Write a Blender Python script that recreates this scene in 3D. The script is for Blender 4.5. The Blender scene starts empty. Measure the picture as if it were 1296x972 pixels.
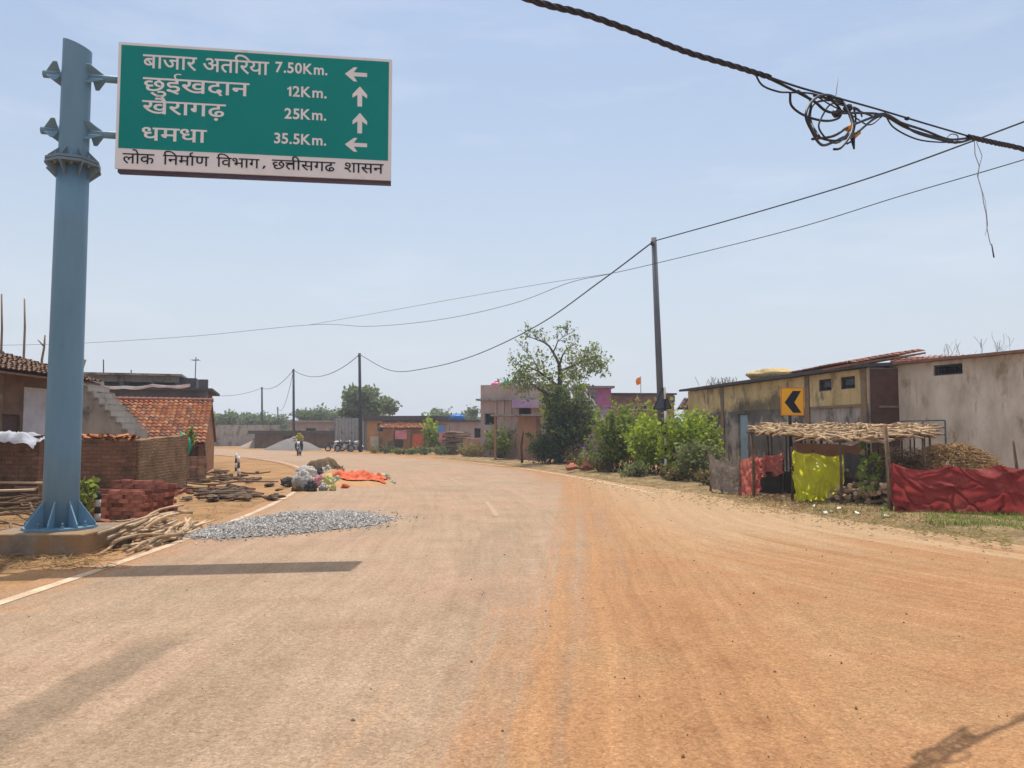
import bpy, math, random
import numpy as np
from mathutils import Vector, Matrix, noise as mnoise
R = math.radians
rnd = random.Random(7)
sc = bpy.context.scene
col = sc.collection

# ---------------------------------------------------------------- camera
FPX, CX, CY, CAMH = 979.0, 648.0, 486.0, 1.6
PITCH = math.atan(62 / FPX)
cam = bpy.data.cameras.new('camera'); camo = bpy.data.objects.new('camera', cam); col.objects.link(camo)
cam.sensor_width = 36; cam.lens = 36 * FPX / 1296; cam.clip_end = 3000; cam.clip_start = 0.05
camo.location = (0, 0, CAMH); camo.rotation_euler = (R(90) + PITCH, 0, 0)
sc.camera = camo

# ---------------------------------------------------------------- sky, sun, exposure
SUN_EL, SUN_AZ = 72.5, 1.5            # azimuth degrees clockwise from +Y
w = bpy.data.worlds.new('World'); sc.world = w; w.use_nodes = True
nt = w.node_tree; nt.nodes.clear()
wo = nt.nodes.new('ShaderNodeOutputWorld'); bg = nt.nodes.new('ShaderNodeBackground')
sky = nt.nodes.new('ShaderNodeTexSky'); sky.sky_type = 'NISHITA'; sky.sun_disc = False
sky.sun_elevation = R(SUN_EL); sky.sun_rotation = R(SUN_AZ)
sky.air_density = 1.35; sky.dust_density = 2.2; sky.ozone_density = 1.6; sky.altitude = 250
tc = nt.nodes.new('ShaderNodeTexCoord')
mp = nt.nodes.new('ShaderNodeMapping'); mp.inputs['Scale'].default_value = (1.1, 1.1, 5.5)
nz = nt.nodes.new('ShaderNodeTexNoise'); nz.inputs['Scale'].default_value = 2.6; nz.inputs['Detail'].default_value = 8; nz.inputs['Roughness'].default_value = .6
rp = nt.nodes.new('ShaderNodeValToRGB'); rp.color_ramp.elements[0].position = .5; rp.color_ramp.elements[1].position = .85
rp.color_ramp.elements[0].color = (0, 0, 0, 1); rp.color_ramp.elements[1].color = (.4, .4, .4, 1)
mx = nt.nodes.new('ShaderNodeMix'); mx.data_type = 'RGBA'; mx.inputs[7].default_value = (6.3, 6.7, 7.4, 1)
L = nt.links.new
L(tc.outputs['Generated'], mp.inputs[0]); L(mp.outputs[0], nz.inputs['Vector']); L(nz.outputs[0], rp.inputs[0])
L(rp.outputs[0], mx.inputs[0]); 
# pale dusty band low in the sky
sp_ = nt.nodes.new('ShaderNodeSeparateXYZ'); L(tc.outputs['Generated'], sp_.inputs[0])
mr = nt.nodes.new('ShaderNodeMapRange'); mr.interpolation_type = 'SMOOTHSTEP'; L(sp_.outputs[2], mr.inputs[0])
mr.inputs[1].default_value = -.05; mr.inputs[2].default_value = .55; mr.inputs[3].default_value = .92; mr.inputs[4].default_value = .15
hz = nt.nodes.new('ShaderNodeMix'); hz.data_type = 'RGBA'; hz.inputs[7].default_value = (5.0, 5.45, 6.25, 1)
L(mr.outputs[0], hz.inputs[0]); L(sky.outputs[0], hz.inputs[6]); L(hz.outputs[2], mx.inputs[6])
# bright hazy zenith out of view, added for more fill on shaded faces
m2 = nt.nodes.new('ShaderNodeMapRange'); m2.interpolation_type = 'SMOOTHSTEP'; L(sp_.outputs[2], m2.inputs[0])
m2.inputs[1].default_value = .52; m2.inputs[2].default_value = .92; m2.inputs[3].default_value = 0; m2.inputs[4].default_value = .75
au = nt.nodes.new('ShaderNodeMix'); au.data_type = 'RGBA'; au.inputs[7].default_value = (10.5, 10.2, 9.8, 1)
L(m2.outputs[0], au.inputs[0]); L(mx.outputs[2], au.inputs[6]); L(au.outputs[2], bg.inputs[0]); L(bg.outputs[0], wo.inputs[0])
bg.inputs[1].default_value = 0.122
sun = bpy.data.lights.new('sun', 'SUN'); sun.energy = 4.1; sun.angle = R(0.55); sun.color = (1, .955, .88)
suno = bpy.data.objects.new('sun', sun); col.objects.link(suno); suno.location = (0, 30, 60)
suno.rotation_euler = (R(-(90 - SUN_EL)), 0, R(-SUN_AZ))
vs = sc.view_settings; vs.view_transform = 'Standard'; vs.look = 'None'; vs.gamma = 1; vs.exposure = 0.15; vs.use_curve_mapping = False
sc.cycles.max_bounces = 6; sc.cycles.transparent_max_bounces = 8
try: sc.cycles.use_denoising = True
except Exception: pass

# ---------------------------------------------------------------- authoring helpers
def P(px, py, Y):
    """world point at distance Y ahead seen at photo pixel (px,py)"""
    u = (px - CX) / FPX; v = (CY - py) / FPX
    c, s = math.cos(PITCH), math.sin(PITCH)
    dy = c - v * s; dz = s + v * c
    k = Y / dy
    return Vector((u * k, Y, CAMH + dz * k))
def G(px, py, z=0.0):
    u = (px - CX) / FPX; v = (CY - py) / FPX
    c, s = math.cos(PITCH), math.sin(PITCH)
    dy = c - v * s; dz = s + v * c
    k = (z - CAMH) / dz
    return Vector((u * k, dy * k, z))

class MB:
    def __init__(s): s.v = []; s.f = []; s.uv = {}; s.sm = []
    def add(s, vs, fs, smooth=False):
        b = len(s.v); s.v.extend([tuple(p) for p in vs])
        for f in fs: s.f.append(tuple(i + b for i in f)); s.sm.append(smooth)
    def quad(s, a, b, c, d): s.add([a, b, c, d], [(0, 1, 2, 3)])
    def obox(s, o, ux, uy, lx, ly, lz, jit=0.0):
        """box with corner o, along unit ux, uy, sizes lx ly lz"""
        o = Vector(o); ux = Vector(ux); uy = Vector(uy); uz = Vector((0, 0, 1))
        vs = []
        for k in (0, 1):
            for (i, j) in ((0, 0), (1, 0), (1, 1), (0, 1)):
                p = o + ux * (lx * i) + uy * (ly * j) + uz * (lz * k)
                if jit: p = p + Vector((rnd.uniform(-jit, jit), rnd.uniform(-jit, jit), rnd.uniform(-jit, jit)))
                vs.append(p)
        s.add(vs, [(3, 2, 1, 0), (4, 5, 6, 7), (0, 1, 5, 4), (1, 2, 6, 5), (2, 3, 7, 6), (3, 0, 4, 7)])
    def box(s, c, size, rz=0.0, rx=0.0, jit=0.0, ry=0.0):
        m = Matrix.Rotation(rz, 3, 'Z') @ Matrix.Rotation(ry, 3, 'Y') @ Matrix.Rotation(rx, 3, 'X')
        c = Vector(c); vs = []
        for k in (-.5, .5):
            for (i, j) in ((-.5, -.5), (.5, -.5), (.5, .5), (-.5, .5)):
                p = c + m @ Vector((i * size[0], j * size[1], k * size[2]))
                if jit: p += Vector((rnd.uniform(-jit, jit), rnd.uniform(-jit, jit), rnd.uniform(-jit, jit)))
                vs.append(p)
        s.add(vs, [(3, 2, 1, 0), (4, 5, 6, 7), (0, 1, 5, 4), (1, 2, 6, 5), (2, 3, 7, 6), (3, 0, 4, 7)])
    def tube(s, pts, rad, n=8, cap=True, smooth=True):
        pts = [Vector(p) for p in pts]
        if not isinstance(rad, (list, tuple)): rad = [rad] * len(pts)
        rings = []; up = None
        for i, p in enumerate(pts):
            t = (pts[min(i + 1, len(pts) - 1)] - pts[max(i - 1, 0)])
            if t.length < 1e-9: t = Vector((0, 0, 1))
            t.normalize()
            if up is None:
                up = Vector((0, 0, 1)) if abs(t.z) < .9 else Vector((1, 0, 0))
            a = t.cross(up)
            if a.length < 1e-6: a = t.cross(Vector((0, 1, 0)))
            a.normalize(); b = a.cross(t); up = b
            rings.append([p + (a * math.cos(2 * math.pi * k / n) + b * math.sin(2 * math.pi * k / n)) * rad[i] for k in range(n)])
        vs = [q for r in rings for q in r]; fs = []
        for i in range(len(rings) - 1):
            for k in range(n):
                fs.append((i * n + k, i * n + (k + 1) % n, (i + 1) * n + (k + 1) % n, (i + 1) * n + k))
        b = len(s.v); s.add(vs, fs, smooth)
        if cap:
            m = len(rings) - 1
            s.f.append(tuple(b + k for k in reversed(range(n)))); s.sm.append(False)
            s.f.append(tuple(b + m * n + k for k in range(n))); s.sm.append(False)
    def prism(s, poly, d):
        """poly: list of Vector (closed outline), extruded by vector d"""
        n = len(poly); d = Vector(d)
        vs = [Vector(p) for p in poly] + [Vector(p) + d for p in poly]
        s.add(vs, [tuple(reversed(range(n))), tuple(range(n, 2 * n))] + [(i, (i + 1) % n, n + (i + 1) % n, n + i) for i in range(n)])
    def grid(s, fn, nu, nv, smooth=True, uv=None):
        b = len(s.v)
        for j in range(nv + 1):
            for i in range(nu + 1):
                s.v.append(tuple(fn(i / nu, j / nv)))
                if uv: s.uv[len(s.v) - 1] = uv(i / nu, j / nv)
        for j in range(nv):
            for i in range(nu):
                a = b + j * (nu + 1) + i
                s.f.append((a, a + 1, a + nu + 2, a + nu + 1)); s.sm.append(smooth)
    def sphere(s, c, r, nu=12, nv=8, fn=None, smooth=True):
        c = Vector(c)
        if not isinstance(r, (tuple, list)): r = (r, r, r)
        def g(u, v):
            th = u * 2 * math.pi; ph = (v - .5) * math.pi
            d = Vector((math.cos(ph) * math.cos(th), math.cos(ph) * math.sin(th), math.sin(ph)))
            k = fn(d) if fn else 1
            return (c.x + d.x * r[0] * k, c.y + d.y * r[1] * k, c.z + d.z * r[2] * k)
        s.grid(g, nu, nv, smooth)
    def build(s, name, mat, parent=None, local=False, origin=None):
        me = bpy.data.meshes.new(name)
        v = np.array(s.v, dtype=float)
        o = bpy.data.objects.new(name, me)
        if local: off = np.zeros(3)
        elif parent is not None: off = np.array(world_of(parent))
        elif origin is not None: off = np.array(origin, dtype=float); o.location = origin
        else:
            off = np.array([(v[:, 0].min() + v[:, 0].max()) / 2, (v[:, 1].min() + v[:, 1].max()) / 2, v[:, 2].min()]); o.location = off
        v = v - off
        me.from_pydata([tuple(p) for p in v], [], s.f)
        me.polygons.foreach_set('use_smooth', s.sm)
        if s.uv:
            ul = me.uv_layers.new(name='UVMap')
            li = np.zeros(len(me.loops), dtype=np.int32); me.loops.foreach_get('vertex_index', li)
            arr = np.zeros((len(v), 2)); 
            for k, q in s.uv.items(): arr[k] = q
            ul.data.foreach_set('uv', arr[li].ravel())
        if mat is not None: me.materials.append(mat)
        me.update()
        if parent is not None: o.parent = parent
        col.objects.link(o)
        return o
def world_of(o):
    p = Vector(o.location)
    while o.parent is not None:
        o = o.parent; p = p + Vector(o.location)
    return p
def tag(o, label=None, cat=None, group=None, kind=None):
    if label: o['label'] = label
    if cat: o['category'] = cat
    if group: o['group'] = group
    if kind: o['kind'] = kind
    return o
def thing(name, loc, label, cat, group=None):
    o = bpy.data.objects.new(name, None); o.empty_display_size = .3
    o.location = loc; col.objects.link(o)
    return tag(o, label, cat, group)
def copy_tree(o, loc=None, rz=None, label=None, parent=None):
    c = o.copy(); col.objects.link(c)
    if parent is not None: c.parent = parent
    for ch in [k for k in o.children]: copy_tree(ch, parent=c)
    if loc is not None: c.location = loc
    if rz is not None: c.rotation_euler = (0, 0, rz)
    if label: c['label'] = label
    return c
def nse(x, y=0, z=0): return mnoise.noise(Vector((x, y, z)))

# ---------------------------------------------------------------- materials
def nodes(name):
    m = bpy.data.materials.new(name); m.use_nodes = True
    n = m.node_tree; b = n.nodes['Principled BSDF']
    return m, n, b
def ramp(n, fac, cols):
    r = n.nodes.new('ShaderNodeValToRGB'); e = r.color_ramp.elements
    while len(e) < len(cols): e.new(.5)
    for i, (p, c) in enumerate(cols): e[i].position = p; e[i].color = (*c, 1)
    if fac is not None: n.links.new(fac, r.inputs[0])
    return r
def noise_n(n, vec, scale, detail=6, rough=.6):
    t = n.nodes.new('ShaderNodeTexNoise'); t.inputs['Scale'].default_value = scale; t.inputs['Detail'].default_value = detail
    t.inputs['Roughness'].default_value = rough
    if vec is not None: n.links.new(vec, t.inputs['Vector'])
    return t
def math_n(n, op, a, b=None, c=None, clamp=False):
    t = n.nodes.new('ShaderNodeMath'); t.operation = op; t.use_clamp = clamp
    for i, q in enumerate((a, b, c)):
        if q is None: continue
        if isinstance(q, (int, float)): t.inputs[i].default_value = q
        else: n.links.new(q, t.inputs[i])
    return t.outputs[0]
def mix_c(n, fac, a, b, mode='MIX'):
    t = n.nodes.new('ShaderNodeMix'); t.data_type = 'RGBA'; t.blend_type = mode
    for i, q in ((0, fac), (6, a), (7, b)):
        if isinstance(q, (int, float)): t.inputs[i].default_value = q
        elif isinstance(q, (tuple, list)): t.inputs[i].default_value = (*q, 1)
        else: n.links.new(q, t.inputs[i])
    return t.outputs[2]
def smooth_n(n, v, lo, hi):
    t = n.nodes.new('ShaderNodeMapRange'); t.interpolation_type = 'SMOOTHSTEP'
    t.inputs[1].default_value = lo; t.inputs[2].default_value = hi
    n.links.new(v, t.inputs[0]); return t.outputs[0]
def coords(n, stretch=(1, 1, 1), kind='Object'):
    t = n.nodes.new('ShaderNodeTexCoord'); mpn = n.nodes.new('ShaderNodeMapping'); mpn.inputs['Scale'].default_value = stretch
    n.links.new(t.outputs[kind], mpn.inputs[0]); return mpn.outputs[0]
def bump_n(n, b, h, strength, dist=.02):
    t = n.nodes.new('ShaderNodeBump'); t.inputs['Strength'].default_value = strength; t.inputs['Distance'].default_value = dist
    n.links.new(h, t.inputs['Height']); n.links.new(t.outputs[0], b.inputs['Normal'])
def mat(name, cols, scale=3, rough=.9, bump=.35, bscale=30, stretch=(1, 1, 1), rand=0.0, spec=.15, metal=0.0, trans=0.0, dirt=None, dist=.02):
    m, n, b = nodes(name)
    if isinstance(cols[0], (int, float)):
        c = cols; cols = [(.3, tuple(x * .78 for x in c)), (.5, c), (.72, tuple(min(1, x * 1.15) for x in c))]
    v = coords(n, stretch)
    nn = noise_n(n, v, scale, 8, .62)
    c = ramp(n, nn.outputs[0], cols).outputs[0]
    if dirt:
        dn = noise_n(n, v, dirt[1], 7, .65)
        c = mix_c(n, smooth_n(n, dn.outputs[0], dirt[2], dirt[2] + .18), c, dirt[0])
    if rand:
        oi = n.nodes.new('ShaderNodeObjectInfo')
        k = math_n(n, 'MULTIPLY_ADD', oi.outputs['Random'], 2 * rand, 1 - rand)
        h = n.nodes.new('ShaderNodeHueSaturation'); n.links.new(k, h.inputs['Value']); n.links.new(c, h.inputs['Color']); c = h.outputs[0]
    n.links.new(c, b.inputs['Base Color'])
    b.inputs['Roughness'].default_value = rough; b.inputs['Metallic'].default_value = metal
    b.inputs['Specular IOR Level'].default_value = spec
    if bump: bump_n(n, b, noise_n(n, v, bscale, 8, .65).outputs[0], bump, dist)
    if trans:
        tr = n.nodes.new('ShaderNodeBsdfTranslucent'); n.links.new(c, tr.inputs[0])
        ms = n.nodes.new('ShaderNodeMixShader'); ms.inputs[0].default_value = trans
        n.links.new(b.outputs[0], ms.inputs[1]); n.links.new(tr.outputs[0], ms.inputs[2])
        n.links.new(ms.outputs[0], n.nodes['Material Output'].inputs[0])
    return m
def leaf_mat(name, c1, c2, c3=None, trans=.42):
    """each leaf picks its own tint"""
    m, n, b = nodes(name)
    v = coords(n)
    big = noise_n(n, v, 1.3, 3)
    g = n.nodes.new('ShaderNodeNewGeometry')
    f = math_n(n, 'ADD', math_n(n, 'MULTIPLY', big.outputs[0], .6), math_n(n, 'MULTIPLY', g.outputs['Random Per Island'], .45))
    c = ramp(n, f, [(.2, c1), (.5, c2), (.8, c3 or c2)]).outputs[0]
    dead = n.nodes.new('ShaderNodeMath'); dead.operation = 'GREATER_THAN'; dead.inputs[1].default_value = .93; n.links.new(g.outputs['Random Per Island'], dead.inputs[0])
    c = mix_c(n, math_n(n, 'MULTIPLY', dead.outputs[0], .75), c, (.26, .19, .09))
    n.links.new(c, b.inputs['Base Color']); b.inputs['Roughness'].default_value = .6; b.inputs['Specular IOR Level'].default_value = .25
    tr = n.nodes.new('ShaderNodeBsdfTranslucent'); n.links.new(mix_c(n, .35, c, (.30, .40, .04)), tr.inputs[0])
    ms = n.nodes.new('ShaderNodeMixShader'); ms.inputs[0].default_value = trans
    n.links.new(b.outputs[0], ms.inputs[1]); n.links.new(tr.outputs[0], ms.inputs[2])
    n.links.new(ms.outputs[0], n.nodes['Material Output'].inputs[0])
    return m
def brick_mat(name, c1, c2, mortar, bw=.24, bh=.085, mort=.012, stain=(.08, .06, .05), stain_amt=.5, bump=.6):
    m, n, b = nodes(name)
    t = n.nodes.new('ShaderNodeTexCoord'); sp = n.nodes.new('ShaderNodeSeparateXYZ'); n.links.new(t.outputs['Object'], sp.inputs[0])
    cb = n.nodes.new('ShaderNodeCombineXYZ')
    wob = noise_n(n, t.outputs['Object'], 2.5, 4)
    wv = math_n(n, 'MULTIPLY', math_n(n, 'SUBTRACT', wob.outputs[0], .5), .13)
    n.links.new(math_n(n, 'ADD', math_n(n, 'ADD', sp.outputs[0], sp.outputs[1]), wv), cb.inputs[0]); n.links.new(math_n(n, 'ADD', sp.outputs[2], wv), cb.inputs[1])
    br = n.nodes.new('ShaderNodeTexBrick'); n.links.new(cb.outputs[0], br.inputs['Vector'])
    br.inputs['Scale'].default_value = 1; br.inputs['Mortar Size'].default_value = mort; br.inputs['Mortar Smooth'].default_value = .3
    br.inputs['Brick Width'].default_value = bw; br.inputs['Row Height'].default_value = bh
    br.inputs['Color1'].default_value = (*c1, 1); br.inputs['Color2'].default_value = (*c2, 1); br.inputs['Mortar'].default_value = (*mortar, 1)
    nn = noise_n(n, t.outputs['Object'], 1.7, 9, .68)
    c = mix_c(n, math_n(n, 'MULTIPLY', smooth_n(n, nn.outputs[0], .45, .72), stain_amt), br.outputs[0], stain)
    n2 = noise_n(n, t.outputs['Object'], 22, 6)
    c = mix_c(n, .5, c, ramp(n, n2.outputs[0], [(.3, (.55, .55, .55)), (.7, (1.3, 1.25, 1.2))]).outputs[0], 'MULTIPLY')
    n.links.new(c, b.inputs['Base Color']); b.inputs['Roughness'].default_value = .95; b.inputs['Specular IOR Level'].default_value = .1
    hh = math_n(n, 'ADD', math_n(n, 'MULTIPLY', br.outputs['Fac'], -1.0), math_n(n, 'MULTIPLY', n2.outputs[0], .8))
    bump_n(n, b, hh, bump, .02)
    return m
def tile_mat(name, pal, dark=.5):
    m, n, b = nodes(name)
    t = n.nodes.new('ShaderNodeTexCoord'); fl = n.nodes.new('ShaderNodeVectorMath'); fl.operation = 'FLOOR'
    n.links.new(t.outputs['UV'], fl.inputs[0])
    wn = n.nodes.new('ShaderNodeTexWhiteNoise'); wn.noise_dimensions = '2D'; n.links.new(fl.outputs[0], wn.inputs['Vector'])
    c = ramp(n, wn.outputs['Value'], [(i / max(1, len(pal) - 1), q) for i, q in enumerate(pal)]).outputs[0]
    nn = noise_n(n, t.outputs['Object'], 9, 7)
    c = mix_c(n, math_n(n, 'MULTIPLY', smooth_n(n, nn.outputs[0], .5, .7), dark), c, (.06, .04, .03))
    n.links.new(c, b.inputs['Base Color']); b.inputs['Roughness'].default_value = .9; b.inputs['Specular IOR Level'].default_value = .1
    bump_n(n, b, noise_n(n, t.outputs['Object'], 40, 5).outputs[0], .3, .01)
    return m

M = {}
M['pole_blue'] = mat('pole_blue_paint', [(.25, (.105, .215, .30)), (.5, (.13, .25, .352)), (.75, (.17, .29, .395))], 2.2, .5, .12, 20, (1, 1, .22), spec=.3, dirt=((.17, .20, .23), 5, .62))
def add_rust(m, c2, sc_, lo, zs):
    n = m.node_tree; b = n.nodes['Principled BSDF']; src = b.inputs['Base Color'].links[0].from_socket
    k = smooth_n(n, noise_n(n, coords(n, (1, 1, zs)), sc_, 9, .75).outputs[0], lo, lo + .12)
    n.links.new(mix_c(n, math_n(n, 'MULTIPLY', k, .7), src, c2), b.inputs['Base Color'])
add_rust(M['pole_blue'], (.12, .07, .045), 9, .62, .3)
M['flange'] = mat('flange_steel', (.135, .20, .25), 6, .5, .1, 30, spec=.4, dirt=((.2, .13, .09), 9, .55))
M['sign_green'] = mat('sign_green', [(.3, (.0, .22, .205)), (.7, (.0, .25, .225))], .8, .5, 0, spec=.1)
M['sign_white'] = mat('sign_white', [(.3, (.70, .69, .70)), (.7, (.78, .77, .77))], 2, .5, 0, spec=.3, dirt=((.6, .57, .52), 3, .6))
M['sign_black'] = mat('sign_black', (.012, .012, .03), 3, .5, 0)
M['sign_back'] = mat('sign_back', (.07, .06, .11), 3, .5, .1)
add_rust(M['sign_white'], (.42, .36, .30), 6, .6, .2)
M['concrete'] = mat('grey_concrete', [(.25, (.13, .10, .075)), (.5, (.21, .165, .125)), (.75, (.31, .26, .21))], 3.5, .95, .8, 18, dirt=((.27, .165, .085), 2, .44))
M['wood_pale'] = mat('dry_branch_wood', [(.25, (.20, .125, .07)), (.5, (.38, .26, .16)), (.75, (.55, .42, .29))], 5, .9, .6, 40, (1, 1, 1), rand=.45)
M['wood_dark'] = mat('old_dark_wood', [(.25, (.07, .045, .03)), (.5, (.15, .10, .065)), (.75, (.25, .17, .11))], 5, .9, .6, 40, rand=.35)
M['plank'] = mat('sawn_plank', [(.25, (.28, .19, .12)), (.5, (.42, .31, .21)), (.75, (.55, .43, .31))], 4, .85, .4, 40, (1, 6, 6), rand=.3)
M['bamboo'] = mat('weathered_bamboo', (.22, .16, .11), 5, .8, .3, 30, rand=.3)
M['red_brick'] = mat('red_brick_clay', [(.25, (.20, .065, .045)), (.5, (.30, .105, .07)), (.75, (.38, .17, .12))], 5, .95, .6, 30, rand=.45, dirt=((.33, .21, .15), 4, .55))
M['mud'] = mat('mud_plaster', [(.25, (.11, .07, .045)), (.5, (.17, .105, .07)), (.75, (.24, .155, .10))], 2, .95, .7, 14)
M['mud_brick'] = brick_mat('mud_brick_wall', (.19, .095, .06), (.25, .135, .085), (.14, .085, .058), .26, .095, .012, (.05, .034, .024), .85)
M['stone_wall'] = brick_mat('rubble_brick_wall', (.36, .22, .125), (.27, .165, .095), (.20, .13, .08), .17, .075, .02, (.11, .075, .045), .7, 1.0)
M['plaster_white'] = mat('limewashed_plaster', [(.25, (.36, .36, .38)), (.5, (.50, .50, .53)), (.75, (.6, .6, .62))], 2, .9, .3, 20, dirt=((.3, .25, .2), 1.5, .62))
M['plaster_grey'] = mat('rendered_grey', [(.25, (.22, .19, .165)), (.45, (.34, .30, .265)), (.75, (.46, .42, .37))], 1.9, .92, .4, 18, (1, 1, .6), dirt=((.09, .08, .072), 1.4, .5))
M['plaster_dark'] = mat('blackened_render', [(.25, (.075, .075, .08)), (.5, (.11, .11, .12)), (.75, (.16, .155, .16))], 1.6, .92, .4, 18, (1, 1, .6))
M['plaster_pink'] = mat('dusty_pink_render', [(.25, (.32, .225, .195)), (.5, (.42, .31, .275)), (.75, (.5, .39, .35))], 1.4, .92, .3, 18, (1, 1, .4))
M['plaster_brown'] = mat('brown_render', [(.25, (.25, .13, .085)), (.5, (.36, .20, .135)), (.75, (.43, .26, .18))], 1.4, .92, .3, 18)
M['plaster_orange'] = mat('ochre_wall', [(.25, (.34, .16, .07)), (.5, (.46, .23, .10)), (.75, (.52, .30, .15))], 1.6, .92, .3, 18)
M['plaster_beige'] = mat('beige_render', [(.25, (.36, .30, .20)), (.5, (.48, .41, .29)), (.75, (.54, .47, .36))], 1.6, .92, .3, 18)
M['purple'] = mat('purple_paint', [(.25, (.33, .20, .37)), (.5, (.43, .29, .47)), (.75, (.5, .36, .54))], 2, .8, .2, 20)
M['magenta'] = mat('magenta_paint', (.48, .17, .34), 2, .8, .2, 20)
M['slab'] = mat('roof_slab', (.30, .28, .26), 2.5, .95, .4, 20, dirt=((.12, .11, .10), 2, .5))
M['slab_dark'] = mat('roof_edge_dark', (.085, .075, .075), 2.5, .95, .4, 20)
M['rust_roof'] = mat('rusty_sheet', [(.3, (.13, .075, .06)), (.5, (.21, .115, .09)), (.7, (.28, .17, .13))], 3, .85, .4, 25)
M['tin'] = mat('corrugated_tin', (.32, .32, .33), 2, .5, .1, 20, metal=.5, dirt=((.22, .13, .08), 2, .55))
M['dark'] = mat('dark_opening', (.012, .012, .014), 3, .9, 0)
M['win_frame'] = mat('window_frame_dark', (.05, .05, .055), 3, .6, .1)
M['door_blue'] = mat('pale_blue_door', (.26, .36, .42), 2, .6, .15, 20)
M['door_brown'] = mat('brown_door', (.10, .055, .05), 2, .8, .3, 20)
M['white_paint'] = mat('white_paint', (.72, .70, .66), 4, .6, .1, 20, dirt=((.45, .36, .27), 4, .58))
M['black_paint'] = mat('black_paint', (.02, .02, .022), 4, .6, .1, 20, dirt=((.1, .08, .06), 4, .6))
M['pole_grey'] = mat('utility_pole_grey', [(.3, (.10, .105, .12)), (.7, (.15, .155, .17))], 2, .7, .2, 20, (1, 1, .3))
M['pole_dark'] = mat('utility_pole_dark', (.045, .05, .06), 2, .7, .2, 20)
M['cable'] = mat('cable_black', (.010, .013, .026), 6, .5, .1, 60, spec=.4)
M['wire'] = mat('wire_grey', (.05, .055, .07), 6, .5, 0)
M['wire_pale'] = mat('wire_pale', (.30, .30, .34), 6, .5, 0)
M['tape'] = mat('orange_tape', (.6, .28, .06), 6, .6, 0)
M['yellow_sign'] = mat('chevron_yellow', [(.3, (.72, .36, .01)), (.7, (.80, .42, .015))], 2, .45, 0, spec=.3)
M['yellow_sheet'] = mat('yellow_green_sheet', [(.3, (.80, .82, .04)), (.7, (.88, .90, .10))], 2, .35, .3, 6, spec=.5, trans=.68)
M['red_net'] = mat('red_net_cloth', [(.3, (.58, .13, .11)), (.7, (.70, .26, .20))], 3, .85, .3, 30, trans=.5, dirt=((.52, .34, .27), 4, .54))
M['maroon'] = mat('maroon_cloth', [(.25, (.23, .030, .031)), (.5, (.31, .046, .045)), (.75, (.42, .09, .075))], 1.2, .75, .5, 7, spec=.2, trans=.42, dirt=((.36, .14, .11), 2.5, .54))
M['grey_net'] = mat('grey_net_cloth', (.33, .28, .24), 3, .9, .3, 30, trans=.3)
M['dark_net'] = mat('dark_grey_sheet', (.13, .12, .14), 3, .9, .3, 30, trans=.15)
M['tarp_brown'] = mat('brown_tarpaulin', [(.3, (.085, .055, .03)), (.5, (.15, .10, .055)), (.7, (.21, .145, .085))], 4, .85, .6, 14)
M['sack_white'] = mat('woven_white_sack', (.42, .40, .37), 3, .7, .6, 16, dirt=((.28, .2, .14), 5, .5))
M['sack_yellow'] = mat('woven_yellow_sack', (.55, .50, .20), 3, .7, .5, 16, dirt=((.36, .27, .2), 3, .6))
M['sack_green'] = mat('woven_green_cloth', (.34, .38, .26), 3, .8, .5, 16)
M['sack_pink'] = mat('woven_pink_cloth', (.50, .22, .25), 3, .8, .5, 16)
M['cloth_dark'] = mat('dark_rag', (.06, .05, .05), 3, .9, .5, 16)
M['cloth_red'] = mat('orange_red_cloth', [(.3, (.44, .075, .035)), (.5, (.58, .115, .05)), (.7, (.64, .20, .11))], 5, .8, .5, 14)
M['cloth_pink'] = mat('pink_cloth', (.55, .20, .24), 3, .85, .3, 20, trans=.3)
M['cloth_blue'] = mat('blue_cloth', (.12, .26, .50), 3, .85, .3, 20, trans=.3)
M['cloth_white'] = mat('pale_rag', (.50, .52, .58), 3, .85, .4, 14, trans=.25)
M['cloth_green'] = mat('green_net', (.05, .34, .20), 3, .85, .4, 18, trans=.3)
M['flag'] = mat('saffron_flag', (.75, .24, .03), 3, .8, .1, 18, trans=.4)
M['sand'] = mat('orange_sand', [(.3, (.37, .20, .095)), (.7, (.46, .27, .135))], 3, .97, .6, 30)
M['dung'] = mat('dark_rubble', [(.25, (.055, .038, .028)), (.5, (.11, .072, .05)), (.75, (.19, .12, .08))], 4, .97, .8, 20, rand=.3)
M['end_brown'] = mat('end_wall_redbrown', [(.3, (.075, .04, .032)), (.7, (.14, .075, .06))], 2, .9, .4, 18)
M['hut_wall'] = mat('hut_mud_red', [(.3, (.20, .095, .045)), (.7, (.31, .15, .075))], 2, .95, .6, 16)
M['gravel'] = None
M['heap_grey'] = mat('crushed_stone_heap', [(.3, (.14, .128, .12)), (.5, (.20, .18, .17)), (.7, (.27, .25, .23))], 14, .97, .9, 30)
M['heap_tan'] = mat('sand_heap', [(.3, (.30, .23, .18)), (.7, (.38, .30, .23))], 8, .97, .7, 30)
M['straw'] = mat('dry_straw', [(.25, (.20, .12, .055)), (.5, (.34, .21, .10)), (.75, (.45, .30, .16))], 8, .95, .2, 30)
M['bark'] = mat('tree_bark', (.09, .068, .052), 6, .95, .7, 20, (1, 1, .4))
M['bark_pale'] = mat('dry_tree_bark', (.19, .155, .13), 6, .95, .6, 20, (1, 1, .4))
M['tank_pink'] = mat('pink_plastic', (.62, .06, .19), 3, .45, 0, spec=.4)
M['tank_teal'] = mat('teal_plastic', (.06, .36, .33), 3, .45, 0, spec=.4)
M['tank_blue'] = mat('blue_plastic', (.03, .17, .55), 3, .45, 0, spec=.4)
M['bundle_tan'] = mat('tan_fodder', [(.3, (.40, .28, .12)), (.7, (.58, .45, .24))], 6, .95, .8, 16)
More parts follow.
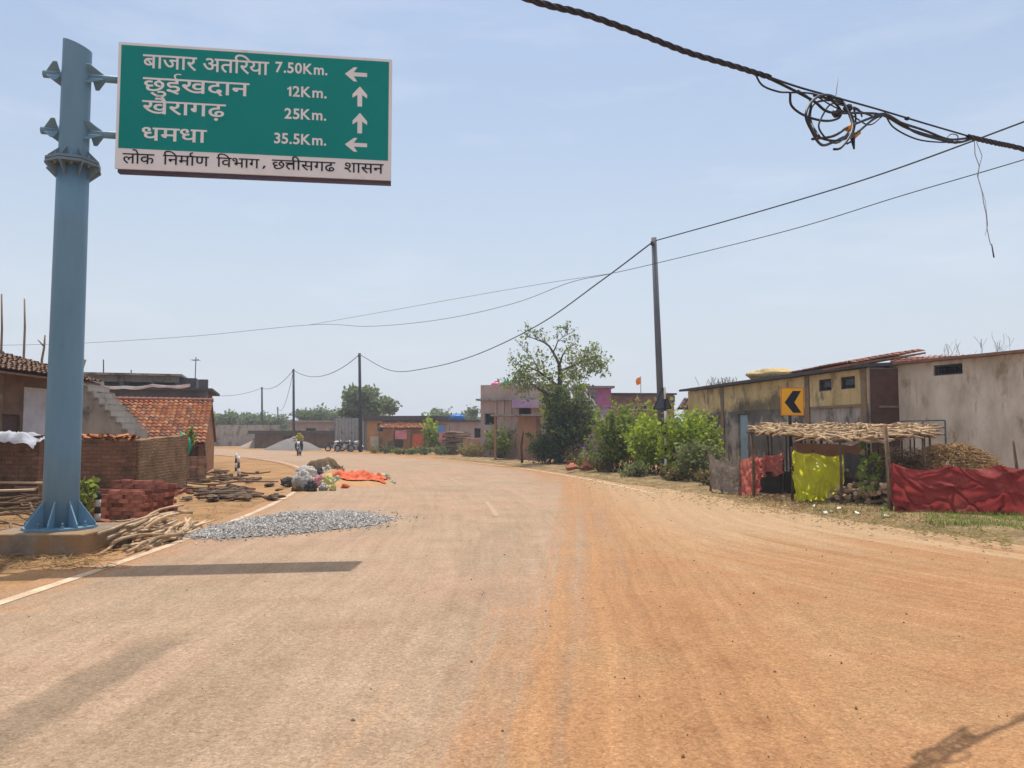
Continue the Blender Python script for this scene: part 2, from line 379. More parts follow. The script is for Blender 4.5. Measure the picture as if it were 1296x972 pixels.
M['leaf_bright'] = leaf_mat('leaf_bright', (.16, .235, .012), (.30, .40, .03), (.45, .52, .07), .55)
M['leaf_mid'] = leaf_mat('leaf_mid', (.105, .15, .024), (.19, .25, .042), (.30, .35, .08))
M['leaf_dark'] = leaf_mat('leaf_dark', (.028, .058, .03), (.05, .095, .045), (.085, .13, .055), .35)
M['leaf_grey'] = leaf_mat('leaf_grey', (.10, .13, .05), (.175, .21, .09), (.26, .28, .145), .45)
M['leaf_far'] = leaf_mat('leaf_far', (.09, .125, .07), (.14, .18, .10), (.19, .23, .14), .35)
M['leaf_dry'] = leaf_mat('leaf_dry', (.16, .115, .05), (.24, .17, .08), (.32, .22, .10), .35)
M['grass'] = leaf_mat('grass_blades', (.06, .12, .015), (.11, .19, .025), (.19, .25, .05), .4)
M['litter'] = mat('paper_litter', (.55, .52, .48), 3, .8, 0, rand=.4)
M['pebble'] = mat('brown_pebbles', [(.3, (.10, .06, .035)), (.7, (.22, .13, .08))], 4, .95, .3, 30)
M['tile_orange'] = tile_mat('clay_tiles_orange', [(0.246, 0.073, 0.033), (0.410, 0.146, 0.057), (0.344, 0.107, 0.043), (0.459, 0.198, 0.095), (0.295, 0.086, 0.043), (0.246, 0.112, 0.071), (0.180, 0.077, 0.048), (0.459, 0.249, 0.142)], .85)
M['tile_red'] = tile_mat('clay_tiles_red', [(.24, .09, .06), (.34, .13, .08), (.28, .11, .075), (.38, .18, .12), (.2, .085, .06)], .5)
M['tile_brown'] = tile_mat('clay_tiles_brown', [(.13, .085, .06), (.2, .12, .085), (.16, .10, .07), (.25, .15, .10)], .5)
M['skin'] = mat('skin', (.22, .12, .075), 3, .6, 0)
M['rubber'] = mat('tyre_rubber', (.02, .02, .02), 3, .85, 0)
M['bike_black'] = mat('bike_black', (.02, .02, .025), 3, .35, 0, spec=.5)
M['bike_silver'] = mat('bike_silver', (.45, .45, .46), 3, .35, 0, metal=.8)
M['bike_white'] = mat('bike_white', (.62, .62, .64), 3, .35, 0, spec=.5)
M['shirt_yellow'] = mat('yellow_shirt', [(.42, (.05, .05, .03)), (.5, (.50, .40, .05)), (.7, (.60, .52, .12))], 14, .85, 0)
M['trouser'] = mat('dark_trousers', (.03, .032, .04), 3, .85, 0)
M['lamp_glass'] = mat('headlamp_glass', (.75, .75, .75), 3, .15, 0, spec=.5)

def gravel_mat():
    m, n, b = nodes('grey_gravel')
    g = n.nodes.new('ShaderNodeNewGeometry')
    c = ramp(n, g.outputs['Random Per Island'], [(0, (.12, .112, .105)), (.3, (.24, .225, .215)), (.55, (.33, .295, .26)), (.8, (.43, .41, .40)), (.95, (.62, .58, .53))]).outputs[0]
    n.links.new(c, b.inputs['Base Color']); b.inputs['Roughness'].default_value = .9
    return m
M['gravel'] = gravel_mat()

# road and ground: dusty tarmac, blown orange earth and wheel tracks are where they lie on the ground (world metres)
def pos_n(n):
    g = n.nodes.new('ShaderNodeNewGeometry'); return g.outputs['Position']
def dist_to(n, pos, x, y):
    sp = n.nodes.new('ShaderNodeSeparateXYZ'); n.links.new(pos, sp.inputs[0])
    dx = math_n(n, 'SUBTRACT', sp.outputs[0], x); dy = math_n(n, 'SUBTRACT', sp.outputs[1], y)
    r = math_n(n, 'SQRT', math_n(n, 'ADD', math_n(n, 'MULTIPLY', dx, dx), math_n(n, 'MULTIPLY', dy, dy)))
    a = math_n(n, 'ARCTAN2', dy, dx)
    return r, a, sp
def streaks(n, r, a, fr, fa, detail=5, off=0.0):
    cb = n.nodes.new('ShaderNodeCombineXYZ')
    wob = noise_n(n, pos_n(n), .35, 3, .5).outputs[0]
    r = math_n(n, 'ADD', r, math_n(n, 'MULTIPLY', math_n(n, 'SUBTRACT', wob, .5), .35))
    n.links.new(math_n(n, 'MULTIPLY', r, fr), cb.inputs[0]); n.links.new(math_n(n, 'MULTIPLY', a, fa), cb.inputs[1]); cb.inputs[2].default_value = off
    return noise_n(n, cb.outputs[0], 1.0, detail, .6).outputs[0]
def road_mat():
    m, n, b = nodes('dusty_road')
    p = pos_n(n)
    r1, a1, sp = dist_to(n, p, -85, 8)        # main curve
    r2, a2, _ = dist_to(n, p, 16.5, 15)       # traffic turning in from the side road
    X, Y = sp.outputs[0], sp.outputs[1]
    big = noise_n(n, p, .22, 5, .6).outputs[0]; mid = noise_n(n, p, 1.1, 7, .65).outputs[0]; fine = noise_n(n, p, 22, 6, .7).outputs[0]; grit = noise_n(n, p, 75, 4, .7).outputs[0]
    s1 = streaks(n, r1, a1, 1.6, 8.0); s1f = streaks(n, r1, a1, 9.0, 16.0, 4, 3.1)
    s2 = streaks(n, r2, a2, 2.2, .8, 5, 1.7); s2f = streaks(n, r2, a2, 11.0, 1.5, 4, 5.5)
    qx = math_n(n, 'SUBTRACT', X, math_n(n, 'MULTIPLY', Y, .085))
    s3 = streaks(n, qx, Y, 2.6, .05, 5, 2.2); s3f = streaks(n, qx, Y, 13.0, .09, 4, 8.5)
    turn = smooth_n(n, math_n(n, 'ADD', qx, math_n(n, 'MULTIPLY', math_n(n, 'SUBTRACT', big, .5), 2.0)), .6, 3.2)
    sd = math_n(n, 'ADD', s3, math_n(n, 'MULTIPLY', turn, math_n(n, 'SUBTRACT', s2, s3)))
    sdf = math_n(n, 'ADD', s3f, math_n(n, 'MULTIPLY', turn, math_n(n, 'SUBTRACT', s2f, s3f)))
    # dusty tarmac
    tar = ramp(n, math_n(n, 'ADD', math_n(n, 'MULTIPLY', mid, .65), math_n(n, 'MULTIPLY', s1, .35)), [(.30, (0.259, 0.173, 0.110)), (.47, (0.318, 0.222, 0.148)), (.64, (0.355, 0.253, 0.176))]).outputs[0]
    pk = smooth_n(n, math_n(n, 'ADD', math_n(n, 'MULTIPLY', big, .75), math_n(n, 'MULTIPLY', s1, .3)), .47, .66)
    tar = mix_c(n, math_n(n, 'MULTIPLY', pk, .5), tar, (0.368, 0.218, 0.154))
    wear = smooth_n(n, math_n(n, 'ADD', math_n(n, 'MULTIPLY', s1, .35), math_n(n, 'MULTIPLY', noise_n(n, p, .31, 6, .65).outputs[0], .75)), .56, .70)
    tar = mix_c(n, math_n(n, 'MULTIPLY', wear, .6), tar, (.235, .18, .12))
    # old grey scuffs where wheels swept the dust off the tarmac
    def scuff(x0, slope, wd, ya, yb, amt, t_):
        dx = math_n(n, 'ABSOLUTE', math_n(n, 'SUBTRACT', math_n(n, 'SUBTRACT', X, math_n(n, 'MULTIPLY', Y, slope)), x0))
        e_ = math_n(n, 'ADD', dx, math_n(n, 'MULTIPLY', math_n(n, 'SUBTRACT', mid, .5), wd * 1.6))
        k_ = math_n(n, 'SUBTRACT', 1.0, smooth_n(n, e_, wd * .4, wd))
        k_ = math_n(n, 'MULTIPLY', k_, math_n(n, 'MULTIPLY', smooth_n(n, Y, ya - .9, ya + .3), math_n(n, 'SUBTRACT', 1.0, smooth_n(n, Y, yb - .3, yb + .5))))
        return mix_c(n, math_n(n, 'MULTIPLY', k_, amt), t_, (.17, .125, .085))
    tar = scuff(-2.95, .05, .27, 3.0, 6.0, .62, tar); tar = scuff(-1.95, .03, .5, 2.5, 6.6, .16, tar); tar = scuff(-.75, .06, .6, 6.0, 14.0, .15, tar)
    # orange earth
    dirt = ramp(n, math_n(n, 'ADD', math_n(n, 'MULTIPLY', sd, .5), math_n(n, 'MULTIPLY', mid, .5)), [(.31, (0.250, 0.117, 0.053)), (.44, (0.310, 0.157, 0.072)), (.56, (0.341, 0.180, 0.087)), (.70, (0.405, 0.239, 0.126))]).outputs[0]
    tan = smooth_n(n, noise_n(n, p, .5, 7, .65).outputs[0], .46, .6)
    dirt = mix_c(n, math_n(n, 'MULTIPLY', tan, .65), dirt, (0.317, 0.185, 0.091))
    pale = math_n(n, 'MULTIPLY', smooth_n(n, math_n(n, 'ADD', Y, math_n(n, 'MULTIPLY', math_n(n, 'SUBTRACT', s2, .5), 14.0)), 8.5, 13.0), smooth_n(n, X, 1.2, 3.5))
    dirt = mix_c(n, math_n(n, 'MULTIPLY', pale, .7), dirt, (.39, .275, .165))
    # where the earth lies: right half of the carriageway and the left edge
    e = math_n(n, 'SUBTRACT', r1, math_n(n, 'ADD', 84.2, math_n(n, 'MULTIPLY', math_n(n, 'MINIMUM', Y, 36.0), .155)))
    e = math_n(n, 'ADD', e, math_n(n, 'ADD', math_n(n, 'MULTIPLY', math_n(n, 'SUBTRACT', mid, .5), 1.3), math_n(n, 'MULTIPLY', math_n(n, 'SUBTRACT', s3, .5), 3.4)))
    e = math_n(n, 'ADD', e, math_n(n, 'MULTIPLY', math_n(n, 'SUBTRACT', s3f, .5), 1.2))
    fd = math_n(n, 'MULTIPLY', smooth_n(n, e, -.75, .6), .96)
    e3 = math_n(n, 'SUBTRACT', r1, math_n(n, 'SUBTRACT', 89.4, math_n(n, 'MULTIPLY', mid, 1.2)))
    fd = math_n(n, 'MAXIMUM', fd, math_n(n, 'MULTIPLY', smooth_n(n, e3, -.4, .6), .9))
    e2 = math_n(n, 'SUBTRACT', math_n(n, 'ADD', 80.4, math_n(n, 'MULTIPLY', math_n(n, 'SUBTRACT', mid, .5), 3.0)), r1)
    fd2 = math_n(n, 'MULTIPLY', smooth_n(n, e2, -.5, .6), .8)
    fac = math_n(n, 'MAXIMUM', fd, fd2)
    c = mix_c(n, fac, tar, dirt)
    # stones of the tarmac and grains of the earth
    vo = n.nodes.new('ShaderNodeTexVoronoi'); vo.inputs['Scale'].default_value = 62; n.links.new(p, vo.inputs['Vector'])
    st = n.nodes.new('ShaderNodeSeparateColor'); n.links.new(vo.outputs['Color'], st.inputs[0])
    c = mix_c(n, .5, c, ramp(n, st.outputs[0], [(0, (.55, .54, .53)), (.25, (.9, .9, .9)), (.75, (1.05, 1.05, 1.05)), (1, (1.45, 1.45, 1.45))]).outputs[0], 'MULTIPLY')
    blot = noise_n(n, p, 4.5, 6, .7).outputs[0]
    c = mix_c(n, .36, c, ramp(n, blot, [(.3, (.74, .72, .70)), (.5, (1, 1, 1)), (.68, (1.16, 1.16, 1.16))]).outputs[0], 'MULTIPLY')
    # fine tyre marks
    fm = mix_c(n, fac, s1f, sdf)
    c = mix_c(n, math_n(n, 'ADD', .34, math_n(n, 'MULTIPLY', fac, .16)), c, ramp(n, fm, [(.3, (.74, .71, .68)), (.5, (1, 1, 1)), (.7, (1.2, 1.2, 1.19))]).outputs[0], 'MULTIPLY')
    c = mix_c(n, .55, c, ramp(n, fine, [(.3, (.70, .68, .66)), (.5, (1, 1, 1)), (.7, (1.22, 1.22, 1.22))]).outputs[0], 'MULTIPLY')
    c = mix_c(n, .55, c, ramp(n, grit, [(.28, (.5, .48, .46)), (.5, (1, 1, 1)), (.72, (1.32, 1.32, 1.32))]).outputs[0], 'MULTIPLY')
    n.links.new(c, b.inputs['Base Color']); b.inputs['Roughness'].default_value = .95; b.inputs['Specular IOR Level'].default_value = .12
    hh = math_n(n, 'ADD', math_n(n, 'MULTIPLY', fine, .5), math_n(n, 'ADD', math_n(n, 'MULTIPLY', math_n(n, 'ADD', grit, math_n(n, 'MULTIPLY', vo.outputs['Distance'], -.6)), .6), math_n(n, 'MULTIPLY', sdf, .4)))
    bump_n(n, b, hh, .6, .012)
    return m
def ground_mat():
    m, n, b = nodes('village_earth')
    p = pos_n(n)
    big = noise_n(n, p, .3, 6, .6).outputs[0]; mid = noise_n(n, p, 1.6, 8, .66).outputs[0]; fine = noise_n(n, p, 18, 7, .7).outputs[0]
    c = ramp(n, math_n(n, 'ADD', math_n(n, 'MULTIPLY', big, .5), math_n(n, 'MULTIPLY', mid, .5)), [(.36, (0.172, 0.100, 0.049)), (.48, (0.284, 0.164, 0.079)), (.58, (0.361, 0.208, 0.098)), (.68, (0.396, 0.240, 0.120))]).outputs[0]
    c = mix_c(n, .7, c, ramp(n, fine, [(.3, (.6, .58, .55)), (.5, (1, 1, 1)), (.7, (1.25, 1.22, 1.2))]).outputs[0], 'MULTIPLY')
    n.links.new(c, b.inputs['Base Color']); b.inputs['Roughness'].default_value = .97; b.inputs['Specular IOR Level'].default_value = .1
    bump_n(n, b, math_n(n, 'ADD', mid, math_n(n, 'MULTIPLY', fine, .6)), .7, .04)
    return m
def verge_mat():
    m, n, b = nodes('littered_verge')
    p = pos_n(n)
    mid = noise_n(n, p, 1.8, 8, .68).outputs[0]; fine = noise_n(n, p, 16, 7, .72).outputs[0]
    c = ramp(n, mid, [(.32, (.13, .095, .05)), (.46, (.22, .155, .08)), (.6, (.33, .225, .12)), (.72, (.40, .28, .15))]).outputs[0]
    c = mix_c(n, .8, c, ramp(n, fine, [(.32, (.5, .48, .46)), (.5, (1, 1, 1)), (.7, (1.3, 1.28, 1.25))]).outputs[0], 'MULTIPLY')
    n.links.new(c, b.inputs['Base Color']); b.inputs['Roughness'].default_value = .97; b.inputs['Specular IOR Level'].default_value = .1
    bump_n(n, b, math_n(n, 'ADD', mid, fine), .9, .05)
    return m
def marking_mat():
    m, n, b = nodes('worn_marking')
    p = pos_n(n)
    a = noise_n(n, p, 2.2, 7, .7).outputs[0]; f = noise_n(n, p, 18, 5, .7).outputs[0]
    k = smooth_n(n, math_n(n, 'ADD', math_n(n, 'MULTIPLY', a, .6), math_n(n, 'MULTIPLY', f, .4)), .36, .58)
    c = mix_c(n, math_n(n, 'MULTIPLY', k, .86), (.58, .46, .32), (.37, .25, .155))
    n.links.new(c, b.inputs['Base Color']); b.inputs['Roughness'].default_value = .9
    return m
def faint_mat():
    m, n, b = nodes('almost_gone_marking'); p = pos_n(n)
    k = smooth_n(n, noise_n(n, p, 9, 7, .7).outputs[0], .34, .52)
    n.links.new(mix_c(n, math_n(n, 'ADD', .85, math_n(n, 'MULTIPLY', k, .15)), (.52, .42, .32), (.34, .24, .155)), b.inputs['Base Color']); b.inputs['Roughness'].default_value = .95
    return m
M['faint'] = faint_mat()
M['road'] = road_mat(); M['ground'] = ground_mat(); M['verge'] = verge_mat(); M['marking'] = marking_mat()

# ---------------------------------------------------------------- the setting: ground, road, markings, verge
RC = Vector((-85, 8, 0))
def arc(r, y):                     # x of the arc of radius r at distance y (straight behind Y = 8)
    if y <= 8: return RC.x + r
    return RC.x + math.sqrt(max(0, r * r - (y - 8) ** 2))
def arcp(r, s, z=0):               # s = metres along the R=85 arc from Y=8
    if s <= 0: return Vector((RC.x + r, 8 + s, z))
    a = s / 85.0
    return Vector((RC.x + r * math.cos(a), RC.y + r * math.sin(a), z))
g = MB()
xs = [-420, -250, -120, -60, -40] + [-30 + i for i in range(61)] + [40, 60, 120, 250, 420]
ys = [-80, -50, -20] + [-5 + i for i in range(56)] + [60, 70, 80, 100, 130, 180, 260, 400, 620]
def ground_z(x, y):
    return -.012 + (0 if abs(x) > 39 or y > 60 else .0)
vid = {}
for j, y in enumerate(ys):
    for i, x in enumerate(xs): vid[i, j] = len(g.v); g.v.append((x, y, ground_z(x, y)))
for j in range(len(ys) - 1):
    for i in range(len(xs) - 1): g.f.append((vid[i, j], vid[i + 1, j], vid[i + 1, j + 1], vid[i, j + 1])); g.sm.append(True)
o = g.build('ground', M['ground'], origin=(0, 0, 0)); tag(o, kind='structure')

# road sheet: left edge on R=80, right edge on R=90 far off, opening into the side road close by
VERGE = [(40, 4.5), (14, 8.6), (10.5, 9.6), (7.3, 11.1), (6.3, 13.6), (5.75, 16.2), (5.2, 19.2), (4.45, 22.5)]
road = MB()
svals = [-30, -20, -12, -8, -4, 0] + [i * 1.5 for i in range(1, 60)]
def right_edge(s):
    p = arcp(90, s)
    y = p.y
    if y >= 22.5: return p
    if y <= 4.5: return Vector((40, y, 0))
    for (x0, y0), (x1, y1) in zip(VERGE, VERGE[1:]):
        if y0 <= y <= y1:
            t = (y - y0) / (y1 - y0); return Vector((x0 + (x1 - x0) * t, y, 0))
    return p
def fr(u, v):
    s = svals[min(len(svals) - 1, int(round(v * (len(svals) - 1))))]
    a = arcp(79.85 + .12 * nse(s * .8, 3.3), s); b = right_edge(s)
    p = a.lerp(b, u); p.z = .004 + .02 * max(0, (1 - abs(u - .45) * 2)) * 0
    return p
road.grid(fr, 14, len(svals) - 1)
tag(road.build('road', M['road'], origin=(0, 0, 0)), kind='structure')
def marking(r0, r1, s0, s1):
    m_ = MB(); n_ = max(2, int((s1 - s0) / 1.0))
    m_.grid(lambda u, v: arcp(r0 + (r1 - r0) * u + .015 * nse(v * 40, u * 5), s0 + (s1 - s0) * v, .009), 1, n_)
    return m_
tag(marking(80.12, 80.25, -9, 70).build('road_edge_marking', M['marking'], origin=(0, 0, 0)), kind='structure')
tag(marking(89.55, 89.68, 12, 62).build('road_edge_marking', M['marking'], origin=(0, 0, 0)), kind='structure')
cl = MB()
for k in range(3):
    s0 = 7 + k * 9; q = marking(84.95, 85.05, s0, s0 + 3.2)
    cl.add(q.v, q.f)
tag(cl.build('road_centre_marking', M['faint'], origin=(0, 0, 0)), kind='structure')
# verge on the right: lumpy littered earth, a little proud of the road
vg = MB()
vline = VERGE[1:] + [(arc(90.2, y), y) for y in (25, 28, 32, 37, 43, 50)]
def fv(u, v):
    k = v * (len(vline) - 1); i = min(len(vline) - 2, int(k)); t = k - i
    x = vline[i][0] * (1 - t) + vline[i + 1][0] * t; y = vline[i][1] * (1 - t) + vline[i + 1][1] * t
    wv = .18 * nse(y * 1.3, 7.7) * (1 if y > 9 else .3)
    xx = x + wv + u * 2.6; yy = y + u * .9 * (1 - v) * 2
    return (xx, yy, -.005 + .10 * min(1, u * 3.5) * (1 + .5 * nse(xx * 1.4, yy * 1.4)) + .02 * nse(xx * 5, yy * 5) * min(1, u * 6))
vg.grid(fv, 22, 130)
tag(vg.build('verge_ground', M['verge'], origin=(0, 0, 0)), kind='structure')
# pebbles and crumbs of earth scattered on the road
pb = MB()
def crumb(mb, c, r):
    k = [r * rnd.uniform(.6, 1.3) for _ in range(6)]
    a = rnd.uniform(0, 3.14); ca, sa = math.cos(a), math.sin(a)
    pts = [(k[0], 0, 0), (0, k[1], 0), (-k[2], 0, 0), (0, -k[3], 0), (0, 0, k[4] * .8), (0, 0, -k[5] * .5)]
    mb.add([(c[0] + x * ca - y * sa, c[1] + x * sa + y * ca, c[2] + z) for x, y, z in pts], [(0, 1, 4), (1, 2, 4), (2, 3, 4), (3, 0, 4), (1, 0, 5), (2, 1, 5), (3, 2, 5), (0, 3, 5)])
for _ in range(900):
    y = 3 + rnd.random() ** 1.6 * 18; x = rnd.uniform(.6, 12) if rnd.random() < .8 else rnd.uniform(-5, 1)
    if x > right_edge(y - 8).x - .1: continue
    crumb(pb, (x, y, .008), rnd.choice((.004, .005, .006, .007, .009, .013)))
tag(pb.build('pebbles', M['pebble'], origin=(0, 0, 0)), kind='stuff')
tag(bpy.data.objects['pebbles'], 'brown pebbles and crumbs of earth scattered over the dirt road', 'pebbles')

# ---------------------------------------------------------------- generic builders
def gusset(mb, c, ang, r0, r1, z0, h, th=.016):
    """upright triangular plate standing on z0 at angle ang, from radius r0 to r1; h may be negative"""
    d = Vector((math.cos(ang), math.sin(ang), 0)); t = Vector((-d.y, d.x, 0)) * th
    c = Vector(c)
    pl = [c + d * r0 + Vector((0, 0, z0)), c + d * r1 + Vector((0, 0, z0)), c + d * r1 + Vector((0, 0, z0 + h * .12)), c + d * r0 + Vector((0, 0, z0 + h))]
    mb.prism([p - t / 2 for p in pl], t)
def stick_mb(length, r, bend=.05, n=6, seg=4):
    m_ = MB(); pts = []; a = rnd.uniform(0, 6.28); b = rnd.uniform(0, 6.28)
    for i in range(seg + 1):
        t = i / seg
        pts.append(((t - .5) * length, bend * math.sin(t * 3.1 + a) * length * .5 + rnd.uniform(-.006, .006), bend * math.sin(t * 4.3 + b) * length * .3 + rnd.uniform(-.005, .005)))
    m_.tube(pts, [r * (1 - .35 * i / seg) * rnd.uniform(.9, 1.12) for i in range(seg + 1)], n)
    return m_
def place(o, loc, rot): o.location = loc; o.rotation_euler = rot
def blob_fn(seed, amp=.25, f=1.6):
    return lambda d: 1 + amp * mnoise.noise(Vector((d.x * f + seed, d.y * f - seed, d.z * f + seed * .7))) + amp * .5 * mnoise.noise(Vector((d.x * f * 2.7 + seed, d.y * f * 2.7, d.z * f * 2.7)))
def leaves(mb, centres, n, size, spread, up=.3, rs=None):
    """n leaf blades around each of the given centres"""
    rs = rs or np.random.RandomState(3)
    C = np.array([tuple(c) for c in centres]); k = rs.randint(0, len(C), n)
    off = rs.normal(0, 1, (n, 3)); off *= (rs.rand(n, 1) ** .5) * spread / np.maximum(.35, np.linalg.norm(off, axis=1, keepdims=True))
    off[:, 2] *= .8
    p = C[k] + off
    a = rs.normal(0, 1, (n, 3)); a[:, 2] -= up; a /= np.linalg.norm(a, axis=1, keepdims=True)
    b = np.cross(a, rs.normal(0, 1, (n, 3))); b /= np.maximum(1e-6, np.linalg.norm(b, axis=1, keepdims=True))
    s = size * (.45 + 1.5 * rs.rand(n, 1) ** 1.8); wv = s * rs.uniform(.28, .5, (n, 1))
    V = np.stack([p, p + a * s * .5 + b * wv, p + a * s, p + a * s * .5 - b * wv], 1).reshape(-1, 3)
    base = len(mb.v); mb.v.extend(map(tuple, V.tolist()))
    for i in range(n): q = base + 4 * i; mb.f.append((q, q + 1, q + 2, q + 3)); mb.sm.append(False)
def grow(start, direction, length, radius, depth, out_tubes, tips, rr, wander=.25, split=(2, 3), up=.12, ang=.7, shrink=.72):
    pts = [Vector(start)]; d = Vector(direction).normalized(); rad = [radius]; seg = 4
    for i in range(seg):
        d = (d + Vector((rr.uniform(-1, 1), rr.uniform(-1, 1), rr.uniform(-.6, 1) * .7 + up)) * wander).normalized()
        pts.append(pts[-1] + d * length / seg); rad.append(radius * (1 - .42 * (i + 1) / seg))
    out_tubes.append((pts, rad))
    if depth <= 1: tips.extend(pts[2:])
    if depth == 0: return
    for k in range(rr.randint(*split)):
        j = rr.choice((2, 3, 4, 4)); ax = Vector((rr.uniform(-1, 1), rr.uniform(-1, 1), rr.uniform(-.5, .8)))
        nd = (d + ax.normalized() * ang * rr.uniform(.7, 1.4)).normalized()
        grow(pts[j], nd, length * shrink * rr.uniform(.8, 1.15), rad[j] * .72, depth - 1, out_tubes, tips, rr, wander, split, up, ang, shrink)
def tree(name, label, loc, h, bark, leafm, seed, nleaf=6000, size=.16, spread=.5, depth=4, trunk=.3, group=None, cat='tree', r=None, wide=.7, extra=None):
    rr = random.Random(seed); root = thing(name, loc, label, cat, group)
    tubes, tips = [], []
    grow((0, 0, -.1), (rr.uniform(-.1, .1), rr.uniform(-.1, .1), 1), h * trunk, r or h * .022, 0, tubes, [], rr, .08)
    top, tr = tubes[0][0][-1], tubes[0][1][-1]
    for k in range(4):
        a = k * 1.57 + rr.uniform(-.5, .5)
        grow(top, (math.cos(a) * wide, math.sin(a) * wide, 1), h * (1 - trunk) * .42, tr * .8, depth - 1, tubes, tips, rr, .22, (2, 3), .15, wide)
    # fit to height
    mz = max(t.z for t in tips); k = h / max(.1, mz + spread * .5)
    mb = MB()
    for pts, rad in tubes: mb.tube([p * k for p in pts], [max(.006, q * k) for q in rad], 6 if rad[0] > .03 else 4, cap=False)
    mb.build('trunk', bark, root, local=True)
    if nleaf:
        cb = MB(); rs = np.random.RandomState(seed)
        tt = [t * k for t in tips]
        rr.shuffle(tt); tt = tt[:max(12, int(len(tt) * .75))]
        leaves(cb, tt, nleaf, size, spread, .3, rs)
        cb.build('crown', leafm, root, local=True)
    return root
def shrub(name, label, loc, size, leafm, seed, nleaf=5000, leaf=.09, stems=10, group=None, lump=.35, bark=None, cat='shrub'):
    """size = (half width x, half depth y, height)"""
    rr = random.Random(seed); root = thing(name, loc, label, cat, group)
    mb = MB(); tips = []
    for k in range(stems):
        a = rr.uniform(0, 6.28); q = rr.random() ** .5
        end = Vector((math.cos(a) * size[0] * q, math.sin(a) * size[1] * q, size[2] * rr.uniform(.55, 1) * (1 - .35 * q * q)))
        st = Vector((end.x * .25, end.y * .25, -.03)); pts = [st]
        for i in range(1, 6):
            t = i / 5
            p = st.lerp(end, t) + Vector((rr.uniform(-1, 1), rr.uniform(-1, 1), 0)) * .07 * size[2]; p.z = max(0, end.z * (t ** .8))
            pts.append(p)
            if i >= 2:
                tips.append(p)
                for _ in range(2):
                    e = p + Vector((rr.uniform(-1, 1) * size[0] * .3, rr.uniform(-1, 1) * size[1] * .3, rr.uniform(-.12, .25) * size[2]))
                    e.z = max(.08, e.z); mb.tube([p, (p + e) / 2 + Vector((0, 0, .04)), e], [.008, .006, .004], 4, cap=False); tips.append(e)
        mb.tube(pts, [.022, .018, .015, .012, .009, .006], 5, cap=False)
    shoots = []
    for k in range(int(stems * .9)):
        a = rr.uniform(0, 6.28); q = rr.uniform(.2, .95); b_ = Vector((math.cos(a) * size[0] * q, math.sin(a) * size[1] * q, size[2] * rr.uniform(.4, .85)))
        e = b_ + Vector((math.cos(a) * size[0] * rr.uniform(.05, .45), math.sin(a) * size[1] * .3, size[2] * rr.uniform(.12, .42))); m_ = (b_ + e) / 2 + Vector((0, 0, .05 * size[2]))
        mb.tube([b_, m_, e], [.009, .006, .003], 4, cap=False); shoots += [b_.lerp(m_, .6), m_, m_.lerp(e, .5), e]
    mb.build('stem', bark or M['bark'], root, local=True)
    cb = MB(); leaves(cb, tips, int(nleaf * .72), leaf * .92, lump, .15, np.random.RandomState(seed)); leaves(cb, shoots, int(nleaf * .16), leaf * .85, lump * .38, .1, np.random.RandomState(seed + 1))
    cb.v = [(x, y, max(.02, z)) for x, y, z in cb.v]
    cb.build('foliage', leafm, root, local=True)
    return root
def wall_cells(mb, o, ux, uy, length, z0, z1, th, opens):
    """a wall along ux with real openings (u0,u1,v0,v1)"""
    us = sorted({0, length} | {q for op in opens for q in op[:2]}); zs = sorted({z0, z1} | {q for op in opens for q in op[2:4]})
    for a, b in zip(us, us[1:]):
        run = None
        for c, d in zip(zs, zs[1:]):
            hole = any(op[0] <= a + 1e-6 and op[1] >= b - 1e-6 and op[2] <= c + 1e-6 and op[3] >= d - 1e-6 for op in opens)
            if hole:
                if run: mb.obox(o + ux * a + Vector((0, 0, run[0])), ux, uy, b - a, th, run[1] - run[0]); run = None
            else: run = (run[0], d) if run else (c, d)
        if run: mb.obox(o + ux * a + Vector((0, 0, run[0])), ux, uy, b - a, th, run[1] - run[0])
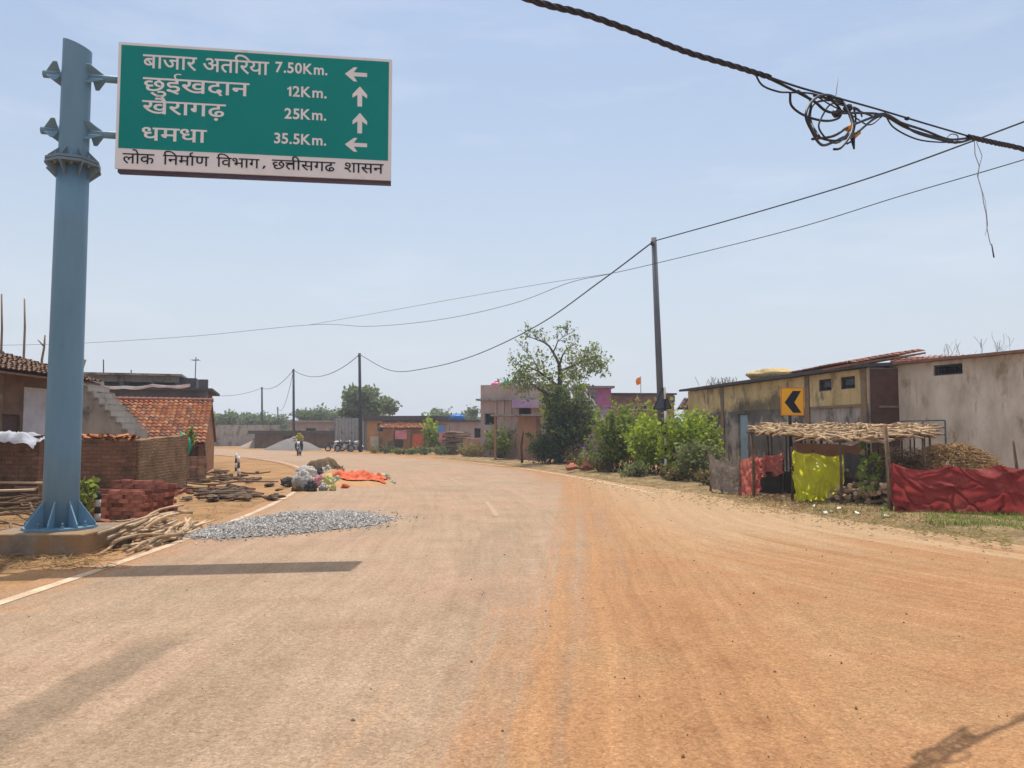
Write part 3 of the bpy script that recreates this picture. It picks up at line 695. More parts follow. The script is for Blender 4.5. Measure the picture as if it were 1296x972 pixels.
def house(name, label, p0, p1, depth, h, wallm, opens=(), roof=None, cat='house', side_opens=(), group=None, left_opens=()):
    """front wall runs p0 -> p1 (left to right seen from the road). opens: (kind,u0,u1,v0,v1,material)"""
    p0 = Vector((p0[0], p0[1], 0)); p1 = Vector((p1[0], p1[1], 0)); ux = (p1 - p0); ln = ux.length; ux.normalize(); uy = Vector((-ux.y, ux.x, 0))
    root = thing(name, p0, label, cat, group); th = .2
    mb = MB()
    wall_cells(mb, p0, ux, uy, ln, -.05, h, th, [o_[1:5] for o_ in opens])
    wall_cells(mb, p0 + ux * ln + uy * th, uy, -ux, depth - 2 * th, -.05, h, th, [o_[1:5] for o_ in side_opens])
    wall_cells(mb, p0 + uy * th + ux * th, uy, -ux, depth - 2 * th, -.05, h, th, [o_[1:5] for o_ in left_opens])
    mb.obox(p0 + uy * (depth - th) + Vector((0, 0, -.05)), ux, uy, ln, th, h + .05)
    wo_ = mb.build('wall', wallm, root)
    def fit(o_, base, du, dn):
        kind, u0, u1, v0, v1, mm = o_
        q = base + du * u0; f = MB()
        if kind == 'door':
            f.obox(q + dn * .07 + du * .02 + Vector((0, 0, v0 + .01)), du, dn, u1 - u0 - .04, .05, v1 - v0 - .03)
            for s_ in (.25, .6): f.obox(q + dn * .055 + du * .1 + Vector((0, 0, v0 + (v1 - v0) * s_)), du, dn, u1 - u0 - .2, .014, (v1 - v0) * .25)
            d_ = f.build('door', mm, root)
            k = MB(); k.tube([q + dn * .03 + du * (u1 - u0 - .14) + Vector((0, 0, v0 + 1)), q + dn * .03 + du * (u1 - u0 - .14) + Vector((0, 0, v0 + 1.15))], .014, 6); k.build('handle', M['bike_silver'], d_)
        elif kind == 'window':
            t_ = .045
            f.obox(q + dn * .04 + Vector((0, 0, v0)), du, dn, t_, .08, v1 - v0); f.obox(q + dn * .04 + du * (u1 - u0 - t_) + Vector((0, 0, v0)), du, dn, t_, .08, v1 - v0)
            f.obox(q + dn * .042 + du * t_ + Vector((0, 0, v0)), du, dn, u1 - u0 - 2 * t_, .076, t_); f.obox(q + dn * .042 + du * t_ + Vector((0, 0, v1 - t_)), du, dn, u1 - u0 - 2 * t_, .076, t_)
            wn = f.build('window', mm, root)
            nb = max(2, int((u1 - u0) / .14)); k = MB()
            for i in range(1, nb): k.tube([q + dn * .07 + du * ((u1 - u0) * i / nb) + Vector((0, 0, v0 + t_)), q + dn * .07 + du * ((u1 - u0) * i / nb) + Vector((0, 0, v1 - t_))], .008, 5)
            k.build('grille', M['win_frame'], wn)
    for o_ in opens: fit(o_, p0, ux, uy)
    if roof:
        kind, rm, t_, over = roof
        r_ = MB()
        if kind == 'slab':
            r_.obox(p0 - ux * over - uy * over + Vector((0, 0, h + .003)), ux, uy, ln + 2 * over, depth + 2 * over, t_)
        r_.build('roof', rm, root)
    root['_len'] = ln
    return root, ux, uy, ln
def tile_roof(mb, A, B, C, D, ncol, nrow, hgt=.05, step=.05, seed=1):
    """A eave left, B eave right, C ridge right, D ridge left; rounded country tiles in stepped rows"""
    A, B, C, D = map(Vector, (A, B, C, D)); nrm = (B - A).cross(D - A).normalized()
    per = 6
    for r in range(nrow):
        v0, v1 = r / nrow, min(1, (r + 1.25) / nrow)
        def fn(u, v, r=r, v0=v0, v1=v1):
            c = int(min(ncol - 1, u * ncol)); ph = (u * ncol) % 1.0
            jig = .25 * nse(c * 7.3 + r * 3.1, r * 1.7) / nrow
            vv = v0 + (v1 - v0) * v + (jig if v < .5 else 0)
            p = A.lerp(B, u).lerp(D.lerp(C, u), max(0, vv))
            sag = .05 * nse(p.x * .6, p.y * .6)
            return p + nrm * (hgt * abs(math.sin(math.pi * u * ncol)) + step * (1 - v) + sag + .012 * nse(c * 3.7, r * 5.1))
        mb.grid(fn, ncol * per, 1, False, uv=lambda u, v, r=r: (u * ncol + .0001, r + .5))
    mb_b = len(mb.v)
    t = nrm * -.06
    mb.add([A + t, B + t, C + t, D + t, A - nrm * .01, B - nrm * .01, C - nrm * .01, D - nrm * .01], [(3, 2, 1, 0), (0, 1, 5, 4), (1, 2, 6, 5), (2, 3, 7, 6), (3, 0, 4, 7)])
def cloth_panel(top, drop, nu=40, nv=14, fold=.06, freq=5.0, seed=0, bottom=.06, pull=None, bulge=0.0, nrm=None, sag=.07):
    """hanging sheet; top = list of world points it is tied to"""
    m_ = MB(); top = [Vector(t) for t in top]
    seg = [0]
    for a, b in zip(top, top[1:]): seg.append(seg[-1] + (b - a).length)
    def at(u):
        s = u * seg[-1]
        for i in range(len(top) - 1):
            if s <= seg[i + 1] + 1e-6:
                t = (s - seg[i]) / max(1e-6, seg[i + 1] - seg[i]); p = top[i].lerp(top[i + 1], t)
                p.z -= sag * math.sin(math.pi * t) * min(1.0, (seg[i + 1] - seg[i]) / 1.2); return p
        return top[-1].copy()
    dr = (top[-1] - top[0]); dr.z = 0; dr.normalize(); nr = Vector((dr.y, -dr.x, 0))
    def fn(u, v):
        p = at(u); d = drop(u) if callable(drop) else drop
        k = fold * (.35 + v) * (nse(u * freq * 2 + seed, v * 1.4 + seed) + .5 * nse(u * freq * 5 + seed, v * 3)) + fold * .6 * nse(u * freq * .7 + v * freq * .9 + seed * 2, v * 4 - u * 2)
        q1 = abs(nse(u * freq * 1.1 - v * 1.6 + seed, v * 1.1 + u * 2 + seed)); q2 = abs(nse(u * freq * .8 + v * 2.2 + seed * 3, v * 2.0 - u * 3 + seed))
        k += fold * (1.5 * max(0, .16 - q1) / .16 * .5 + max(0, .12 - q2) / .12 * .45)
        dz = v * d + (bottom * nse(u * 6 + seed, 9) * v)
        return p + nr * (k + bulge * math.sin(math.pi * v) * math.sin(math.pi * u)) + Vector((0, 0, -dz))
    m_.grid(fn, nu, nv)
    return m_
def heap(fnz, c, rx, ry, n=40, rings=14):
    m_ = MB(); c = Vector(c)
    m_.grid(lambda u, v: (c.x + math.cos(u * 2 * math.pi) * rx * v * (1 + .12 * nse(math.cos(u * 6.283) * 1.7 + c.x, math.sin(u * 6.283) * 1.7)), c.y + math.sin(u * 2 * math.pi) * ry * v * (1 + .12 * nse(math.cos(u * 6.283) * 1.7 + c.x, math.sin(u * 6.283) * 1.7)), c.z + fnz(math.cos(u * 6.283) * v, math.sin(u * 6.283) * v)), n, rings)
    return m_

# ================================================================ the direction sign
PX, PY = -6.22, 10.75                       # pole axis
ps = thing('direction_sign', (PX, PY, .29), 'tall blue tubular pole carrying a green road direction board', 'road sign')
pm = MB()
N = 40
def pole_r(z): return .228 - .03 * (z - .3) / 6.8
zt = [.29, 1.5, 3, 4.5, 5.36]
pm.tube([(PX, PY, z) for z in zt], [pole_r(z) for z in zt], N)
pm.tube([(PX, PY, z) for z in (5.44, 6.2, 6.98)], [pole_r(5.4) - .012, pole_r(6.2) - .012, pole_r(6.9) - .012], N, cap=False)
# slanting cut top
b0 = len(pm.v); rt = pole_r(6.9) - .012
tp = [(PX + math.cos(2 * math.pi * k / N) * rt, PY + math.sin(2 * math.pi * k / N) * rt) for k in range(N)]
low = [(x, y, 6.98) for x, y in tp]; hi = [(x, y, 7.13 - .09 * (x - PX) / rt * .8) for x, y in tp]
pm.add(low + hi, [(k, (k + 1) % N, N + (k + 1) % N, N + k) for k in range(N)], True); pm.add(hi, [tuple(range(N))])
pole = pm.build('pole', M['pole_blue'], ps)
bp = MB(); bp.tube([(PX, PY, .292), (PX, PY, .325)], .46, 12, smooth=False); bp.build('base_plate', M['pole_blue'], ps)
for k in range(8):
    q = MB(); gusset(q, (PX, PY, 0), k * math.pi / 4 + .2, pole_r(.3) - .01, .45, .325, .36, .018); q.build('gusset', M['pole_blue'], ps)
for k in range(8):
    q = MB(); a = k * math.pi / 4 + .59; c = Vector((PX + math.cos(a) * .39, PY + math.sin(a) * .39, .325)); q.tube([c, c + Vector((0, 0, .03))], .028, 6, smooth=False); q.tube([c + Vector((0, 0, .03)), c + Vector((0, 0, .075))], .012, 8); q.build('bolt', M['flange'], ps)
fl = MB(); fl.tube([(PX, PY, 5.36), (PX, PY, 5.395)], .36, 8, smooth=False); fl.tube([(PX, PY, 5.405), (PX, PY, 5.44)], .36, 8, smooth=False)
fo = fl.build('flange', M['flange'], ps)
for k in range(8):
    q = MB(); a = k * math.pi / 4 + .05
    gusset(q, (PX, PY, 0), a, .19, .37, 5.36, -.2, .014); gusset(q, (PX, PY, 0), a, .18, .33, 5.44, .17, .014)
    c = Vector((PX + math.cos(a + .39) * .29, PY + math.sin(a + .39) * .29, 5.32)); q.tube([c, c + Vector((0, 0, .17))], .016, 8)
    q.build('gusset', M['flange'], fo)
# board frame
_a, _b = P(150, 53, 10.8), P(145.5, 213, 10.8)
_y = 11.3
for _ in range(30): _y *= (_a.z - CAMH) / (P(496, 75.5, _y).z - CAMH)
_c = P(495.5, 150, _y)
SL, SR = Vector((P(147.6, 135, 10.8).x, 10.8, 0)), Vector((_c.x, _y, 0)); su = (SR - SL).normalized(); sn = Vector((su.y, -su.x, 0))   # sn faces the camera
SW = (SR - SL).length; SZ0, SZ1 = _b.z, _a.z
for z in (6.69, 5.87):
    q = MB(); a0 = Vector((PX, PY, z)) - su * .44 + Vector((0, 0, 0)); a1 = SL + su * .35 - sn * .10 + Vector((0, 0, z))
    dirv = (a1 - a0).normalized(); q.tube([a0, a1], .052, 12); ar = q.build('arm', M['pole_blue'], ps)
    for sgn in (-1, 1):
        f = MB()
        c = Vector((PX, PY, z)) + dirv * sgn * .21
        for k in range(4):
            ang = k * math.pi / 2 + .785; e = Vector((0, math.cos(ang), math.sin(ang)))
            t = dirv.cross(e).normalized() * .014; r_ = .19
            pl = [c - dirv * sgn * .01 + e * .04, c + dirv * sgn * .17 + e * .045, c + dirv * sgn * .03 + e * r_, c - dirv * sgn * .02 + e * r_]
            f.prism([p - t / 2 for p in pl], t)
        f.build('gusset', M['pole_blue'], ar)
bd = MB()
def SP(u, v, d=0.0): return SL + su * u + sn * d + Vector((0, 0, SZ0 + v))
SH = SZ1 - SZ0
bd.prism([SP(0, 0, 0), SP(SW, 0, 0), SP(SW, SH, 0), SP(0, SH, 0)], sn * -.03)
board = bd.build('board', M['sign_white'], ps)
bk = MB(); bk.prism([SP(.03, -.045, -.032), SP(SW, -.045, -.032), SP(SW, SH - .03, -.032), SP(.03, SH - .03, -.032)], sn * -.10)
bk.build('back_box', M['sign_back'], ps)
STRIP = .298
gp = MB(); gp.prism([SP(.04, STRIP, .003), SP(SW - .045, STRIP, .003), SP(SW - .045, SH - .04, .003), SP(.04, SH - .04, .003)], sn * -.001)
green = gp.build('green_panel', M['sign_green'], board)
# lettering
def panel_uv(x, y):
    # intersect the pixel's ray with the board plane
    d0 = P(x, y, 10.0) - Vector((0, 0, CAMH)); e0 = SR - SL
    k = (SL.x * e0.y - SL.y * e0.x) / (d0.x * e0.y - d0.y * e0.x); q0 = d0 * k
    return (Vector((q0.x, q0.y, 0)) - SL).dot(su), CAMH + q0.z - SZ0
    t = 0; q = SL; lo, hi_ = SZ0 - 1, SZ1 + 1
    for _ in range(40):
        mid_ = (lo + hi_) / 2; yy = project_y(Vector((q.x, q.y, mid_)))
        if yy > y: lo = mid_
        else: hi_ = mid_
    return t * SW, (lo + hi_) / 2 - SZ0
def project_y(p):
    c, s = math.cos(PITCH), math.sin(PITCH); dz = p.z - CAMH
    return CY - FPX * (-s * p.y + c * dz) / (c * p.y + s * dz)
def glyph_mesh(ch, off):
    c = bpy.data.curves.new('glyph', 'FONT'); c.body = ch; c.offset = off; c.resolution_u = 4
    ob = bpy.data.objects.new('glyph', c); col.objects.link(ob); bpy.context.view_layer.update()
    dg = bpy.context.evaluated_depsgraph_get(); me = bpy.data.meshes.new_from_object(ob.evaluated_get(dg))
    vs_ = [tuple(v.co) for v in me.vertices]; fs_ = [tuple(p.vertices) for p in me.polygons]
    col.objects.unlink(ob); bpy.data.objects.remove(ob); bpy.data.curves.remove(c); bpy.data.meshes.remove(me)
    return vs_, fs_
ADV = {'अ': .764, 'ई': .491, 'क': .762, 'ख': .818, 'ग': .563, 'छ': .701, 'ज': .742, 'ढ': .563, 'ण': .723, 'त': .57, 'द': .52, 'ध': .615, 'न': .555, 'ब': .571, 'भ': .703, 'म': .598, 'य': .58, 'र': .409, 'ल': .678, 'व': .556, 'श': .68, 'स': .676, 'ा': .259, 'ि': .259, 'ी': .259, 'ो': .259, 'ु': 0, 'ै': 0, '़': 0, ' ': .27}
def ribbon(pts, wd):
    vs_ = []; fs_ = []
    for i, p in enumerate(pts):
        a = pts[max(0, i - 1)]; b = pts[min(len(pts) - 1, i + 1)]; dx, dy = b[0] - a[0], b[1] - a[1]; l = math.hypot(dx, dy) or 1
        nx, ny = -dy / l * wd / 2, dx / l * wd / 2
        vs_ += [(p[0] + nx, p[1] + ny, 0), (p[0] - nx, p[1] - ny, 0)]
    for i in range(len(pts) - 1): fs_.append((2 * i, 2 * i + 1, 2 * i + 3, 2 * i + 2))
    return vs_, fs_
def word(seq, off):
    """seq: glyphs in visual order; 'REPH' = hook above the last glyph, 'TTA' = doubled ta"""
    x = 0; out = []; prev = None
    for i, ch in enumerate(seq):
        if ch == ' ': x += ADV[' ']; continue
        if ch == 'REPH':
            pts = [(x - .13 + .10 * math.cos(a) * 1.05 - .02, .72 + .105 * math.sin(a)) for a in [math.pi * (.35 + .12 * k) for k in range(8)]] + [(x - .135, .60)]
            out.append(ribbon(pts, .085)); continue
        if ch == 'TTA':
            v, f = glyph_mesh('त', off); out.append(([(p[0] + x, p[1], 0) for p in v], f))
            out.append(ribbon([(x + .02, .43), (x + .43, .43)], .085)); x += ADV['त']; continue
        v, f = glyph_mesh(ch, 0.004 if ch == 'स' else off)
        out.append(([(p[0] + x, p[1], 0) for p in v], f))
        x += ADV.get(ch, .6)
    return out, x
def put_text(glyphs, width, x0, x1, yb, yt, natural_h, mm, name, parent, yb_right=None):
    """fit a run of glyphs between photo columns x0..x1, base line yb, height up to yt, measured at x0"""
    u0, v0 = panel_uv(x0, yb); _, v1 = panel_uv(x0, yt); u1, _ = panel_uv(x1, yb)
    sx = (u1 - u0) / width; sy = (v1 - v0) / natural_h
    m_ = MB()
    for i, (vs_, fs_) in enumerate(glyphs):
        dd = .0055 + .0012 * (i % 4)
        m_.add([SP(u0 + p[0] * sx, v0 + p[1] * sy, dd) for p in vs_], fs_)
    return m_.build(name, mm, parent)
H_ = .622
for seq, x0, x1, yb, yt in (
        (list('बाजार') + [' '] + ['अ', 'त', 'ि', 'र', 'य', 'ा'], 181, 340, 85.5, 69.0),
        (['छ', 'ु', 'ई', 'ख', 'द', 'ा', 'न'], 181, 315, 114.5, 98.0),
        (['ख', 'ै', 'र', 'ा', 'ग', 'ढ', '़'], 180, 285, 143.0, 127.0),
        (['ध', 'म', 'ध', 'ा'], 178, 261, 177.0, 161.0)):
    gl, wd = word(seq, .010); put_text(gl, wd, x0, x1, yb, yt, H_, M['sign_white'], 'lettering', green)
for seq, x0, x1, yb, yt in (
        (['ल', 'ो', 'क'], 155, 195, 206.3, 193.8),
        (['ि', 'न', 'म', 'ा', 'REPH', 'ण'], 206, 264, 208.0, 196.0),
        (['ि', 'व', 'भ', 'ा', 'ग'], 274, 328, 210.8, 199.2),
        (['छ', 'TTA', 'ी', 'स', 'ग', 'ढ'], 344, 424, 213.7, 202.0),
        (['श', 'ा', 'स', 'न'], 435, 485, 217.8, 205.8)):
    gl, wd = word(seq, .004); put_text(gl, wd, x0, x1, yb, yt, H_, M['sign_black'], 'lettering', board)
u0, v0 = panel_uv(332, 212.5)
cm = MB(); cm.add([SP(u0 + a, v0 + b, .006) for a, b in ((0, -.02), (.03, -.005), (.05, .035), (.015, .03))], [(0, 1, 2, 3)]); cm.build('lettering', M['sign_black'], board)
def latin(txt, off, gap):
    out = []; x = 0
    for ch in txt:
        v, f = glyph_mesh(ch, off)
        if ch == '1': v, f = [(.12, 0, 0), (.27, 0, 0), (.27, .66, 0), (.15, .66, 0), (.12, .60, 0), (.0, .53, 0), (.0, .42, 0), (.12, .48, 0)], [(0, 1, 2, 3, 4, 7), (4, 5, 6, 7)]
        mnx = min(p[0] for p in v); mxx = max(p[0] for p in v)
        out.append(([(p[0] - mnx + x, p[1], 0) for p in v], f)); x += mxx - mnx + gap
    return out, x - gap
for txt, x0, x1, yb, cap in (('7.50Km.', 348.5, 414.5, 91.2, 12.3), ('12Km.', 363.5, 413.5, 121.6, 12.2), ('25Km.', 360, 413, 149.8, 12.2), ('35.5Km.', 347, 413, 181.0, 12.2)):
    gl, wd = latin(txt, .022, .085); put_text(gl, wd, x0, x1, yb, yb - cap, .66, M['sign_white'], 'lettering', green)
def arrow(x0, x1, y0, y1, left):
    ua, va = panel_uv(x0, y1); ub, vb = panel_uv(x1, y1); _, vc = panel_uv(x0, y0)
    W_, Hh = ub - ua, vc - va
    S = [(0, .5), (.40, 0), (.56, 0), (.40, .36), (1, .36), (1, .64), (.40, .64), (.56, 1), (.40, 1)]
    if not left: S = [(.5, 1), (0, .60), (0, .42), (.34, .58), (.34, 0), (.66, 0), (.66, .58), (1, .42), (1, .60)]
    q = MB()
    pts = [SP(ua + a * W_, va + b * Hh, .006) for a, b in S]
    if left: q.add(pts, [(0, 1, 2, 3), (0, 3, 6), (3, 4, 5, 6), (0, 6, 7, 8)])
    else: q.add(pts, [(0, 1, 2, 3), (0, 3, 6), (3, 4, 5, 6), (0, 6, 7, 8)])
    q.build('arrow', M['sign_white'], green)
arrow(436.5, 464.5, 84.5, 102.5, True); arrow(446, 464.5, 109, 134.5, False); arrow(446, 464.5, 142.5, 168.5, False); arrow(436.5, 464.5, 174, 191.5, True)

# plinth
pl = MB()
pl.obox((PX - .68, PY - .62, -.05), (1, 0, 0), (0, 1, 0), 1.33, 1.35, .34)
o = pl.build('concrete_plinth', M['concrete']); tag(o, 'low square concrete plinth under the blue sign pole', 'plinth')
bv = o.modifiers.new('bevel', 'BEVEL'); bv.width = .02; bv.segments = 2

# ================================================================ left foreground: sticks, bricks, post, plant
SC = G(182, 690)
protos = []
for k in range(7):
    o = stick_mb(1.0, .028, .10, 7).build('firewood_stick', M['wood_pale'], local=True)
    tag(o, 'dry pale firewood branch in the pile beside the sign plinth', 'firewood', 'firewood branches beside the plinth'); protos.append(o)
for k in range(85):
    o = protos[k] if k < 7 else protos[k % 7].copy()
    if k >= 7: col.objects.link(o)
    t = rnd.random(); lay = rnd.random()
    base = Vector((-5.42, 10.75, 0)).lerp(Vector((-5.62, 12.9, 0)), t)
    wdt = .52 * (1 - .2 * t)
    off = rnd.uniform(-1, 1)
    z = .03 + (1 - abs(off)) * .42 * lay * (1 - .2 * t)
    place(o, (base.x + off * wdt, base.y + rnd.uniform(-.1, .1), z), (0, rnd.uniform(-.25, .12), R(84) + rnd.uniform(-.55, .4)))
    s_ = rnd.uniform(.45, 1.15); o.scale = (s_, rnd.uniform(.6, 1.5), rnd.uniform(.6, 1.5))
# stack of red bricks
bk = MB(); bk.box((0, 0, 0), (.225, .105, .072), jit=.004)
b0 = bk.build('red_brick', M['red_brick'], local=True); tag(b0, 'hollow-looking red clay brick in the stack behind the sign pole', 'brick', 'red bricks stacked behind the sign pole')
b0['label'] = 'red clay brick in the stack behind the sign pole'
first = True
BO = G(113, 657); BR = R(-12)
mrot = Matrix.Rotation(BR, 3, 'Z')
for lay in range(9):
    ncol_ = 5; nrow_ = 4
    for i in range(ncol_):
        for j in range(nrow_):
            if lay >= 7 and (j < 2 or rnd.random() < (.3 if lay == 8 else .12)): continue
            if lay == 6 and rnd.random() < .15: continue
            if 0 < i < ncol_ - 1 and 0 < j < nrow_ - 1 and lay < 5: continue
            o = b0 if first else b0.copy()
            if not first: col.objects.link(o)
            first = False
            q = Vector((i * .235 + rnd.uniform(-.015, .015) + (.08 if lay % 2 else 0), j * .30 + rnd.uniform(-.03, .03), 0))
            if lay % 2 == 0 or True: ang = BR + rnd.uniform(-.12, .12)
            p = Vector((BO.x, BO.y + .1, 0)) + mrot @ q
            place(o, (p.x, p.y, .037 + lay * .0755), (0, 0, ang)); 
            o.scale = (1, 2.7 if False else 1, 1)
# a few loose bricks
for k in range(16):
    o = b0.copy(); col.objects.link(o); o['label'] = 'loose red brick lying on the earth near the brick stack'; o['group'] = 'loose red bricks on the ground'
    p = G(rnd.uniform(125, 215), rnd.uniform(640, 668)) if k < 7 else G(rnd.uniform(200, 345), rnd.uniform(616, 636))
    place(o, (p.x, p.y, .03), (rnd.uniform(-.3, .3), rnd.uniform(-.2, .2), rnd.uniform(0, 3)))
for k in range(46):
    o = b0.copy(); col.objects.link(o); o['label'] = 'broken brick lying along the foot of the roadside walls'; o['group'] = 'broken bricks at the foot of the walls'
    t = rnd.random(); p = Vector((-8.75, 18.4, 0)).lerp(Vector((-9.15, 22.3, 0)), t) if k < 34 else Vector((-10.6 + rnd.random() * 1.7, 17.6, 0))
    place(o, (p.x + abs(rnd.gauss(0, .16)) + .03, p.y - rnd.uniform(0, .25), .03), (rnd.uniform(-.5, .5), rnd.uniform(-.5, .5), rnd.uniform(0, 3))); s_ = rnd.uniform(.35, .9); o.scale = (s_, s_, s_)
# striped guard stones
def guard(px, py, h, r, label, bands, mats, name='guard_post'):
    p = G(px, py); root = thing(name, (p.x, p.y, 0), label, 'post', 'short striped roadside guard posts')
    zz = -.05; hh = (h + .05) / bands
    for k in range(bands):
        q = MB(); q.tube([(p.x, p.y, zz + k * hh), (p.x, p.y, zz + (k + 1) * hh - .0005)], r, 14); q.build('band', mats[k % 2], root)
    q = MB(); q.sphere((p.x, p.y, h), (r * .98, r * .98, r * .4), 14, 6); q.build('cap', mats[(bands - 1) % 2], root)
guard(123, 664, .56, .05, 'short black and white guard post beside the sign plinth', 5, (M['black_paint'], M['sack_white']))
guard(301.5, 606, .78, .045, 'nearer one of two short striped posts on the left verge', 4, (M['door_brown'], M['white_paint']))
guard(298.5, 596, .72, .045, 'farther one of two short striped posts on the left verge', 4, (M['door_brown'], M['white_paint']))
shrub('leafy_plant', 'small yellow-green leafy plant behind the foot of the blue pole', (*G(106, 664).xy, 0), (.14, .14, .78), M['leaf_mid'], 5, 420, .09, 6, lump=.12)
# planks and poles lying left of the plinth
pk = MB(); pk.box((0, 0, 0), (2.2, .16, .035)); pk0 = pk.build('wood_plank', M['plank'], local=True)
PLK = [(20, 604, .62, .05, 2.3), (10, 610, .55, .12, 2.6), (35, 614, .45, -.3, 2.0), (5, 622, .38, .05, 2.4), (45, 600, .66, .45, 1.5), (28, 630, .22, .22, 1.7)]
for k, (px, py, z, rz, ln) in enumerate(PLK):
    o = pk0 if k == 0 else pk0.copy()
    if k: col.objects.link(o)
    tag(o, 'rough sawn plank in the timber heap left of the blue pole', 'plank', 'planks left of the blue pole')
    p = G(px, py, z)
    place(o, (p.x - .6, p.y, z), (rnd.uniform(-.1, .1), rnd.uniform(-.05, .05), rz)); o.scale = (ln / 2.2, 1, 1)
st0 = [stick_mb(1.6, .03, .07).build('fallen_branch', M['wood_dark'], local=True) for _ in range(4)]
for k in range(44):
    o = st0[k] if k < 4 else st0[k % 4].copy()
    if k >= 4: col.objects.link(o)
    tag(o, 'dark crooked branch in the brushwood heap left of the plinth', 'branch', 'branches in the brushwood heap')
    p = G(rnd.uniform(-60, 62), rnd.uniform(632, 700)); 
    place(o, (p.x, p.y + rnd.uniform(0, .5), rnd.uniform(.04, .42) if p.y > 12 else rnd.uniform(.03, .12)), (0, rnd.uniform(-.25, .25), rnd.uniform(-.9, .9)))
    s_ = rnd.uniform(.5, 1.2); o.scale = (s_, s_, s_)
# dry stalks in front of the plinth
ds = MB()
for k in range(230):
    p = G(rnd.uniform(-30, 135), rnd.uniform(698, 722)); a = rnd.uniform(0, 6.28); l = rnd.uniform(.08, .4)
    q = Vector((p.x + math.cos(a) * l, p.y + math.sin(a) * l * .6, rnd.uniform(.005, .05))); m_ = (p + q) / 2; m_.z = rnd.uniform(.01, .06)
    ds.tube([(p.x, p.y, .01), m_, q], .004, 3, cap=False)
tag(ds.build('dry_stalks', M['straw'], origin=(0, 0, 0)), 'dry straw and stalks strewn in front of the concrete plinth', 'straw', kind='stuff')

# ================================================================ left side walls and houses
def rough_wall(name, label, p0, p1, h0, h1, th, mm, seed=0, cat='wall', amp=.05):
    p0 = Vector((*p0, 0)); p1 = Vector((*p1, 0)); ux = (p1 - p0); ln = ux.length; ux.normalize(); uy = Vector((-ux.y, ux.x, 0))
    m_ = MB(); nu = max(6, int(ln / .12)); nv = 14
    top = lambda u: h0 + (h1 - h0) * u + amp * (round(3 * nse(u * ln * 1.3 + seed, 2.2)) / 3) + .015 * nse(u * ln * 9, seed)
    jig = lambda a, b, c: .025 * nse(a * 2.3 + seed, b * 2.3, c) + .012 * nse(a * 8 + seed, b * 8, c)
    m_.grid(lambda u, v: p0 + ux * (u * ln) - uy * jig(u * ln, v * h0, 1) + Vector((0, 0, -.05 + v * (top(u) + .05))), nu, nv)
    m_.grid(lambda u, v: p1 - ux * (u * ln) + uy * (th + jig(u * ln, v * h0, 5)) + Vector((0, 0, -.05 + v * (top(1 - u) + .05))), nu, nv)
    m_.grid(lambda u, v: p0 + ux * (u * ln) + uy * (v * th) - uy * (jig(u * ln, h0, 1) * (1 - v)) + Vector((0, 0, top(u) + (.001 if 0 < v < 1 else 0))), nu, 2)
    m_.grid(lambda u, v: p1 + uy * (u * th) + Vector((0, 0, -.05 + v * (top(1) + .05))), 2, nv)
    m_.grid(lambda u, v: p0 + uy * ((1 - u) * th) + Vector((0, 0, -.05 + v * (top(0) + .05))), 2, nv)
    o = m_.build(name, mm); tag(o, label, cat, kind='thing'); return o
rough_wall('boundary_wall', 'dark mud-brick boundary wall right behind the blue pole with broken tiles on top', (-13.2, 17.6), (-8.95, 18.5), 1.36, 1.43, .3, M['mud_brick'], 3)
rough_wall('boundary_wall', 'tan rubble boundary wall running back along the left roadside', (-8.9, 18.55), (-9.35, 22.4), 1.44, 1.52, .3, M['stone_wall'], 8)
rough_wall('boundary_wall', 'dark brown boundary wall at the far left with a pale rag on top', (-16, 16.8), (-10.35, 17.0), 1.5, 1.52, .3, M['mud_brick'], 5)
# broken tiles on the wall top
tl = MB()
tl.grid(lambda u, v: ((u - .5) * .3, (.06 * math.cos(v * math.pi)), .05 * math.sin(v * math.pi)), 2, 5)
t0 = tl.build('roof_tile', M['tile_orange'], local=True); t0.data.materials.clear(); t0.data.materials.append(mat('loose_tile_clay', [(.3, (.36, .13, .05)), (.7, (.52, .23, .11))], 5, .9, .4, 30, rand=.35))
for k in range(34):
    o = t0 if k == 0 else t0.copy()
    if k: col.objects.link(o)
    tag(o, 'loose orange half-round roof tile lying on the dark wall behind the pole', 'roof tile', 'loose tiles on the wall')
    x = rnd.uniform(-10.2, -9.1); place(o, (x, 17.6 + (x + 13.2) * .21 + rnd.uniform(.02, .3), 1.42 + rnd.uniform(0, .1)), (rnd.uniform(-.5, .5), rnd.uniform(-.3, .3), rnd.uniform(0, 3)))
# rag on the left wall
rg = MB()
def rag(u, v):
    x = -11.35 + u * 1.05; y = 16.72 + v * .45
    z = 1.60 + .10 * nse(u * 4, v * 3, 2) + .05 * nse(u * 11, v * 9) - (max(0, .35 - v) * .55 + max(0, u - .7) * .5)
    return (x, y - .02, z)
rg.grid(rag, 26, 12); tag(rg.build('cloth_rag', M['cloth_white'], origin=(-10.9, 16.9, 1.55)), 'pale blue-white rag draped over the far left wall', 'cloth')
# mud house at the far left: its long side faces the road
hr, ux, uy, ln = house('mud_house', 'brown mud house at the left edge with tiled eave and whitewashed corner', (-12.2, 13.6), (-12.2, 21.0), 5, 3.1, M['mud'],
    [('door', 4.85, 5.6, 0, 2.05, M['door_brown'])], None)
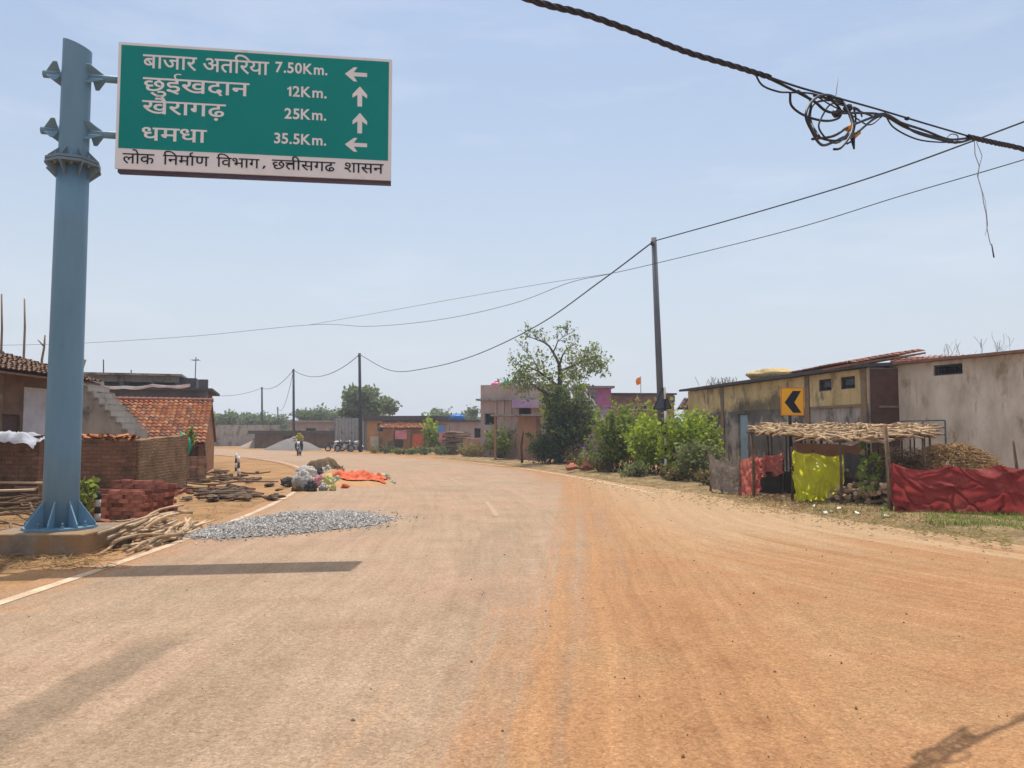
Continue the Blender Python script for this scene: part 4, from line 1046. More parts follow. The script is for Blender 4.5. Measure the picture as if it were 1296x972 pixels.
# long side faces +X: depth axis of house() points to -X
wp = MB(); wp.obox((-12.198, 19.3, .0), (0, 1, 0), (1, 0, 0), 1.6, .012, 2.75); wp.build('whitewash', M['plaster_white'], hr)
for (a, b) in ((17.2, .24), (18.2, .16)):
    q = MB(); q.obox((-12.19, a, 0), (0, 1, 0), (1, 0, 0), b, .1, 3.05); q.build('timber_post', M['wood_dark'], hr)
rf = MB(); tile_roof(rf, (-11.55, 13.2, 3.05), (-11.55, 21.7, 2.98), (-14.8, 21.7, 3.95), (-14.8, 13.2, 4.05), 44, 13, .05, .06)
tile_roof(rf, (-18, 21.7, 3.0), (-18, 13.2, 3.05), (-14.8, 13.2, 4.06), (-14.8, 21.7, 3.96), 44, 13, .05, .06); rf.build('roof', M['tile_brown'], hr)
# poles standing on and behind the roof
for (px, y0, y1, dx, lb) in ((30, 378, 452, 1, 'tall thin bamboo pole rising above the mud house roof'), (1, 372, 460, 1, 'bamboo pole at the very left edge of the roofs'), (53, 424, 455, 4, 'short forked pole on the mud house roof beside the blue pole')):
    a, b = P(px, y1, 21), P(px + dx, y0, 21); q = MB(); q.tube([(a.x, a.y, 1.0), a, (a + b) / 2 + Vector((.02, 0, 0)), b], [.035, .032, .028, .02], 7)
    if px == 53: q.tube([a.lerp(b, .55), P(48, 430, 21)], [.022, .014], 6)
    tag(q.build('bamboo_pole', M['bamboo']), lb, 'pole', 'bamboo poles over the mud house')
# masonry stair and the concrete house behind
stc = MB(); n_ = 9
a0, a1 = P(168, 549, 24.5), P(104, 479, 24.5)
for k in range(n_):
    x1 = a0.x + (a1.x - a0.x) * k / n_; x0 = a0.x + (a1.x - a0.x) * (k + 1) / n_; zt_ = a0.z + (a1.z - a0.z) * (k + .6) / n_
    stc.obox((x0, 24.2, 0), (1, 0, 0), (0, 1, 0), x1 - x0 - .003, 1.3, zt_, 0)
stc.obox((a1.x - 1.5, 24.2, 0), (1, 0, 0), (0, 1, 0), 1.497, 1.3, a1.z + .02)
st_root = thing('masonry_staircase', ((a0.x + a1.x) / 2, 24.8, 0), 'rough outdoor masonry staircase climbing left behind the boundary wall', 'staircase')
stc.build('steps', M['plaster_grey'], st_root)
tr_ = MB()
for k in range(n_):
    x1 = a0.x + (a1.x - a0.x) * k / n_; x0 = a0.x + (a1.x - a0.x) * (k + 1) / n_; zt_ = a0.z + (a1.z - a0.z) * (k + .6) / n_
    tr_.obox((x0 - .02, 24.15, zt_ + .002), (1, 0, 0), (0, 1, 0), x1 - x0 - .01, 1.38, .05)
tr_.build('tread', M['slab'], st_root)
q = MB(); q.tube([P(112, 486, 24), P(103, 470, 24), P(108, 455, 24)], [.05, .045, .035], 7); tag(q.build('bamboo_pole', M['bamboo']), 'crooked pole leaning at the top of the masonry staircase', 'pole', 'bamboo poles over the mud house')
ch, ux, uy, ln = house('concrete_house', 'dark flat-roofed concrete house behind the orange tiled hut', (-19.5, 35.5), (-14.7, 37.0), 5, 3.6, M['plaster_dark'],
    [('window', 1.2, 2.3, 2.0, 3.0, M['win_frame']), ('window', 3.2, 3.9, 2.0, 3.0, M['win_frame'])], ('slab', M['slab_dark'], .12, .35))
def hp(root, ux, uy, u, v, z): return Vector((root.location.x, root.location.y, 0)) + ux * u + uy * v + Vector((0, 0, z))
q = MB(); q.obox(hp(ch, ux, uy, -.2, .3, 4.0), ux, uy, 4.0, .5, .28); q.obox(hp(ch, ux, uy, -.3, -.2, 4.283), ux, uy, 4.3, 3.5, .10); q.build('parapet', M['slab'], ch)
q = MB(); q.obox(hp(ch, ux, uy, .15, .9, 3.723), ux, uy, 4.4, 3.0, .55); q.build('upper_wall', M['plaster_dark'], ch)
for u in (0, 1.3, 2.6, 3.7):
    q = MB(); q.obox(hp(ch, ux, uy, u, .0, 3.723), ux, uy, .18, .18, .27); q.build('pillar', M['plaster_dark'], ch)
q = MB(); q.obox(hp(ch, ux, uy, 4.75, -.2, 2.2), ux, uy, .4, .4, 1.95); q.build('pillar', M['plaster_dark'], ch)
c_ = cloth_panel([hp(ch, ux, uy, .3, -.42, 3.86), hp(ch, ux, uy, 1.6, -.42, 3.78), hp(ch, ux, uy, 2.8, -.42, 3.88), hp(ch, ux, uy, 4.4, -.42, 3.92)], .14, 40, 4, .05, 6)
tag(c_.build('cloth_strip', M['white_paint']), 'long pale cloth strip hung along the concrete house roof edge', 'cloth')
an = thing('tv_antenna', P(247, 478, 37), 'thin television antenna on the concrete house roof corner', 'antenna')
q = MB(); q.tube([P(247, 480, 37), P(248, 452, 37)], .02, 6); q.build('mast', M['pole_dark'], an)
q = MB(); q.tube([P(243, 456, 37), P(252, 455, 37)], .012, 5)
for k in range(5): a = P(243.5 + k * 2, 455.8, 37); q.tube([a + Vector((0, -.25, 0)), a + Vector((0, .25, 0))], .008, 4)
q.build('boom', M['pole_dark'], an)
for (px, y0, y1) in ((131, 455, 476), (166, 468, 490)):
    q = MB(); q.tube([P(px, y1, 36.5), P(px, y0, 36.5)], .025, 6); tag(q.build('roof_rod', M['pole_dark']), 'thin upright rod on the %s of the concrete house roof' % ('left end' if px == 131 else 'middle'), 'rod')
# orange tiled hut
ER, RRt, EL, RL = Vector((-11.75, 29.7, 1.16)), Vector((-12.83, 33.13, 2.92)), Vector((-17.2, 28.0, 1.2)), Vector((-18.3, 31.4, 2.95))
hut, ux, uy, ln = house('tiled_hut', 'small hut with bright orange clay tile roof reaching low to the ground', (-16.9, 29.2), (-12.13, 30.7), 5.2, 1.25, M['hut_wall'], [('door', 4.1, 4.75, 0, 1.1, M['door_brown'])], None)
q = MB(); tile_roof(q, EL, ER, RRt, RL, 30, 14, .06, .06)
br_ = RRt + Vector((-1.05, 3.3, -1.7)); bl_ = RL + Vector((-1.05, 3.3, -1.7)); tile_roof(q, br_, bl_, RL + Vector((0, 0, .01)), RRt + Vector((0, 0, .01)), 30, 14, .06, .06)
q.build('roof', M['tile_orange'], hut)
q = MB()
for k in range(26):
    a = RL.lerp(RRt, k / 26); b = RL.lerp(RRt, (k + 1.15) / 26); q.tube([a + Vector((0, 0, .06)), b + Vector((0, 0, .085))], [.085, .10], 8)
q.build('ridge', M['tile_red'], hut)
q = MB(); q.add([(-12.14, 30.72, 1.2), (-13.68, 35.62, 1.2), (-12.93, 33.15, 2.85), (-12.33, 30.66, 1.2), (-13.87, 35.56, 1.2), (-13.12, 33.1, 2.85)], [(0, 1, 2), (5, 4, 3), (0, 3, 4, 1), (1, 4, 5, 2), (2, 5, 3, 0)]); q.build('gable', M['hut_wall'], hut)
for (px, py, hh) in ((258, 600, 1.3), (268, 590, 1.8)):
    p = G(px, py); q = MB(); q.tube([(p.x, p.y, -.05), (p.x + .03, p.y, hh * .5), (p.x, p.y, hh)], [.05, .045, .04], 7); q.build('timber_post', M['wood_dark'], hut)
# grey brick pile with green net
pb0 = b0.copy(); pb0.data = b0.data.copy(); pb0.data.materials.clear(); pb0.data.materials.append(mat('weathered_brick', [(.3, (.17, .09, .06)), (.5, (.27, .15, .10)), (.7, (.36, .24, .17))], 5, .95, .6, 30, rand=.4)); col.objects.link(pb0)
k = 0; BO2 = G(221, 610)
for lay in range(11):
    for i in range(4):
        for j in range(2):
            o = pb0 if k == 0 else pb0.copy()
            if k: col.objects.link(o)
            k += 1
            tag(o, 'weathered brick in the low pile at the end of the rubble wall', 'brick', 'bricks piled at the wall end')
            place(o, (BO2.x + .15 + i * .235 + rnd.uniform(-.02, .02), BO2.y + j * .15, .037 + lay * .076), (0, 0, rnd.uniform(-.12, .12)))
gn = MB(); c = P(229, 565, BO2.y)
gn.sphere((c.x, c.y + .1, 1.12), (.26, .22, .38), 18, 12, blob_fn(4, .5, 2.2)); tag(gn.build('green_net', M['cloth_green']), 'bundle of green netting on the low brick pile', 'netting')
shrub('leafy_plant', 'thin green sprig growing above the green netting bundle', (c.x + .1, c.y + .4, 1.0), (.18, .15, .75), M['leaf_mid'], 15, 220, .08, 5, lump=.1)
# dark rubble clods by the roadside
rb0 = []
for k in range(4):
    q = MB(); q.sphere((0, 0, 0), (.14, .10, .045), 9, 6, blob_fn(k * 3.1, .6, 1.8), smooth=False); rb0.append(q.build('earth_clod', M['dung'], local=True))
for k in range(96):
    o = rb0[k] if k < 4 else rb0[k % 4].copy()
    if k >= 4: col.objects.link(o)
    tag(o, 'dark clod in the rubble strewn along the left verge', 'clod', 'dark clods on the left verge')
    if k < 60: p = G(rnd.gauss(290, 26), rnd.gauss(627, 4))
    elif k < 95: p = G(rnd.gauss(285, 30), rnd.uniform(598, 613))
    else: p = G(rnd.gauss(352, 14), rnd.gauss(617, 3))
    s_ = rnd.uniform(.5, 1.5); place(o, (p.x, p.y, .04 + rnd.random() * .05), (0, 0, rnd.uniform(0, 6))); o.scale = (s_ * rnd.uniform(.8, 1.8), s_, s_)
for k in range(14):
    o = st0[k % 4].copy(); col.objects.link(o); tag(o, 'branch lying among the dark clods of the left verge', 'branch', 'branches among the clods')
    p = G(rnd.uniform(235, 330), rnd.uniform(600, 632)); place(o, (p.x, p.y, .1), (0, rnd.uniform(-.1, .1), rnd.uniform(-.6, .6))); s_ = rnd.uniform(.5, 1.1); o.scale = (s_, 1.2, 1.2)

# ================================================================ on the road: gravel, sand and sacks
gv = MB()
ga, gb = G(254, 681), G(466, 652)
ctr = (ga + gb) / 2; ax = (gb - ga); La = ax.length / 2 * 1.04; ax.normalize(); ay = Vector((-ax.y, ax.x, 0)); Lb = 1.15
def gz(a, b): return max(0, .19 * (1 - a * a - b * b)) ** 1.0 * (1 + .3 * nse(a * 3, b * 3))
def gpos(a, b, z=0):
    wob = 1 + .18 * nse(a * 2.1 + 4, b * 2.1)
    p = ctr + ax * (a * La * wob) + ay * (b * Lb * wob * (1 + .25 * a)); return Vector((p.x, p.y, z))
gv.grid(lambda u, v: gpos(math.cos(u * 6.2832) * v * .95, math.sin(u * 6.2832) * v * .95, .005 + gz(v, 0) * .85), 40, 10)
for _ in range(15000):
    a = rnd.uniform(0, 6.28); q = math.sqrt(rnd.random()) * (1.0 if rnd.random() < .9 else rnd.uniform(1.05, 1.45))
    A_, B_ = math.cos(a) * q, math.sin(a) * q; p = gpos(A_, B_, 0); p.z = .012 + gz(q, 0) * .9 + rnd.uniform(-.005, .012)
    crumb(gv, p, rnd.uniform(.009, .025))
tag(gv.build('gravel', M['gravel'], origin=tuple(ctr)), 'flat spread of grey crushed stone on the road edge', 'gravel', kind='stuff')
# sand bed with sacks
scx = G(430, 612)
def sz(a, b): r_ = math.hypot(a, b); return .42 * max(0, 1 - r_) ** .85 * (1 + .5 * nse(a * 3 + 1, b * 3)) - .01
h_ = heap(sz, (scx.x, scx.y, .006), 1.75, 1.7, 48, 14); tag(h_.build('sand', M['sand'], origin=(scx.x, scx.y, 0)), 'low bed of orange sand under the sacks and red cloth', 'sand', kind='stuff')
def sack(name, label, px, py, size, mm, seed, rz=0, z=.0, cat='sack', group=None, amp=.22, lift=0):
    p = G(px, py); q = MB(); q.sphere((0, 0, size[2] * .62), size, 40, 26, blob_fn(seed, amp, 1.9))
    def cr(x, y, z_):
        k = .05 * (abs(nse(x * 9 + seed, y * 9, z_ * 9)) - .3) + .02 * nse(x * 24, y * 24, z_ * 24 + seed)
        l = math.sqrt(x * x + y * y + z_ * z_) + 1e-6
        return (x + k * x / l * 2.2, y + k * y / l * 2.2, max(0, z_ + k * 1.6))
    q.v = [cr(*v_) for v_ in q.v]
    o = q.build(name, mm, local=True); o.location = (p.x, p.y, z + lift); o.rotation_euler = (0, 0, rz); tag(o, label, cat, group); return o
# tarpaulin-covered mound
p = G(404, 607)
tm = heap(lambda a, b: (.60 * max(0, 1 - math.hypot(a, b) ** 3.2) ** .8 * (1 + .35 * nse(a * 1.5 + 3, b * 1.5)) + (.10 * abs(nse(a * 3 + b, b * 3)) + .03 * nse(a * 12, b * 12)) * min(1, 4 * (1 - math.hypot(a, b)))), (p.x, p.y + .5, .01), .80, .6, 72, 30)
tag(tm.build('covered_mound', M['tarp_brown']), 'rounded mound under a crumpled brown tarpaulin behind the sacks', 'mound')
sack('cement_sack', 'white woven sack slumped at the left end of the sand bed', 383, 621, (.27, .22, .34), M['sack_white'], 2, .3)
sack('cement_sack', 'pale sack lying behind the white slumped sack', 388, 612, (.36, .25, .34), M['sack_white'], 9, -.4)
sack('cloth_bundle', 'dusty pink cloth bundle beside the white sack', 404, 617, (.19, .17, .22), M['sack_pink'], 4)
sack('cloth_bundle', 'dark rag bundle at the left tip of the sand bed', 368, 616, (.28, .18, .17), M['cloth_dark'], 14)
sack('cloth_bundle', 'dark rag bundle between the pale sacks', 400, 611, (.22, .18, .32), M['cloth_dark'], 24)
sack('cement_sack', 'yellow woven sack between pink bundle and red cloth', 415, 617, (.2, .17, .24), M['sack_yellow'], 6, .5)
sack('cement_sack', 'small white sack behind the yellow sack', 414, 610, (.2, .18, .33), M['sack_white'], 16, .1)
sack('cloth_bundle', 'greenish cloth rolled along the right end of the sand bed', 483, 607, (.42, .2, .12), M['sack_green'], 7, -.8)
sack('cloth_bundle', 'dark green rag at the right tip of the sand bed', 494, 612, (.18, .12, .06), M['leaf_dark'] if False else M['sack_green'], 17, -.5)
for k, (px, py, sz_, mm_, lb) in enumerate(((394, 622, (.16, .14, .16), 'cloth_dark', 'small dark rag at the foot of the white slumped sack'), (409, 621, (.14, .12, .12), 'sack_white', 'crumpled pale plastic bag in front of the pink bundle'), (424, 615, (.16, .14, .18), 'sack_green', 'dull green cloth lump between yellow sack and red cloth'), (421, 621, (.12, .1, .09), 'sack_yellow', 'little yellow plastic bag at the front of the sand bed'), (375, 622, (.15, .12, .12), 'tarp_brown', 'brown crumpled rag left of the white slumped sack'), (428, 608, (.2, .16, .3), 'tarp_brown', 'brown crumpled cloth at the top left of the red cloth'), (436, 618, (.11, .09, .07), 'cloth_red', 'small red scrap of cloth in front of the red cloth'))):
    sack('cloth_bundle', lb, px, py, sz_, M[mm_], 31 + k * 3, k * .7, amp=.4)
rc = MB()
r0 = G(458, 612)
def rcl(u, v):
    x = r0.x - .72 + u * 1.5 + .25 * (v - .5) * (1 - u); y = r0.y - 1.15 + v * 2.1 * (1 - .35 * u) + .25 * nse(u * 3, 1) + .5 * u
    x += .14 * nse(u * 6, v * 6); y += .16 * nse(u * 5 + 3, v * 6)
    e = min(u, 1 - u, v, 1 - v)
    base = max(0.0, sz((x - scx.x) / 1.75, (y - scx.y) / 1.7))
    z = base + .03 + (.20 * abs(nse(x * 6 - y * 2.4, y * 2, 1)) + .08 * abs(nse(x * 4 + y * 3.0, y * 2.2, 3)) + .05 * nse(x * 14, y * 8)) * min(1, .25 + e * 6)
    return (x, y, max(base + .012, z))
rc.grid(rcl, 70, 70); tag(rc.build('red_cloth', M['cloth_red']), 'crumpled orange-red cloth spread over the sand bed', 'cloth')

# ================================================================ far left background
def stone_heap(label, px, py, wpx, hpx, mm):
    p = G(px, py); k = p.y / FPX
    m_ = heap(lambda a, b: hpx * k * max(0, 1 - math.hypot(a, b)) ** .9 * (1 + .12 * nse(a * 4, b * 4)), (p.x, p.y + wpx * k * .5, .0), wpx * k, wpx * k * .7, 40, 12)
    o = m_.build('stone_heap', mm); tag(o, label, 'heap')
stone_heap('large grey crushed stone heap behind the motorcyclist', 366, 570, 36, 18, M['heap_grey'])
stone_heap('smaller tan gravel heap left of the big grey heap', 322, 567, 24, 12, M['heap_tan'])
rough_wall('compound_wall', 'long grey compound wall far off left of the heaps', (-37.5, 95), (-29, 97), 2.6, 2.6, .25, M['plaster_grey'], 31, amp=0)
house('low_house', 'long low pinkish flat-roofed house behind the stone heaps', (-27.5, 96), (-19.8, 96), 8, 2.9, M['plaster_pink'], [('window', 2, 3.2, 1.2, 2.2, M['win_frame']), ('window', 5, 6.2, 1.2, 2.2, M['win_frame'])], ('slab', M['slab'], .25, .5))
sh, ux, uy, ln = house('roadside_shed', 'low brown shed with dark projecting roof behind the heaps', (-27.2, 82), (-17.5, 83), 4, 1.5, M['mud'], [('door', 3, 4, 0, 1.3, M['door_brown'])], ('slab', M['slab_dark'], .35, .6))
house('pale_hut', 'small pale hut right of the low shed', (-20.6, 88), (-17.6, 88.4), 3, 2.0, M['plaster_beige'], [('door', 1, 1.9, 0, 1.7, M['door_brown'])], ('slab', M['slab'], .15, .3))
# corrugated gate
gt = thing('metal_gate', (*G(444, 569).xy, 0), 'grey corrugated metal gate left of the ochre house', 'gate')
p0, p1 = Vector((-16.0, 70, 0)), Vector((-13.2, 70.4, 0)); q = MB()
q.grid(lambda u, v: p0.lerp(p1, u) + Vector((0, .04 * math.sin(u * 60), .05 + v * 2.9)), 90, 1); q.build('corrugated_sheet', M['tin'], gt)
for t in (0, .5, 1): q = MB(); a = p0.lerp(p1, t); q.tube([a + Vector((0, .12, -.1)), a + Vector((0, .12, 3.05))], .06, 8); q.build('gate_post', M['pole_dark'], gt)

# ================================================================ middle background
oh, ux, uy, ln = house('ochre_house', 'ochre house with short red tile awning and dark flat roof on the bend', (-13.1, 70), (-7.0, 68.5), 7, 2.7, M['plaster_orange'],
    [('window', 1.0, 1.6, 1.7, 2.5, M['door_blue']), ('door', 2.6, 3.5, 0, 1.9, M['door_brown'])], ('slab', M['slab_dark'], .42, .3))
q = MB(); a = hp(oh, ux, uy, 1.5, -1.0, 2.05); b = hp(oh, ux, uy, 6.1, -1.0, 2.0); c = hp(oh, ux, uy, 6.1, -.01, 2.68); d = hp(oh, ux, uy, 1.5, -.01, 2.68)
tile_roof(q, a, b, c, d, 22, 5, .05, .05); q.build('awning', M['tile_orange'], oh)
for u in (1.6, 3.2, 4.6, 6.0): q = MB(); e = hp(oh, ux, uy, u, -.95, 0); q.tube([e, e + Vector((0, 0, 2.05))], .05, 7); q.build('awning_post', M['wood_dark'], oh)
q = MB(); q.obox(hp(oh, ux, uy, .5, -.35, 0), ux, uy, .9, .3, 1.3); tag(q.build('block_stack', M['plaster_beige']), 'pale block stack against the ochre house wall', 'stack')
def hung(name, label, px0, px1, py0, drop, Y, mm, cat='cloth'):
    a, b = P(px0, py0, Y), P(px1, py0, Y); c_ = cloth_panel([a, b], drop, 14, 8, .05, 3, px0); o = c_.build(name, mm); tag(o, label, cat); return o
hung('hanging_cloth', 'pink cloth hung under the awning of the ochre house', 500, 515, 544, .75, 66, M['cloth_pink'])
hung('hanging_cloth', 'red cloth hung right of the pink cloth at the ochre house', 523, 534, 549, 1.1, 66, M['cloth_red'])
hung('hanging_cloth', 'blue cloth hung near the banana plant by the log pile', 554, 563, 538, .7, 65, M['cloth_blue'])
hung('hanging_cloth', 'magenta cloth hung under the blue cloth by the log pile', 556, 567, 547, .9, 64.6, M['cloth_pink'])
ln_ = MB(); ln_.tube([P(498, 543.5, 66), P(520, 547, 66), P(537, 548.5, 66), P(552, 537, 65.2), P(568, 537, 65)], .012, 5); tag(ln_.build('washing_line', M['wire']), 'washing line with coloured cloths in front of the ochre house', 'washing line')
for px in (498, 537, 569):
    p = P(px, 536 if px > 540 else 542, 65.6); q = MB(); q.tube([(p.x, p.y, -.05), (p.x, p.y, p.z)], .035, 6); tag(q.build('washing_pole', M['wood_dark']), {498: 'washing line pole under the tile awning', 537: 'washing line pole between red and blue cloths', 569: 'washing line pole by the log pile'}[px], 'pole')
shrub('banana_plant', 'bright green and yellow plant behind the washing line', (*P(546, 560, 66.5).xy, 0), (.9, .6, 2.4), M['leaf_bright'], 41, 900, .28, 9, lump=.35)
for k, (px, sz_) in enumerate(((505, .5), (520, .7), (552, .8), (568, .9), (582, .7))):
    shrub('low_weed', 'grey-green roadside weed tuft on the bend below %s' % ('the pink cloth', 'the red cloth', 'the banana plant', 'the blue cloth', 'the log pile')[k], (*G(px, 575).xy, 0), (sz_ * 1.1, .5, sz_ * .7), M['leaf_grey'], 50 + k, 300, .14, 7, group='weeds along the bend', lump=.25)
for k, (px, py, hh, mm_, lb) in enumerate(((488, 574, .8, 'leaf_dark', 'dark weed clump at the corner of the ochre house'), (514, 575, .55, 'leaf_dry', 'dry weed clump under the pink cloth'), (536, 575.5, .6, 'leaf_dark', 'dark weed clump under the red cloth'), (561, 576, .75, 'leaf_dark', 'dark weed clump below the blue cloth'), (590, 577.5, .7, 'leaf_dry', 'dry weed clump at the right end of the log pile'), (475, 573.5, .5, 'leaf_dry', 'dry weed clump at the foot of the dark utility pole'))):
    shrub('low_weed', lb, (*G(px, py).xy, 0), (.7, .5, hh * .8), M[mm_], 160 + k, 320, .13, 12, group='weeds along the bend', lump=.22, bark=M['wood_dark'])
bxp = MB(); bxp.box((0, 0, .25), (.5, .4, .5), jit=.02); bx0 = bxp.build('crate', M['wood_dark'], local=True); bv_ = bx0.modifiers.new('bevel', 'BEVEL'); bv_.width = .015
for k, (px, py, z, s_, rz, lb) in enumerate(((493, 572.5, 0, 1.2, .2, 'dark crate beside the ochre house door'), (497, 572.3, 0, .9, .6, 'smaller dark crate beside the pink cloth'), (493.5, 572.5, .6, .8, .4, 'dark crate stacked on another beside the ochre house'), (572, 576, 0, 1.3, -.3, 'dark crate in front of the log pile'), (530, 573.5, 0, 1.0, .1, 'dark crate under the red hanging cloth'))):
    o = bx0 if k == 0 else bx0.copy()
    if k: col.objects.link(o)
    tag(o, lb, 'crate', 'crates along the bend'); p = G(px, py); place(o, (p.x, p.y, z), (0, 0, rz)); o.scale = (s_, s_, s_)
# log pile
lg = [stick_mb(2.2, .06, .05, 7).build('log', M['wood_dark'], local=True) for _ in range(3)]
for k in range(42):
    o = lg[k] if k < 3 else lg[k % 3].copy()
    if k >= 3: col.objects.link(o)
    tag(o, 'dark log in the tall wood pile beside the ochre house', 'log', 'logs in the tall wood pile')
    row = k // 6; p = P(578, 560, 62); place(o, (p.x + rnd.uniform(-.25, .25), 61.6 + (k % 6) * .2, .15 + row * .24 + rnd.uniform(-.03, .03)), (0, rnd.uniform(-.06, .06), rnd.uniform(-.15, .15))); o.scale = (.85, 1.4, 1.4)
# blue tank on the roof behind
gh, ux, uy, ln = house('grey_house', 'small grey flat-roofed house between ochre house and pink house', (-5.6, 66), (-1.5, 65), 6, 2.55, M['plaster_pink'], [('window', 2.5, 3.4, 1.2, 2.0, M['win_frame'])], ('slab', M['slab_dark'], .15, .2))
def tank(label, c, r, h, mm):
    root = thing('water_tank', c, label, 'water tank'); c = Vector(c)
    q = MB(); prof = [(0, r * .96), (h * .1, r), (h * .3, r), (h * .32, r * 1.03), (h * .36, r), (h * .6, r), (h * .62, r * 1.03), (h * .66, r), (h * .82, r * .96), (h * .95, r * .6), (h, r * .35)]
    q.tube([c + Vector((0, 0, z)) for z, _ in prof], [x for _, x in prof], 20); q.build('body', mm, root)
    q = MB(); q.tube([c + Vector((0, 0, h)), c + Vector((0, 0, h * 1.08))], r * .38, 14); q.build('lid', mm, root)
tank('blue plastic water tank on the grey house roof', (-4.7, 66.8, 2.706), .62, .5, M['tank_blue'])
# pink house
ph, ux, uy, ln = house('pink_house', 'dusty pink two-storey house with high parapet and pink roof tank', (-2.05, 50.5), (2.4, 49.2), 6, 3.7, M['plaster_pink'],
    [('window', .25, .95, 2.1, 2.9, M['door_blue']), ('window', 2.6, 3.4, 2.2, 3.2, M['win_frame'])], ('slab', M['slab'], .12, .25))
q = MB()
for (u, v, lu, lv) in ((0, 0, ln, .15), (0, .15, .15, 5.7), (ln - .15, .15, .15, 5.7), (0, 5.85, ln, .15)): q.obox(hp(ph, ux, uy, u, v, 3.823), ux, uy, lu, lv, .9)
q.build('parapet', M['plaster_pink'], ph)
for u in (1.0, 1.5, 2.0): q = MB(); q.obox(hp(ph, ux, uy, u, -.12, 2.5), ux, uy, .12, .12, 1.2); q.build('pilaster', M['plaster_pink'], ph)
q = MB(); q.obox(hp(ph, ux, uy, 2.3, -.6, 3.2), ux, uy, 2.3, .55, .5); q.build('balcony', M['purple'], ph)
tank('magenta round water tank on the pink house roof', hp(ph, ux, uy, .8, 1.0, 4.33), .42, .65, M['tank_pink'])
q = MB(); q.sphere(hp(ph, ux, uy, 1.75, .6, 4.86), (.45, .3, .22), 14, 9, blob_fn(3, .5, 2.5)); tag(q.build('teal_tarp', M['tank_teal']), 'crumpled teal tarpaulin on the pink house parapet', 'tarpaulin')
for k in range(2):
    q = MB(); c = hp(ph, ux, uy, 2.3 + k * .45, .3, 4.72); q.tube([c + Vector((math.cos(a) * .32, 0, math.sin(a) * .32)) for a in [i * math.pi / 10 for i in range(11)]], .02, 5); tag(q.build('pipe_hoop', M['pole_dark']), 'dark pipe hoop on the pink house parapet', 'pipe', 'pipe hoops on the pink house parapet')
# brown kiosk with slab roof
bkx, ux, uy, ln = house('brown_kiosk', 'narrow brown kiosk with pale slab roof in front of the pink house', (.35, 44), (1.35, 43.8), 1.6, 2.55, M['plaster_brown'], [], None)
q = MB(); q.obox(hp(bkx, ux, uy, -1.55, -.35, 2.553), ux, uy, 3.0, 2.4, .1); q.build('roof', M['slab'], bkx)
for u in (-1.4,): q = MB(); q.obox(hp(bkx, ux, uy, u, 0, 0), ux, uy, .12, .12, 2.55); q.build('pillar', M['plaster_brown'], bkx)
rough_wall('low_brick_wall', 'low pinkish wall between log pile and brown kiosk', (-3.4, 54.0), (-.3, 51), 1.2, 1.2, .2, M['plaster_brown'], 12, amp=.02)
q = MB(); p = G(661, 588); q.tube([(p.x, p.y, -.05), (p.x - .05, p.y, .9), (p.x + .05, p.y, 1.75)], [.07, .06, .05], 7); tag(q.build('wooden_post', M['wood_dark']), 'weathered wooden post in front of the brown kiosk', 'post')
# purple house with outdoor stairs
pp, ux, uy, ln = house('purple_house', 'bright purple house with white-railed outdoor stairs behind the tree', (3.7, 42.4), (5.3, 42.5), 2.6, 4.05, M['purple'], [('window', .2, .7, 2.6, 3.3, M['win_frame'])], ('slab', M['slab'], .12, .3))
q = MB(); q.obox(hp(pp, ux, uy, .95, -.04, 3.0), ux, uy, .8, .035, 1.08); q.build('painted_panel', M['magenta'], pp)
q = MB()
for k in range(10): q.obox(hp(pp, ux, uy, .1 + k * .16, -1.1, 0), ux, uy, .157, 1.05, 3.3 - k * .29)
q.build('steps', M['purple'], pp)
for v in (-1.12, -.2):
    q = MB(); a, b = hp(pp, ux, uy, .1, v, 4.1), hp(pp, ux, uy, 1.7, v, 1.35); q.tube([a, b], .035, 7); q.tube([a - Vector((0, 0, .35)), b - Vector((0, 0, .35))], .025, 6)
    for k in range(6): e = a.lerp(b, k / 5); q.tube([e, e - Vector((0, 0, .85))], .02, 6)
    q.build('handrail', M['white_paint'], pp)
# wall with lattice vents
vh, ux, uy, ln = house('vented_house', 'brown-red house with a row of pale vents under its flat roof', (5.4, 46.4), (9.8, 46.8), 6, 3.9, M['plaster_brown'],
    [('window', .3 + k * .55, .62 + k * .55, 3.0, 3.3, M['white_paint']) for k in range(6)], ('slab', M['slab_dark'], .1, .15))
q = MB(); q.obox(hp(vh, ux, uy, -.05, -.06, 3.45), ux, uy, ln + .1, .05, .40); q.build('red_band', M['rust_roof'], vh)
fg = thing('saffron_flag', P(811, 505, 44), 'small saffron flag on a thin stick above the shrubs', 'flag')
q = MB(); q.tube([P(811, 512, 44), P(811, 476, 44)], .018, 6); q.build('stick', M['bamboo'], fg)
q = MB(); fa, fb = P(810.5, 477, 44), P(810.5, 486, 44)
q.grid(lambda u, v: fa.lerp(fb, v) + Vector((-.28 * u * (1 - .5 * abs(v - .5)), .06 * math.sin(u * 6), -.08 * u)), 10, 6); q.build('flag_cloth', M['flag'], fg)
wh, ux, uy, ln = house('whitewashed_house', 'small whitewashed house left of the long yellow house', (8.9, 40), (11, 39.2), 4, 2.9, M['plaster_white'], [('window', .3, .7, 1.6, 2.2, M['win_frame'])], None)
q = MB(); tile_roof(q, hp(wh, ux, uy, -.3, -.4, 2.85), hp(wh, ux, uy, 2.4, -.4, 2.85), hp(wh, ux, uy, 2.4, 2.2, 3.5), hp(wh, ux, uy, -.3, 2.2, 3.5), 12, 9); q.build('roof', M['tile_brown'], wh)

